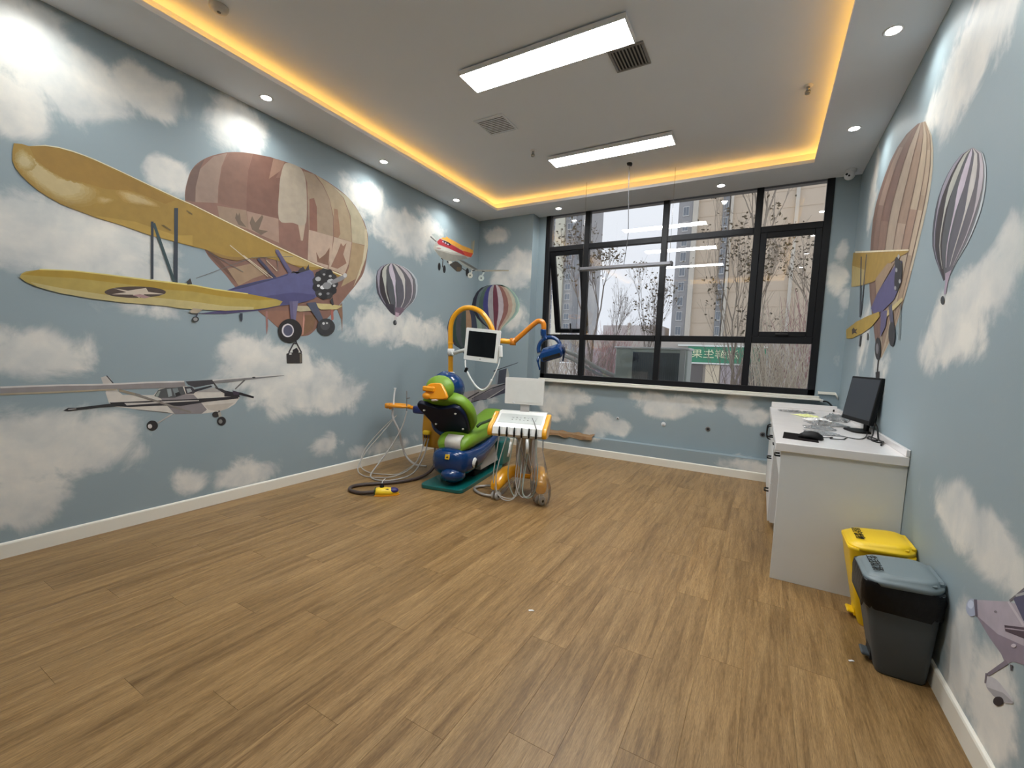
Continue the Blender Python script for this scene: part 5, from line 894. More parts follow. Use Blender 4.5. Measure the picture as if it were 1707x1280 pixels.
# ================================================================ COUNTER
lam = mat('white_laminate', (216, 218, 218), .45, var=.02)
quartz = mat('white_quartz', (226, 222, 220), .18, var=.06, scale=8)
black = mat('black_handle', (10, 10, 11), .45, spec=.2)
CX, CY0, CYM = .125, 3.2, 4.12
t = thing('desk_unit', 'white desk end with a full side panel and knee space facing the bins', 'desk', (0, 0, 0))
MB().b2((CX+.015, CY0, 0), (XR-.002, CY0+.018, .83), .0015).build('side_panel', lam, t)
MB().b2((XR-.03, CY0+.018, .1), (XR-.012, CYM, .83)).build('back_panel', lam, t)
MB().b2((CX+.04, CY0+.018, .80), (XR-.03, CYM, .83)).b2((CX+.04, CY0+.018, .64), (CX+.055, CYM, .80)).build('apron', lam, t)
for a, c in ((CY0+.02, 3.65), (3.655, CYM-.002)):
    d = MB().b2((CX+.02, a, .645), (CX+.04, c, .822), .002).build('drawer', lam, t)
    m_ = (a+c)/2
    MB().tube([(CX+.02, m_-.05, .765), (CX-.005, m_-.05, .765), (CX-.01, m_-.04, .765), (CX-.01, m_+.04, .765), (CX-.005, m_+.05, .765), (CX+.02, m_+.05, .765)], .006, 8).build('handle', black, d)
t = thing('base_cabinet', 'white base cabinet with drawers and doors running to the window wall', 'cabinet', (0, 0, 0))
MB().b2((CX+.018, CYM, .07), (XR-.002, YF-.002, .83)).build('carcass', lam, t)
MB().b2((CX+.05, CYM+.01, 0), (XR-.01, YF-.01, .07)).build('plinth', mat('plinth_grey', (170, 166, 158), .5), t)
for z0, z1, hz in ((.63, .824, .745), (.40, .625, .56), (.08, .395, .27)):
    d = MB().b2((CX, CYM+.003, z0), (CX+.018, 4.72, z1), .002).build('drawer', lam, t)
    MB().tube([(CX, 4.36, hz), (CX-.026, 4.36, hz), (CX-.03, 4.37, hz), (CX-.03, 4.45, hz), (CX-.026, 4.46, hz), (CX, 4.46, hz)], .0065, 8).build('handle', black, d)
for a, c, hy in ((4.725, 5.27, 5.20), (5.275, YF-.005, 5.345)):
    d = MB().b2((CX, a, .08), (CX+.018, c, .824), .002).build('door', lam, t)
    MB().tube(spl([(CX, hy, .60), (CX-.03, hy, .615), (CX-.036, hy, .67), (CX-.03, hy, .725), (CX, hy, .74)], 4), .0065, 8).build('handle', black, d)
t = thing('worktop', 'glossy white stone worktop with an upstand along the walls', 'worktop', (0, 0, 0))
MB().b2((.105, 3.182, .83), (XR-.002, YF-.002, .885), .004).build('slab', quartz, t)
MB().b2((XR-.022, 3.182, .885), (XR-.002, YF-.002, .925), .003).build('upstand', quartz, t)
MB().b2((.12, YF-.022, .885), (XR-.022, YF-.002, .945), .003).build('upstand', quartz, t)

ZC = .8853
# monitor
pblack = mat('black_plastic', (13, 13, 14), .5, spec=.22)
mx_ = Vector((.655, 4.185, ZC))
ang = math.atan2(3.90-4.46, .72-.60)         # direction along the screen from far edge to near edge
t = thing('computer_monitor', 'black flat computer monitor turned to the room on the worktop', 'monitor', mx_, ang)
MB().prism(rrect(.24, .17, .05), .012, frame((0, .03, 0), (1, 0, 0), (0, 1, 0)), .003).build('base', pblack, t)
MB().b2((-.03, .055, .01), (.03, .075, .20), .004).build('neck', pblack, t)
rt = Euler((R(-8), 0, 0)).to_matrix()
def mp(v): return Vector((0, .02, .245)) + rt @ Vector(v)
MB().box(mp((0, 0, 0)), (.48, .03, .345), rt, .004).build('bezel', pblack, t)
MB().box(mp((0, -.0155, .008)), (.455, .001, .30), rt).build('screen', mat('screen_off', (58, 62, 68), .35, var=.02, spec=.2), t)
MB().box(mp((0, .03, -.02)), (.26, .04, .20), rt, .01).build('rear_housing', pblack, t)
# mouse pad and mouse
t = MB().prism([(.150, 3.40), (.345, 3.352), (.362, 3.66), (.168, 3.70)], .003, frame((0, 0, ZC), (1, 0, 0), (0, 1, 0))).build('mouse_pad', mat('pad_black', (20, 15, 15), .9, spec=.1))
tag(t, 'thin black mouse pad near the front edge of the worktop', 'mouse pad')
t = thing('computer_mouse', 'black computer mouse lying on the black pad', 'mouse', (.312, 3.50, ZC+.003), R(70))
MB().ring_loft([[(x*w, y, z*hh) for x, z in [(-1, 0), (-.98, .35), (-.75, .75), (-.35, .98), (0, 1), (.35, .98), (.75, .75), (.98, .35), (1, 0)]] for y, w, hh in ((-.072, .014, .008), (-.064, .031, .028), (-.035, .041, .046), (.0, .041, .050), (.035, .038, .043), (.061, .032, .026), (.070, .017, .010))]).build('shell', pblack, t)
MB().lathe([(.001, -.003), (.008, -.003), (.008, .003), (.001, .003)], (0, .035, .042), 12, Euler((0, R(90), 0)).to_matrix()).build('wheel', vgrey, t)
o = MB().tube(spl([(.33, 3.56, ZC+.02), (.36, 3.63, ZC+.006), (.40, 3.60, ZC+.005), (.45, 3.66, ZC+.005), (.43, 3.58, ZC+.005), (.50, 3.60, ZC+.005), (.54, 3.72, ZC+.005), (.60, 3.70, ZC+.005), (.66, 3.85, ZC+.005), (.70, 4.05, ZC+.02)]), .0032, 6).build('mouse_cable', pblack)
tag(o, 'thin black mouse cable winding from the mouse to the monitor', 'cable')
o = MB().tube(spl([(.735, 4.06, 1.08), (.73, 3.98, 1.02), (.715, 3.93, .95), (.70, 3.86, ZC+.03), (.67, 3.72, ZC+.006), (.70, 3.62, ZC+.006), (.715, 3.72, ZC+.006), (.69, 3.88, ZC+.006), (.66, 3.78, ZC+.006), (.69, 3.66, ZC+.012)]), .0045, 6).build('monitor_cable', pblack)
tag(o, 'black cable hanging behind the monitor and coiled on the worktop', 'cable')
o = MB().tube(spl([(.71, 4.0, 1.0), (.725, 3.92, .97), (.72, 3.84, .94), (.715, 3.76, ZC+.008), (.72, 3.66, ZC+.008), (.70, 3.58, ZC+.008), (.68, 3.50, ZC+.008)]), .0055, 6).build('power_cable', pblack)
tag(o, 'thicker black power cable ending loose by the wall upstand', 'cable')
# clear bags, paper
clear = glass_mat('clear_film', (.97, .97, .97), 1.5, .05, 1.6, .28)
def crumple(name, label, cat, c, sx, sy, h, m, rz=0, seed=1, flat=False):
    rnd = random.Random(seed); N = 12; vs = []
    for j in range(N+1):
        for i in range(N+1):
            u, v = i/N*2-1, j/N*2-1; e = max(abs(u), abs(v))
            wob = 1+rnd.uniform(-.12, .12)
            z = h*(1-e**3)*rnd.uniform(.25, 1.0) if e < .98 else .001+rnd.uniform(0, .15)*h
            vs.append((u*sx/2*wob, v*sy/2*wob, z+.001))
    fs = [(j*(N+1)+i, j*(N+1)+i+1, (j+1)*(N+1)+i+1, (j+1)*(N+1)+i) for j in range(N) for i in range(N)]
    b_ = MB(); b_.add(vs, fs, not flat); o = b_.build(name, m, None, c); o.rotation_euler.z = rz; md = o.modifiers.new('thick', 'SOLIDIFY'); md.thickness = .0006
    return tag(o, label, cat)
gfilm = glass_mat('grey_film', (.72, .74, .76), 1.5, .1, 1.5, .4)
crumple('plastic_bag', 'flat grey film bag just behind the mouse', 'plastic bag', (.42, 3.86, ZC), .17, .24, .016, gfilm, .3, 13)
crumple('plastic_bag', 'long grey film bag between the mouse pad and the monitor foot', 'plastic bag', (.42, 4.16, ZC), .20, .22, .02, gfilm, .1, 14)
crumple('plastic_bag', 'crumpled clear plastic bag in the middle of the worktop', 'plastic bag', (.50, 4.46, ZC), .24, .26, .035, clear, .3, 3)
crumple('plastic_bag', 'clear plastic wrapping heaped near the wall behind the monitor', 'plastic bag', (.615, 4.93, ZC), .2, .34, .06, clear, -.2, 5)
crumple('plastic_bag', 'smooth grey film bag lying nearest the window on the worktop', 'plastic bag', (.34, 5.42, ZC), .30, .18, .018, gfilm, .1, 8)
crumple('note_sheet', 'pale yellow crumpled sheet among the plastic bags', 'paper', (.40, 5.06, ZC), .16, .20, .02, mat('pale_yellow', (226, 228, 160), .8), .5, 9, True)
crumple('paper_pile', 'white crumpled papers in front of the plastic wrapping', 'paper', (.46, 4.72, ZC), .20, .14, .03, mat('white_paper', (228, 226, 224), .8), .2, 11, True)

# ---- wall fittings
t = thing('cable_trunking', 'white cable trunking along the wall right of the window', 'trunking', (0, 0, 0))
MB().b2((WX1+.03, YW-.025, 1.06), (.715, YW, 1.09), .003).ring_loft([[(.715+a, YW-.025, z) for a in (0,)] + [(.715, YW, z), (.742, YW, z-.05), (.742, YW-.025, z-.05)] for z in (1.06, 1.09)]).build('duct', trimw, t)
MB().b2((WX1+.03, YW-.028, 1.058), (WX1+.036, YW, 1.092)).build('end_cap', trimw, t)
o = MB().tube(spl([(.60, YW-.05, .985), (.64, YW-.07, .985), (.68, YW-.09, .95), (.70, YW-.12, .91), (.70, YW-.135, .89)]), .009, 8).build('window_cable', pblack)
tag(o, 'black cable dropping from the window sill end to the worktop', 'cable')
MB().box((.594, YW-.045, .99), (.03, .03, .03), None, .004).build('junction_box', wmetal, t)
for i, (x, z, kd) in enumerate(((-1.687, .548, 0), (-1.077, .533, 1), (-.54, .533, 1), (.057, .539, 0))):
    t = thing('pipe_outlet', ['smallest capped pipe outlet in the wall below the window, nearest the dental cart', 'white capped pipe outlet below the middle of the window', 'dark open pipe outlet below the right half of the window', 'pipe outlet in the wall right beside the white cabinet'][i], 'pipe outlet', (x, YW, z), 0, 'pipe outlets below the window')
    rm_ = Euler((R(90), 0, 0)).to_matrix(); k = .6 if i == 0 else 1
    MB().lathe([(.016*k, 0), (.030*k, 0), (.028*k, .008), (.018*k, .010), (.016*k, 0)], (0, 0, 0), 20, rm_).build('flange', [wmetal, wmetal, vgrey, al][i], t)
    MB().lathe([(.001, .0), (.016*k, .0), (.016*k, .014), (.001, .014)], (0, 0, 0), 14, rm_).build('plug', [vgrey, wmetal, vdark, vdark][i], t)
# torn strip on the ledge
rnd = random.Random(4)
top = [(-2.83+i*.083, YW-.004) for i in range(11)]
bot = [(-2.83+i*.083, YF-.012+rnd.uniform(-.028, .016)) for i in range(11)]
vs = [(x, y, .2515+.02*(i % 3 == 1)+.012) for i, (x, y) in enumerate(top)] + [(x, y, .2515+rnd.uniform(0, .008)) for x, y in bot] + [(x, y-.006+rnd.uniform(-.01, .004), .252-rnd.uniform(.02, .06)) for x, y in bot]
fs = [(i, i+1, 12+i, 11+i) for i in range(10)] + [(11+i, 12+i, 23+i, 22+i) for i in range(10)]
b_ = MB(); b_.add(vs, fs); o = b_.build('torn_cardboard', mat('cardboard', (150, 118, 84), .85, var=.25, scale=18)); md = o.modifiers.new('thick', 'SOLIDIFY'); md.thickness = .004; md.offset = 1
tag(o, 'torn strip of brown cardboard lying on the low wall ledge', 'cardboard')

# ================================================================ BINS
def bin_(loc, name, label, body_m, lid_m, txt, bag):
    t = thing(name, label, 'bin', loc, 0, 'pedal bins by the desk panel')
    def sec(z, x0, x1, hy, r): return [Vector((cx_, cy_, z)) for cx_, cy_ in rrect(x1-x0, 2*hy, r, 5, (x0+x1)/2, 0)]
    b_ = MB(); b_.ring_loft([sec(.0, .082, .252, .105, .03), sec(.012, .078, .256, .11, .03), sec(.30, .02, .268, .135, .035), sec(.40, .004, .272, .142, .04), sec(.415, -.002, .276, .148, .04), sec(.43, -.002, .276, .148, .04)])
    b_.build('body', body_m, t)
    f_ = MB(); f_.b2((.066, -.045, .02), (.085, .045, .10)); 
    f_.build('pedal_recess', vdark if bag else body_m, t)
    MB().box((.062, 0, .032), (.05, .075, .014), Euler((0, R(8), 0)), .004).build('pedal', body_m, t)
    lid = MB(); prof = [(-.03, 0, 0), ]
    def lsec(z, k, zf): 
        o = []
        for cx_, cy_ in rrect(.272*k, .312*k, .075*k, 7, .138, 0):
            xx = cx_; o.append(Vector((xx, cy_, z+zf*(xx-.138))))
        return o
    lid.ring_loft([lsec(.425, 1.0, .06), lsec(.438, 1.015, .06), lsec(.446, 1.0, .06), lsec(.448, .93, .06), lsec(.458, .90, .10), lsec(.466, .84, .10), lsec(.468, .6, .10)])
    l_o = lid.build('lid', lid_m, t)
    MB().prism([(.10, -.05), (.19, -.05), (.19, .05), (.10, .05)], .006, frame((0, -.10+.10, .468), (1, 0, .1), (0, 1, 0))).build('lid_panel', lid_m, l_o) if False else None
    for yy in (-.118, .118): MB().box((.172, yy, .4575), (.14, .035, .009), Euler((0, R(-4), 0)), .003).build('lid_step', lid_m, l_o)
    MB().b2((.245, -.10, .38), (.278, .10, .474), .008).build('hinge_block', lid_m, t)
    if txt: text_mesh(txt, .045, black, 'lid_lettering', l_o, Matrix.Translation((.052, 0, .4662)) @ Matrix.Rotation(R(-5.7), 4, 'Y') @ Matrix.Rotation(R(-90), 4, 'Z'), .0008)
    if bag:
        rnd = random.Random(2); rings = []
        for z, k in ((.432, 1.03), (.42, 1.05), (.40, 1.065), (.37, 1.06), (.345, 1.05), (.325, 1.045), (.318, 1.03)):
            ring = []
            for cx_, cy_ in rrect(.27*(1+.0*k), .292, .045, 8, .137, 0):
                kk = k+rnd.uniform(-.012, .012)-(.36-z)*.10*(z < .36); ring.append(Vector((.137+(cx_-.137)*kk, cy_*kk, z+(rnd.uniform(-.02, .01) if z < .33 else 0))))
            rings.append(ring)
        bg_ = MB(); bg_.ring_loft(rings, False); bg_.build('bin_liner', mat('black_film', (9, 8, 9), .35, bump=.4, scale=40, spec=.25), t)
    return t
yel = mat('bin_yellow', (236, 196, 24), .4, var=.04); gry = mat('bin_grey', (76, 82, 86), .5, var=.04, spec=.3); gryl = mat('bin_grey_lid', (112, 124, 128), .42, var=.04)
bin_((.468, 2.975, 0), 'pedal_bin', 'yellow pedal bin with a closed lettered lid beside the desk panel', yel, yel, '医疗废物', False)
bin_((.468, 2.565, 0), 'pedal_bin', 'grey pedal bin with a black liner folded over its rim', gry, gryl, '生活垃圾', True)
for i, (x, y, s) in enumerate(((-.985, 2.02, .022), (.462, 2.49, .018))):
    o = MB().box((0, 0, .002), (s, s*.5, .003), Euler((0, 0, .6)), .0008).box((s*.5, s*.3, .002), (s*.6, s*.3, .003), Euler((0, 0, -.3)), .0008).build('paper_scrap', mat('white_paper', (228, 226, 224), .8), None, (x, y, 0))
    tag(o, ['tiny white scrap lying in the middle of the floor', 'tiny white scrap on the floor in front of the grey bin'][i], 'scrap')

# ================================================================ DENTAL CHAIR
blue = mat('gloss_blue', (5, 50, 100), .2, coat=.5, var=.05, spec=.35); navy = mat('navy_shell', (6, 16, 44), .4, coat=.05, var=.05, spec=.25)
green = mat('green_leather', (112, 150, 36), .42, var=.07, bump=.15, scale=18); orange = mat('gloss_orange', (232, 152, 22), .3, coat=.4, var=.05)
teal = mat('teal_plate', (10, 92, 88), .3, coat=.3, var=.05); yell = mat('gloss_yellow', (226, 158, 18), .28, coat=.5, var=.05); ychair = mat('cabinet_yellow', (196, 142, 22), .35, coat=.3, var=.05)
wpl = mat('white_plastic', (226, 226, 222), .35, var=.02); hose = mat('hose_grey', (168, 164, 158), .5); hosed = mat('hose_dark', (70, 58, 54), .5); rubber = mat('rubber_black', (12, 12, 12), .6, spec=.2)
ltg = mat('light_grey_plastic', (176, 172, 168), .45)
ch = thing('dental_chair', "children's dental chair shaped like a blue whale with a green seat", 'dental chair', (-2.729, 3.388, 0), R(10))
MB().prism(rrect(.47, 1.15, .06, 6, .045, .50), .04, frame((0, 0, 0), (1, 0, 0), (0, 1, 0)), .008).build('base_plate', teal, ch)
# lift column and rear housing
MB().b2((-.13, .42, .035), (.19, .80, .10), .01).build('lift_base', rubber, ch)
MB().ring_loft([[(x, y, z) for x, y, z in ((-.14, .50, .10), (.225, .50, .10), (.225, 1.06, .10), (-.14, 1.06, .10))], [(x, y, z) for x, y, z in ((-.12, .55, .2), (.2, .55, .2), (.2, 1.0, .2), (-.12, 1.0, .2))], [(x, y, z) for x, y, z in ((-.12, .60, .33), (.2, .60, .33), (.2, .95, .33), (-.12, .95, .33))]], True, False).build('lift_cover', ltg, ch)
MB().prism(rrect(.36, .30, .05, 5, .10, 1.16), .30, frame((0, 0, .03), (1, 0, 0), (0, 1, 0)), .02).build('rear_housing', teal, ch)
# whale body (loft along y)
def oval(w, zb, zt, y, p=2.6, n=28, cx_=.055):
    w = w*.80
    o = []; zc = (zb+zt)/2; h = (zt-zb)/2
    for k in range(n):
        a = 2*PI*k/n; c, s_ = math.cos(a), math.sin(a)
        o.append(Vector((cx_+w*math.copysign(abs(c)**(2/p), c), y, zc+h*math.copysign(abs(s_)**(2/p), s_))))
    return o
def lerp_tab(tab, y):
    for (y0, *a), (y1, *b__) in zip(tab, tab[1:]):
        if y <= y1: k = (y-y0)/(y1-y0); return [p+(q-p)*k for p, q in zip(a, b__)]
    return list(tab[-1][1:])
wt = [(-.01, .03, .26, .30), (.0, .12, .20, .35), (.03, .19, .155, .385), (.08, .235, .125, .40), (.2, .265, .11, .405), (.45, .275, .125, .405), (.65, .27, .215, .42), (.85, .262, .30, .45), (1.07, .245, .40, .53), (1.22, .22, .50, .60), (1.30, .16, .57, .63), (1.32, .05, .60, .62)]
MB().ring_loft([oval(lerp_tab(wt, y)[0], lerp_tab(wt, y)[1], lerp_tab(wt, y)[2], y, 3.0) for y in [-.01, 0, .015, .03, .055, .08, .14, .2, .3, .45, .55, .65, .75, .85, .96, 1.07, 1.15, 1.22, 1.27, 1.30, 1.32]]).build('whale_body', blue, ch)
MB().ell((.10, .10, .138), (.125, .16, .088), 22, 12, Euler((R(-6), 0, R(8)))).build('whale_flipper', blue, ch)
# eyes on both flanks
for sx in (1, -1):
    rm_ = Euler((0, R(90*sx), 0)).to_matrix()
    e = MB(); e.ell((.055+sx*.213, .240, .245), (.015, .052, .052), 18, 10); eo = e.build('whale_eye', wpl, ch)
    MB().ell((.055+sx*.222, .264, .228), (.013, .040, .040), 16, 8).build('pupil', rubber, eo)
# yellow warning sticker on the rear
MB().prism(rrect(.05, .05, .006, 3), .002, frame((.085, -.012, .336), (1, .0, 0), (0, .3, 1))).build('warning_sticker', mat('sticker_yellow', (214, 170, 30), .5), ch)
MB().prism([(-.012, -.01), (.012, -.01), (0, .012)], .001, frame((.085, -.0145, .336), (1, .0, 0), (0, .3, 1))).build('warning_mark', rubber, ch)
# seat cushion
stb = [(.10, .16, .36, .44), (.14, .21, .36, .50), (.22, .235, .36, .54), (.35, .24, .37, .555), (.55, .24, .38, .565), (.8, .238, .40, .585), (1.0, .23, .44, .615), (1.15, .215, .50, .655), (1.25, .19, .56, .685), (1.29, .12, .60, .68)]
MB().ring_loft([oval(*lerp_tab(stb, y)[:1], *lerp_tab(stb, y)[1:], y, 2.8) for y in [.10, .12, .14, .18, .22, .28, .35, .45, .55, .68, .8, .9, 1.0, 1.08, 1.15, 1.2, 1.25, 1.29]]).build('seat_cushion', green, ch)
# white paper-like guard at the hinge
gp = [( .0, .36), (-.035, .40), (-.05, .445), (-.04, .485), (-.01, .51), (.04, .53)]
MB().ring_loft([[Vector((x, .135+y, z)) for y, z in gp] + [Vector((x, .139+y+.004, z-.004)) for y, z in reversed(gp)] for x in (-.005, .17)], True, True).build('hinge_guard', mat('guard_cream', (204, 200, 190), .5), ch)
# backrest: plane from (f=.33,z=.54) up to (f=.07,z=.88)
bx = Vector((1, 0, 0)); by = Vector((0, -.245, .34)).normalized(); bn = bx.cross(by)   # bn points to the back (-y)
bo = Vector((0, .33, .52))
def bfr(d): return frame(bo + (-d)*Vector((0, -by.z, by.y)) if False else bo, bx, by)
nb = Vector((0, -by.z, by.y)).normalized()                   # toward the person behind the chair
shell = [(-.17, .045), (-.05, .03), (.08, .012), (.14, .02), (.185, .06), (.20, .14), (.205, .22), (.20, .30), (.175, .37), (.145, .405), (.10, .415), (.06, .405), (.0, .385), (-.06, .38), (-.13, .385), (-.19, .40), (-.24, .425), (-.29, .43), (-.315, .40), (-.31, .35), (-.27, .27), (-.23, .18), (-.20, .10)]
def outl(pts, k=3): 
    q = spl([(x, y, 0) for x, y in pts+[pts[0]]], k); return [(v.x, v.y) for v in q[:-1]]
fb = frame(bo, bx, by)      # z axis = bx x by = back-facing normal?
zax = bx.cross(by).normalized(); sgn = 1 if zax.y < 0 else -1
MB().prism(outl(shell), .055*sgn, fb, .014*1, True).build('backrest_shell', navy, ch) if sgn == 1 else MB().prism(outl(shell), .055, frame(bo - .055*zax, bx, by), .014, True).build('backrest_shell', navy, ch)
nback = zax*sgn
cush = [(x*1.06+.016, .02+(y-.02)*1.0+(.012 if y > .3 else 0)) for x, y in shell]
cush = [(-.15, .05), (.0, .02), (.12, .0), (.19, .03), (.235, .10), (.25, .20), (.245, .29), (.215, .37), (.16, .435), (.08, .47), (-.05, .475), (-.16, .46), (-.25, .44), (-.29, .39), (-.27, .28), (-.21, .15)]
MB().prism(outl(cush), .125, frame(bo - nback*.127 if sgn == 1 else bo - nback*.127, bx, by) if sgn == 1 else frame(bo + zax*0, bx, by), .035, True).build('backrest_cushion', green, ch)
for x, y in ((-.245, .345), (-.165, .16), (.11, .335), (.14, .125)):
    pc = bo + bx*x + by*y + nback*.055
    MB().ell(pc, (.014, .008, .014), 12, 6, Euler((R(-35), 0, 0))).build('bolt_cap', wpl, ch)
# blue hinge arm on the left of the backrest
MB().tube(spl([(-.21, .27, .70), (-.225, .26, .62), (-.20, .27, .55), (-.14, .30, .5), (-.08, .32, .47)]), .035, 10).build('hinge_arm', blue, ch)
# dark green armrest bar at the right
MB().tube(spl([(.235, .35, .60), (.25, .40, .625), (.25, .6, .63), (.245, .9, .64), (.235, 1.0, .60)]), .016, 10).build('armrest', mat('dark_green', (36, 62, 26), .45), ch)
# head section
MB().ell((-.095, .30, .995), (.178, .20, .165), 24, 14, Euler((R(-20), R(6), 0))).build('head_hood', blue, ch)
MB().tube(spl([(-.17, .15, 1.10), (-.12, .26, 1.158), (-.07, .37, 1.135)]), .012, 8).build('hood_rib', blue, ch)
MB().ell((-.08, .10, 1.0), (.158, .095, .135), 24, 12, Euler((R(-14), 0, 0))).build('headrest_pad', green, ch)
hp = outl([(-.165, -.055), (-.10, -.075), (.0, -.07), (.065, -.06), (.075, -.03), (.04, .03), (.0, .08), (-.03, .092), (-.10, .088), (-.15, .07), (-.17, .02)])
MB().prism(hp, .045, frame((0, .012, .965), (1, .0, 0), (0, .22, 1)), .012, True).build('headrest_plate', orange, ch)
MB().box((-.125, -.035, 1.0), (.125, .05, .05), Euler((0, R(3), R(5))), .010).build('headrest_slider', orange, ch)
MB().ell((-.15, -.03, .93), (.05, .035, .036), 16, 8).build('headrest_knob', orange, ch)
MB().box((-.06, -.03, .895), (.075, .03, .026), Euler((0, R(-8), 0)), .008).build('release_lever', mat('clear_lever', (210, 196, 186), .2), ch)
# ---- side unit box, pole, arms
MB().prism(outl([(-.52, 0), (-.20, 0), (-.16, .06), (-.17, .14), (-.24, .24), (-.25, .36), (-.30, .385), (-.52, .385)], 2), .26, frame((0, .78, .275), (1, 0, 0), (0, 0, 1)), .015, True).build('unit_cabinet', ychair, ch)
MB().prism(rrect(.42, .30, .06, 5, -.46, .64), .085, frame((0, 0, .652), (1, 0, 0), (0, 1, 0)), .02, True).build('spittoon_bowl', mat('deep_blue', (18, 34, 96), .3, coat=.3), ch)
MB().tube(spl([(-.25, .535, .31), (-.20, .51, .295), (-.165, .51, .32)]), .013, 8).build('cabinet_smile', navy, ch)
MB().box((-.46, .505, .445), (.09, .05, .05), None, .012).build('valve_block', mat('valve_yellow', (236, 200, 40), .4), ch)
for x in (-.485, -.46, -.43): MB().cyl((x, .50, .425), (x, .50, .385), .008, 8).build('hose_fitting', hosed, ch)
MB().cyl((-.29, .66, .0), (-.29, .66, .285), .055, 18).cyl((-.29, .66, 0), (-.29, .66, .02), .09, 18).build('pedestal', rubber, ch)
MB().tube(spl([(-.23, .56, .28), (-.22, .55, .15), (-.20, .56, .05)]), .03, 10).build('drain_pipe', ltg, ch)
MB().tube(spl([(-.385, .56, .28), (-.37, .56, .16), (-.36, .58, .06), (-.32, .62, .03)]), .012, 8).build('supply_hose', hose, ch)
pole = spl([(-.368, .9, .60), (-.38, .9, .95), (-.388, .9, 1.3), (-.40, .9, 1.62), (-.382, .9, 1.745), (-.333, .9, 1.825), (-.255, .9, 1.88), (-.17, .9, 1.898), (-.085, .9, 1.883), (.0, .9, 1.84), (.08, .9, 1.755), (.14, .9, 1.65), (.175, .9, 1.55)], 5)
MB().tube(pole, .030, 14).build('lamp_pole', yell, ch)
MB().lathe([(.03, 0), (.043, 0), (.043, .03), (.03, .034)], (-.376, .9, 1.10), 20).build('pole_collar', wpl, ch)
MB().lathe([(.033, 0), (.035, .004), (.035, .012), (.033, .016)], (-.392, .9, 1.47), 20).build('pole_ring', yell, ch)
MB().cyl((-.369, .9, .62), (-.369, .9, .30), .05, 16).build('pole_foot', blue, ch)
MB().tube([(.16, .9, 1.545), (.24, .9, 1.522), (.42, .9, 1.512)], .030, 12).build('arm_joint', yell, ch)
MB().lathe([(.001, -.04), (.036, -.04), (.036, .04), (.001, .04)], (.40, .9, 1.515), 16).build('arm_knuckle', mat('amber', (206, 122, 20), .3, coat=.4), ch)
MB().tube(spl([(.41, .9, 1.515), (.53, .9, 1.62), (.65, .9, 1.725), (.695, .9, 1.75), (.735, .9, 1.742), (.755, .9, 1.71), (.757, .9, 1.655)], 4), .029, 12).build('lamp_arm', mat('amber', (206, 122, 20), .3, coat=.4), ch)
lb = MB().tube(spl([(.757, .9, 1.66), (.757, .9, 1.615), (.775, .9, 1.575), (.80, .9, 1.55)], 4), [.034]*6+[.028]*7, 12).build('lamp_stem', blue, ch)
# lamp head: open blue ring with a wedge lamp body and two handles
rg = []
for k in range(25):
    a = R(205-k*205/24); rg.append(Vector((.838+.125*math.cos(a), .88+.02*math.sin(a), 1.45+.125*math.sin(a))))
lh = MB().tube(rg, .022, 10).build('lamp_ring', blue, ch)
lrot = Euler((R(22), R(-18), 0)).to_matrix()
def lp(v): return Vector((.885, .83, 1.405)) + lrot @ Vector(v)
MB().ring_loft([[lp(v) for v in ((-w, -d, z), (w, -d, z), (w, d, z), (-w, d, z))] for w, d, z in ((.10, .085, -.048), (.122, .095, -.03), (.125, .095, .01), (.11, .075, .05), (.085, .05, .065))], True, False).build('lamp_body', blue, ch)
MB().ring_loft([[lp(v) for v in ((-w, -d, z), (w, -d, z), (w, d, z), (-w, d, z))] for w, d, z in ((.09, .072, -.055), (.095, .078, -.047))], True, False).box(lp((0, -.092, -.012)), (.20, .008, .035), lrot).build('lamp_lens', mat('lamp_black', (14, 16, 18), .15), ch)
for sx, hx in ((-1, (.735, .86, 1.36)), (1, (1.0, .84, 1.47))):
    h0 = Vector(hx); MB().tube(spl([lp((sx*.10, -.02, 0)), h0, h0+Vector((.02*sx if sx > 0 else -.012, -.02, -.05)), h0+Vector((.012 if sx > 0 else .02, -.03, -.15))], 5), [.018]*5+[.015]*6+[.009]*5, 10).build('lamp_handle', blue if sx < 0 else navy, ch)
# screen of the chair on a white clamp
MB().lathe([(.03, -.042), (.040, -.042), (.040, .042), (.03, .042)], (-.386, .9, 1.37), 18).build('screen_clamp', wpl, ch)
MB().tube([(-.36, .87, 1.36), (-.30, .80, 1.345), (-.28, .78, 1.355)], .022, 10).tube([(-.28, .78, 1.36), (-.16, .72, 1.39), (-.02, .70, 1.42)], .020, 10).build('screen_arm', wpl, ch)
q0, q1, q2, q3 = [Vector((x, .65, z)) for x, z in ((-.072, 1.656), (.354, 1.624), (.304, 1.270), (-.098, 1.287))]
sx_ = (q1-q0).normalized(); sy_ = (q0-q3).normalized(); sc = (q0+q1+q2+q3)/4; sw, sh = .41, .358
fs_ = frame(sc, sx_, sy_)
so_ = MB().prism(rrect(sw, sh, .012, 3), .04, frame(sc, sx_, (q0-q3)), .004)
zz = sx_.cross((q0-q3)).normalized()
if zz.y < 0: so_ = MB().prism(rrect(sw, sh, .012, 3), .04, frame(sc-zz*.04, sx_, (q0-q3)), .004)
ms = so_.build('chair_screen', wpl, ch)
MB().prism(rrect(.335, .275, .004, 2, 0, .008), .0015, frame(sc + Vector((0, -.0012, 0)) - (zz*0), sx_, (q0-q3)) if zz.y < 0 else frame(sc-Vector((0, .0018, 0)), sx_, (q0-q3))).build('display', mat('display_black', (10, 10, 12), .08, spec=.6), ms)
MB().ell(sc + Vector((-.012, -.002, -.155)), (.006, .003, .005), 8, 6).build('button', rubber, ms)
MB().box((.352, .655, 1.40), (.030, .045, .13), Euler((0, R(-4), 0)), .006).build('screen_bracket', wpl, ch)
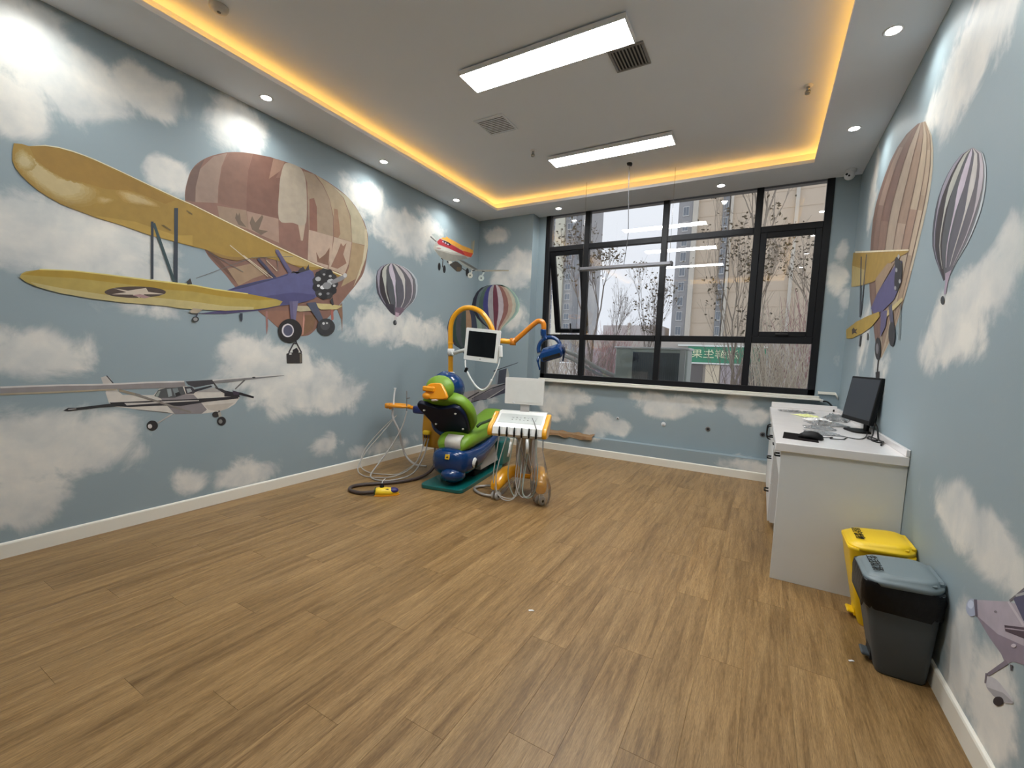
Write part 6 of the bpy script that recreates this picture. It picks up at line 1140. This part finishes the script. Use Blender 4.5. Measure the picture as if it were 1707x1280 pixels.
MB().tube(spl([(-.075, .66, 1.285), (-.05, .62, 1.21), (-.016, .6, 1.155)]), .008, 8).tube(spl([(.281, .6, 1.086), (.315, .61, 1.17), (.34, .64, 1.26), (.352, .65, 1.36)]), .006, 8).build('screen_lead', wpl, ch)
MB().tube(spl([(-.016, .6, 1.155), (.045, .6, 1.06), (.10, .6, 1.0), (.155, .6, .968), (.2, .6, .975), (.248, .6, 1.019), (.281, .6, 1.09)]), .012, 8).build('screen_cable', wpl, ch)
MB().box((-.03, .595, 1.18), (.03, .03, .055), Euler((0, R(20), 0)), .006).build('cable_clip', rubber, ch)
# assistant tray: orange ring with holders, instruments and hoses
tc_ = Vector((-.84, .5, .728))
MB().ring_loft([[tc_ + Vector(((.135+.026*math.cos(b2)*1.0)*math.cos(a), (.075+.026*math.cos(b2))*math.sin(a), .02*math.sin(b2))) for b2 in [2*PI*j/8 for j in range(8)]] for a in [2*PI*k/28 for k in range(28)]], False, True, True).build('assistant_tray', orange, ch)
MB().box((-.965, .48, .72), (.06, .08, .06), None, .012).box((-.905, .44, .722), (.025, .04, .07), None, .006).build('instrument_holder', orange, ch)
MB().tube([(-.72, .5, .725), (-.60, .56, .70), (-.50, .60, .69)], .022, 10).build('tray_arm', orange, ch)
MB().tube(spl([(-.872, .45, .69), (-.87, .45, .80), (-.862, .45, .88), (-.85, .445, .925)]), [.009]*19, 8).lathe([(.008, 0), (.017, .012), (.015, .014), (.006, .004)], (-.85, .445, .922), 12).build('suction_tip', mat('suction_white', (236, 240, 242), .3), ch)
MB().tube(spl([(-.70, .46, .68), (-.702, .46, .78), (-.705, .46, .91)]), .006, 8).box((-.68, .45, .83), (.05, .014, .012), Euler((0, R(-15), 0)), .003).build('syringe', vgrey, ch)
HZ = [
 ('tray_hose', [(-.89, .46, .69), (-.88, .45, .60), (-.85, .44, .55), (-.80, .46, .44), (-.79, .5, .3), (-.74, .52, .14), (-.60, .5, .06), (-.46, .52, .05)], .013, ltg),
 ('suction_hose', [(-.70, .46, .68), (-.73, .42, .5), (-.82, .34, .28), (-.87, .2, .12), (-.85, .02, .02), (-.70, -.07, .012), (-.55, .0, .012), (-.44, .2, .05), (-.44, .42, .2), (-.43, .5, .38)], .008, hose),
 ('water_hose', [(-.84, .47, .62), (-.93, .35, .44), (-1.05, .2, .22), (-1.05, .06, .06), (-.93, .0, .012), (-.75, .0, .012), (-.58, .1, .03), (-.48, .3, .12), (-.46, .5, .38)], .006, hose),
 ('air_hose', [(-.85, .47, .61), (-.97, .38, .46), (-1.10, .25, .24), (-1.08, .14, .08), (-.96, .13, .012), (-.75, .14, .012), (-.6, .2, .03), (-.5, .4, .15), (-.485, .5, .38)], .006, hose)]
for nm, pts, r_h, m_h in HZ: MB().tube(spl(pts), r_h, 8).build(nm, m_h, ch)

# foot pedal with its own dark hose
fp = thing('foot_pedal', 'yellow and purple foot pedal on the floor left of the dental chair', 'foot pedal', (-3.0, 2.945, 0), R(42))
po = outl([(-.115, -.045), (-.05, -.058), (.03, -.052), (.09, -.03), (.115, 0), (.09, .03), (.03, .052), (-.05, .058), (-.115, .045)])
MB().prism(po, .012, frame((0, 0, 0), (1, 0, 0), (0, 1, 0)), .003).build('sole', orange, fp)
MB().ring_loft([[Vector((x*k-dx, y*k, z)) for x, y in po] for k, dx, z in ((.95, 0, .012), (.9, .005, .04), (.72, .02, .062), (.4, .03, .07))]).build('pedal_body', mat('valve_yellow', (236, 200, 40), .4), fp)
MB().ell((.055, 0, .042), (.05, .042, .028), 18, 8).build('foot_disc', mat('purple_plastic', (44, 36, 96), .4), fp)
MB().box((-.11, 0, .035), (.014, .085, .06), None, .004).build('rear_cap', mat('dark_green_cap', (60, 80, 40), .5), fp)
MB().lathe([(.001, 0), (.022, 0), (.020, .02), (.008, .028), (.008, .045), (.001, .045)], (-.05, .02, .062), 14).build('lever_knob', rubber, fp)
MB().tube(spl([(-.05, .02, .1), (-.045, .03, .125), (-.02, .04, .145)]), .004, 6).build('pull_wire', wmetal, fp)
o = MB().box((.0, -.03, .062), (.03, .016, .008), None, .003).build('slot', rubber, fp)
inv = Matrix.Translation((-3.0, 2.945, 0)) @ Matrix.Rotation(R(42), 4, 'Z'); inv.invert()
wp = [(-3.09, 2.87, .03), (-3.20, 2.80, .018), (-3.34, 2.80, .018), (-3.41, 2.88, .018), (-3.38, 2.99, .018), (-3.28, 3.11, .018), (-3.16, 3.28, .018), (-3.10, 3.5, .02), (-3.11, 3.72, .06), (-3.13, 3.85, .2)]
MB().tube(spl([inv @ Vector(p) for p in wp]), .017, 10).build('hose', hosed, fp)

# ================================================================ DENTAL CART
ct = thing('dental_cart', 'white and yellow dental instrument cart on casters in front of the chair', 'dental cart', (-1.88, 3.505, 0), R(16))
pr_ = [(.02, .605), (.0, .63), (.02, .692), (.095, .722), (.24, .79), (.262, .815), (.345, .815), (.365, .78), (.35, .66), (.12, .60)]
MB().ring_loft([[Vector((x, y, z)) for y, z in pr_] for x in (-.285, .185)], True, False).build('cart_head', wpl, ct)
MB().ring_loft([[Vector((x, y, z+.003)) for y, z in ((.10, .7245), (.238, .789))] + [Vector((x, y, z-.004)) for y, z in ((.238, .789), (.10, .7245))] for x in (-.262, .162)], True, False).build('control_panel', mat('panel_grey', (190, 194, 190), .3), ct)
for k in range(7):
    for r0 in range(2): MB().ell((-.13+k*.038, .15+r0*.035, .7515+r0*.0165), (.008, .007, .003), 8, 4).build('panel_button', [vgrey, wmetal][(k+r0) % 2], ct)
for sx, x0 in ((-1, -.287), (1, .187)):
    sp_ = outl([(.0, .61), (-.012, .65), (.02, .705), (.10, .74), (.22, .80), (.26, .805), (.27, .76), (.22, .68), (.12, .61)], 3)
    MB().prism(sp_, .045, frame((x0 if sx > 0 else x0-.045, 0, 0), (0, 1, 0), (0, 0, 1)), .012, True).build('side_cap', yell, ct)
hx = (-.212, -.14, -.069, 0, .069, .136)
for x in hx:
    hd = MB().ring_loft([[Vector((x+dx*.024, .012+dz*.25-dd, .645+dz)) for dx, dd in ((-1, .0), (-.7, .014), (.7, .014), (1, .0))] for dz in (0, .05)], True, False).build('handpiece_holder', wpl, ct)
    MB().tube([(x, -.002, .70), (x, -.012, .655), (x, -.008, .612)], [.006, .009, .008], 8).build('handpiece', rubber, hd)
MB().tube([(.136, -.005, .70), (.10, .06, .755), (.07, .12, .78)], .005, 8).build('air_syringe', vgrey, ct)
MB().ring_loft([[Vector((x, y, z)) for x, z in rrect(.385, .258, .008, 2, -.048, 1.018)] for y in (.262, .285)], True, False).build('tray_screen', wpl, ct)
MB().ring_loft([[Vector((x, y, z)) for x, z in rrect(.35, .215, .004, 2, -.048, 1.015)] for y in (.2595, .262)], True, False).build('screen_film', mat('film_grey', (222, 223, 218), .3), ct)
MB().ell((-.15, .26, .902), (.012, .004, .006), 10, 6).build('sticker_glint', wmetal, ct)
MB().b2((-.085, .272, .80), (.005, .292, .895), .004).build('screen_stem', ltg, ct)
MB().prism(rrect(.20, .17, .05, 6, -.02, .36), .46, frame((0, 0, .17), (1, 0, 0), (0, 1, 0)), .006, True).build('column', mat('column_bronze', (176, 164, 153), .35, .05), ct)
# base: crossbar and two bulging legs
MB().b2((-.14, .27, .15), (.13, .43, .205), .012).b2((.065, .26, .15), (.13, .38, .25), .012).build('base_bar', yell, ct)
amb = yell
def leg(pts, name='leg'):
    rings = []
    for i, (x, y, z, w, h) in enumerate(pts):
        rings.append([Vector((x+a, y, z+b_)) for a, b_ in rrect(2*w, 2*h, min(w, h)*.8, 4)])
    return MB().ring_loft(rings).build(name, amb, ct)
leg([(-.09, .36, .20, .05, .04), (-.12, .26, .235, .06, .05), (-.165, .15, .225, .065, .06), (-.205, .06, .18, .06, .058), (-.225, .0, .145, .055, .045), (-.23, -.03, .13, .04, .03)])
leg([(.09, .36, .20, .05, .045), (.14, .26, .24, .055, .06), (.175, .15, .235, .055, .075), (.195, .05, .20, .055, .075), (.20, -.01, .165, .052, .06), (.20, -.03, .15, .04, .04)])
def caster(x, y, a):
    c = bpy.data.objects.new('caster', None); COL.objects.link(c); c.parent = ct; c.location = (x, y, 0); c.rotation_euler = (0, 0, a)
    rm_ = Euler((0, R(90), 0)).to_matrix()
    for sx in (-.024, .024): MB().lathe([(.001, -.011), (.034, -.011), (.042, -.006), (.042, .006), (.034, .011), (.001, .011)], (sx, .0, .042), 20, rm_).build('wheel', ltg, c)
    for sx in (-.037, .037): MB().ell((sx*.98, 0, .042), (.004, .014, .014), 12, 6).build('hub', rubber, c)
    MB().box((0, .012, .075), (.03, .05, .05), None, .008).cyl((0, .01, .08), (0, .01, .12), .011, 10).build('fork', wpl, c)
for x, y, a in ((-.225, .0, R(-25)), (.20, 0, R(-35)), (-.12, .42, R(10)), (.09, .42, R(-40))): caster(x, y, a)
# hoses: six U loops from the holders
ends = [(-.085, .02, .05), (-.06, .04, .045), (-.03, .05, .05), (.03, .05, .06), (.05, .04, .07), (.07, .06, .08)]
HP = [
 [(-.212, -.005, .61), (-.235, -.01, .42), (-.25, -.02, .2), (-.2, -.03, .07), (-.10, -.02, .03), (-.04, 0, .07), (-.03, .05, .3), (-.05, .12, .6)],
 [(-.14, -.005, .61), (-.18, -.02, .45), (-.215, -.05, .25), (-.19, -.08, .09), (-.10, -.08, .03), (-.02, -.04, .08), (-.0, .05, .3), (-.02, .12, .6)],
 [(-.069, -.005, .61), (-.10, .0, .42), (-.12, .02, .25), (-.09, .03, .1), (-.04, .02, .045), (.0, .02, .12), (-.03, .1, .4), (-.06, .14, .6)],
 [(0, -.005, .61), (-.03, 0, .42), (-.04, 0, .2), (.01, -.02, .075), (.07, -.02, .06), (.12, .0, .12), (.13, .05, .35), (.10, .12, .6)],
 [(.069, -.005, .61), (.075, 0, .45), (.12, .02, .25), (.125, .03, .12), (.06, .03, .05), (.02, .04, .12), (.02, .10, .4), (.02, .14, .6)],
 [(.136, -.005, .61), (.15, -.01, .45), (.17, -.03, .3), (.15, -.05, .12), (.08, -.04, .06), (.03, .0, .12), (.04, .10, .4), (.06, .14, .6)]]
for k, pts in enumerate(HP): MB().tube(spl(pts), .0055, 8).build('handpiece_hose', [hose, hose, mat('hose_green_grey', (150, 160, 150), .5)][k % 3], ct)
MB().cyl((-.055, .02, .60), (.085, .12, .235), .005, 8).build('tool_rod', vgrey, ct)
MB().tube([(.055, .0, .60), (.06, -.01, .53), (.06, -.01, .47)], [.014, .016, .012], 10).tube([(-.10, .0, .56), (-.115, .01, .46), (-.125, .0, .42)], [.010, .012, .008], 10).build('handpiece_sleeve', mat('sleeve_white', (216, 218, 216), .25), ct)
MB().tube(spl([(-.22, .10, .13), (-.32, .22, .06), (-.42, .30, .022), (-.49, .26, .018), (-.50, .18, .018), (-.42, .08, .018), (-.30, .03, .018), (-.20, .08, .03), (-.13, .24, .12)]), .014, 10).build('floor_hose', mat('steel_hose', (176, 170, 164), .3, .4), ct)
# clear plastic cover hanging from the right end over the right leg
rnd = random.Random(6); rings = []
for k, (x, y, z, w) in enumerate(((.155, .0, .60, .05), (.158, -.01, .5, .055), (.17, -.02, .42, .065), (.18, -.03, .34, .07), (.19, -.03, .26, .085), (.20, -.02, .18, .095), (.205, -.02, .10, .085), (.21, -.02, .04, .07), (.21, -.01, .006, .045))):
    rings.append([Vector((x+w*math.cos(2*PI*j/18)*(1+rnd.uniform(-.1, .1)), y+w*.85*math.sin(2*PI*j/18)*(1+rnd.uniform(-.1, .1)), max(.003, z+rnd.uniform(-.01, .01)))) for j in range(18)])
MB().ring_loft(rings, False).build('plastic_cover', glass_mat('clear_cover', (.99, .99, .99), 1.3, .06, .8, .16), ct)

# ================================================================ OUTSIDE
GZ = -.4
gm = mat('pavement', (196, 192, 190), .85, var=.15, scale=2)
o = MB().b2((-70, YW+.3, GZ-.2), (70, 110, GZ)).build('ground', gm, kind='structure')
conc = mat('tower_render', (206, 200, 188), .85, var=.08, scale=.4); conc2 = mat('tower_grey', (160, 160, 162), .85, var=.08, scale=.4); tan = mat('tower_tan', (208, 192, 172), .85, var=.08, scale=.3)  # tower colours made paler, distance haze is painted into them
wing = mat('far_window', (118, 126, 136), .2, var=.2, scale=.5); wfr = mat('far_window_frame', (214, 214, 212), .6)
def tower(name, label, x0, x1, y0, y1, h, body, strips, cols, floors, fz=3.1):
    t = thing(name, label, 'building', ((x0+x1)/2, y0, GZ)); cx_ = (x0+x1)/2
    MB().b2((x0-cx_, 0, 0), (x1-cx_, y1-y0, h)).build('wall', body, t)
    for a, c, m_, d in strips: MB().b2((a-cx_, -d, 0), (c-cx_, .3, h+.5)).build('pilaster', m_, t)
    wm = MB().b2((-.75, -.06, -.85), (.75, .1, .85)).build('window', wing); fm_ = MB().b2((-.85, -.12, -1.0), (.85, -.02, -.85)).b2((-.85, -.10, .85), (.85, -.02, .95)).b2((-.03, -.1, -.85), (.03, -.05, .85)).b2((-.85, -.1, -.85), (-.75, -.02, .85)).b2((.75, -.1, -.85), (.85, -.02, .85)).build('window_frame', wfr)
    wme, fme = wm.data, fm_.data; bpy.data.objects.remove(wm); bpy.data.objects.remove(fm_)
    for x, d, sc_ in cols:
        for k in range(floors):
            z = 2.0+k*fz
            if z > h-1.5: break
            w = bpy.data.objects.new('window', wme); COL.objects.link(w); w.parent = t; w.location = (x-cx_, -d, z); w.scale = (sc_, 1, 1)
            f = bpy.data.objects.new('window_frame', fme); COL.objects.link(f); f.parent = w
    sl = MB()
    for k in range(int(h/fz)): sl.b2((x0-cx_-.02, -.08, k*fz+.6), (x1-cx_+.02, .1, k*fz+.72))
    sl.build('floor_band', body, t)['kind'] = 'stuff'
    return t
tower('tower_block', 'tall grey tower with rows of windows at the left of the view', -75, -51.8, 130, 150, 82, conc2, [(-60.2, -57.0, mat('tower_pale', (206, 204, 188), .85), .9), (-53.4, -51.8, mat('tower_dark', (136, 138, 142), .85), .5)], [(-61.6, .05, 1.3), (-66, .05, 1.3), (-55.4, .05, 1.1), (-70.5, .05, 1.3)], 26)
tower('tower_block', 'broad tan tower with vertical grey bands at the right of the view', -17.9, 34, 100, 120, 90, tan, [(-17.9, -15.0, conc2, .5), (-15.0, -14.0, conc, 1.0), (-9.4, -8.2, mat('tower_dark', (136, 138, 142), .85), .7), (-8.0, -7.5, conc, .9), (3, 3.6, conc, .6), (11, 12.4, conc2, .6)], [(-8.8, .75, .5), (-16.4, .55, .7)], 28)
tower('apartment_block', 'low far apartment block behind the bare trees', -31.5, -19.2, 95, 105, 9.0, mat('far_render', (206, 198, 196), .85), [(-26, -25.4, conc, .4)], [(-30, .05, .9), (-27.6, .05, .9), (-23.8, .05, .9), (-21.2, .05, .9)], 3, 2.9)  # wall colour paled to carry the haze of the distance
# shop with a green sign, lettering seen mirrored
sy = 34
t = thing('shop', 'single storey shop with a green sign across the street', 'shop', (-4.3, sy, GZ))
MB().b2((-8.5, .2, 0), (9.5, 8, 3.2)).build('wall', mat('shop_wall', (186, 178, 170), .85), t)
MB().b2((-.5, -.1, 1.72), (4.4, .2, 2.86), .02).build('sign_board', mat('sign_green', (58, 142, 108), .5), t)
MB().b2((-1.2, -.16, 2.86), (4.5, .2, 2.98)).build('sign_frame', mat('sign_white', (232, 238, 232), .5), t)
MB().b2((-.6, -.16, 1.62), (4.5, .2, 1.72)).build('sign_frame', mat('sign_white', (232, 238, 232), .5), t)
text_mesh('滋鲜生果', .66, mat('letter_cream', (240, 244, 206), .5), 'sign_lettering', t, Matrix.Translation((1.28, -.14, 2.30)) @ Matrix.Rotation(R(90), 4, 'X') @ Matrix.Diagonal((1.16, 1, 1, 1)), .02, -1)
for a, c, m_ in ((-.45, .55, mat('bay_dark', (104, 98, 96), .5)), (.75, 1.65, mat('shop_door', (222, 208, 182), .7)), (1.75, 3.0, mat('shop_shutter', (176, 166, 170), .6)), (3.1, 4.3, mat('bay_green', (140, 158, 146), .6))): MB().b2((a, .05, .1), (c, .22, 1.58)).build('shop_bay', m_, t)
MB().b2((-8.5, .08, .1), (-.7, .22, 2.6)).build('shop_bay', mat('shop_shutter', (176, 166, 170), .6), t)
# low white parked van shapes are too small to tell; the grey condenser stands right outside
t = thing('outdoor_condenser', 'large grey outdoor air conditioner standing outside the lower panes', 'air conditioner', (-1.48, 6.75, 0))
cg = mat('condenser_grey', (188, 198, 192), .5, var=.05); cd_ = mat('condenser_dark', (84, 90, 98), .5, var=.1)
MB().b2((-.53, 0, -.25), (.53, .42, 1.53), .01).build('casing', cg, t)
MB().b2((-.26, -.012, .2), (.42, 0, 1.48)).build('coil_recess', cd_, t)
MB().b2((-.55, -.03, 1.53), (.55, .44, 1.56), .006).build('top_plate', wmetal, t)
fin = MB().b2((-.003, -.022, .2), (.003, -.010, 1.48)).build('fin', cd_); fme = fin.data; bpy.data.objects.remove(fin)
for k in range(23): f = bpy.data.objects.new('fin', fme); COL.objects.link(f); f.parent = t; f.location = (-.24+k*.029, 0, 0)
MB().b2((.42, -.03, -.25), (.50, .0, 1.53), .004).build('corner_post', mat('post_light', (206, 210, 210), .5), t)
MB().b2((-.50, -.02, -.4), (-.42, .42, -.25)).build('foot', cd_, t); MB().b2((.42, -.02, -.4), (.50, .42, -.25)).build('foot', cd_, t)
o = MB().tube(spl([(-2.86, 6.30, 1.52), (-2.55, 6.42, 1.40), (-2.25, 6.55, 1.22), (-2.0, 6.7, 1.10)]), .035, 10).tube(spl([(-2.86, 6.34, 1.44), (-2.55, 6.46, 1.30), (-2.25, 6.58, 1.13), (-2.0, 6.72, 1.04)]), .025, 10).build('insulated_pipe', mat('pipe_lagging', (176, 176, 174), .7))
tag(o, 'pair of lagged pipes sloping to the outdoor air conditioner', 'pipe')

bark = mat('bark', (124, 112, 104), .9, var=.2, scale=6); bark2 = mat('bark_pale', (164, 152, 138), .9, var=.2, scale=6); leafm = mat('dry_leaf', (96, 84, 62), .8, var=.3, scale=3)
def tree(x, y, h, seed, label, trunk_r=.05, fork=.25, spread=.38, leafn=160, m_=bark, name='bare_tree', cat='tree', leaf_s=.045, depth=6, z0=None, tl=2.2, cl=1.0):
    rnd = random.Random(seed); segs = MB(); tips = []
    def grow(p, d, ln, r0, lv, nl=None):
        n = 3 if lv else 4; pts = [p]; q = p.copy(); dd = d.copy()
        for k in range(n):
            dd = (dd + Vector((rnd.uniform(-.10, .10), rnd.uniform(-.10, .10), .06 if lv else .0))).normalized(); q = q+dd*ln/n; pts.append(q.copy())
        rr = [max(.0025, r0*(1-.4*k/n)) for k in range(n+1)]
        segs.tube(pts, rr, 5 if lv < 2 else 3, False)
        if lv >= depth or r0 < .0022: tips.append(q); tips.append(pts[1]); return
        for k in range(rnd.choice((2, 3) if lv else (3, 4))):
            az = rnd.uniform(0, 2*PI); sp = spread*rnd.uniform(.5, 1.2)
            a = dd.orthogonal().normalized(); b_ = dd.cross(a)
            nd = (dd*math.cos(sp)+(a*math.cos(az)+b_*math.sin(az))*math.sin(sp)).normalized()
            st_ = pts[-1] if k < 2 else pts[rnd.randint(1, n-1)]
            grow(st_.copy(), nd, (nl or ln*.76)*rnd.uniform(.8, 1.15), r0*.6, lv+1)
    t = thing(name, label, cat, (x, y, GZ if z0 is None else z0))
    grow(Vector((0, 0, 0)), Vector((rnd.uniform(-.05, .05), 0, 1)), tl, trunk_r, 0, cl)
    segs.build('trunk', m_, t)
    lf = MB()
    for k in range(leafn):
        c = rnd.choice(tips)+Vector((rnd.uniform(-.12, .12), rnd.uniform(-.12, .12), rnd.uniform(-.15, .1))); s_ = leaf_s*rnd.uniform(.6, 1.3)
        e = Euler((rnd.uniform(0, 6), rnd.uniform(0, 6), rnd.uniform(0, 6))).to_matrix()
        lf.add([c+e @ Vector(v)*s_ for v in ((0, -1, 0), (.55, 0, .12), (0, 1, 0), (-.55, 0, .12))], [(0, 1, 2, 3)])
    if leafn: o_ = lf.build('leaves', leafm, t); o_['kind'] = 'stuff'
    return t
tree(-3.62, 10.0, 8.6, 11, 'bare tree with dry leaves seen through the second window column, left of its middle', .045, leafn=520, leaf_s=.04, spread=.28, tl=2.2, cl=1.0)
tree(-4.05, 16.0, 6.4, 5, 'thin bare tree between the hanging bar light and the low far apartment block', .04, leafn=160, leaf_s=.05, spread=.3, tl=1.8, cl=.9)
tree(-6.9, 22, 6.4, 23, 'bare forked tree in the middle of the second window column, almost leafless', .05, leafn=60, spread=.32, tl=2.0, cl=1.1)
tree(-.62, 10.6, 9.5, 8, 'bare tree with dry leaves before the tan tower', .042, leafn=520, leaf_s=.04, m_=bark2, spread=.30, tl=1.5, cl=1.15)
tree(.20, 9.6, 10.5, 31, 'bare forked tree with pale bark seen through the right sash', .055, leafn=520, leaf_s=.036, m_=bark2, spread=.30, tl=3.5, cl=.95)
tree(.95, 11.6, 10.5, 14, 'bare tree farthest to the right of the window', .05, leafn=520, leaf_s=.04, m_=bark2, spread=.32, tl=1.7, cl=1.15)
tree(-9.0, 13.5, 8.0, 17, 'bare tree beyond the open sash at the left', .045, leafn=260, leaf_s=.045, spread=.28, tl=1.8, cl=1.0)
tree(-3.0, 13.5, 5.6, 41, 'short bare tree between the hanging bar and the tan tower', .03, leafn=260, leaf_s=.045, spread=.3, tl=1.6, cl=.8)
def shrub(x, y, h, seed, n, m_, label, spread=.5):
    rnd = random.Random(seed); b_ = MB(); t = thing('shrub', label, 'shrub', (x, y, GZ))
    for k in range(n):
        a = rnd.uniform(0, 2*PI); s_ = rnd.uniform(.05, spread); hh = h*rnd.uniform(.6, 1.1); x0, y0_ = rnd.uniform(-.4, .4), rnd.uniform(-.3, .3)
        pts = [Vector((x0, y0_, 0)), Vector((x0+math.cos(a)*s_*.4*hh, y0_+math.sin(a)*s_*.4*hh, hh*.45)), Vector((x0+math.cos(a)*s_*hh+rnd.uniform(-.1, .1), y0_+math.sin(a)*s_*hh, hh))]
        b_.tube(spl(pts, 3), [.011*(1-.12*i) for i in range(7)], 3, False)
        for q in range(3):
            p = pts[1]+(pts[2]-pts[1])*rnd.uniform(.1, .9); b_.tube([p, p+Vector((rnd.uniform(-.25, .25), rnd.uniform(-.2, .2), rnd.uniform(.15, .4)))], [.005, .003], 3, False)
    b_.build('stems', m_, t); return t
red = mat('stem_red', (176, 136, 136), .9, var=.2, scale=3); pale = mat('stem_pale', (206, 194, 176), .9, var=.2, scale=3); dry = mat('stem_brown', (146, 132, 124), .9, var=.2, scale=3)
shrub(.35, 9.0, 2.9, 1, 110, pale, 'thicket of pale bare stems outside the lower right pane', .35)
shrub(.95, 9.9, 3.0, 2, 120, red, 'reddish bare shrub at the far right of the lower panes', .4)
shrub(-.2, 10.6, 2.4, 3, 60, dry, 'brown bare shrub in front of the green sign', .4)
shrub(-3.7, 10.0, 2.3, 4, 100, dry, 'brown bare shrub left of the outdoor air conditioner', .45)
shrub(-4.9, 10.6, 2.4, 5, 100, pale, 'pale bare shrub behind the dental lamp', .45)
shrub(-6.6, 12.5, 2.6, 6, 100, red, 'reddish bare shrub outside the lower left pane', .45)
shrub(-5.2, 17.0, 3.0, 7, 120, red, 'reddish far shrub above the outdoor air conditioner', .5)
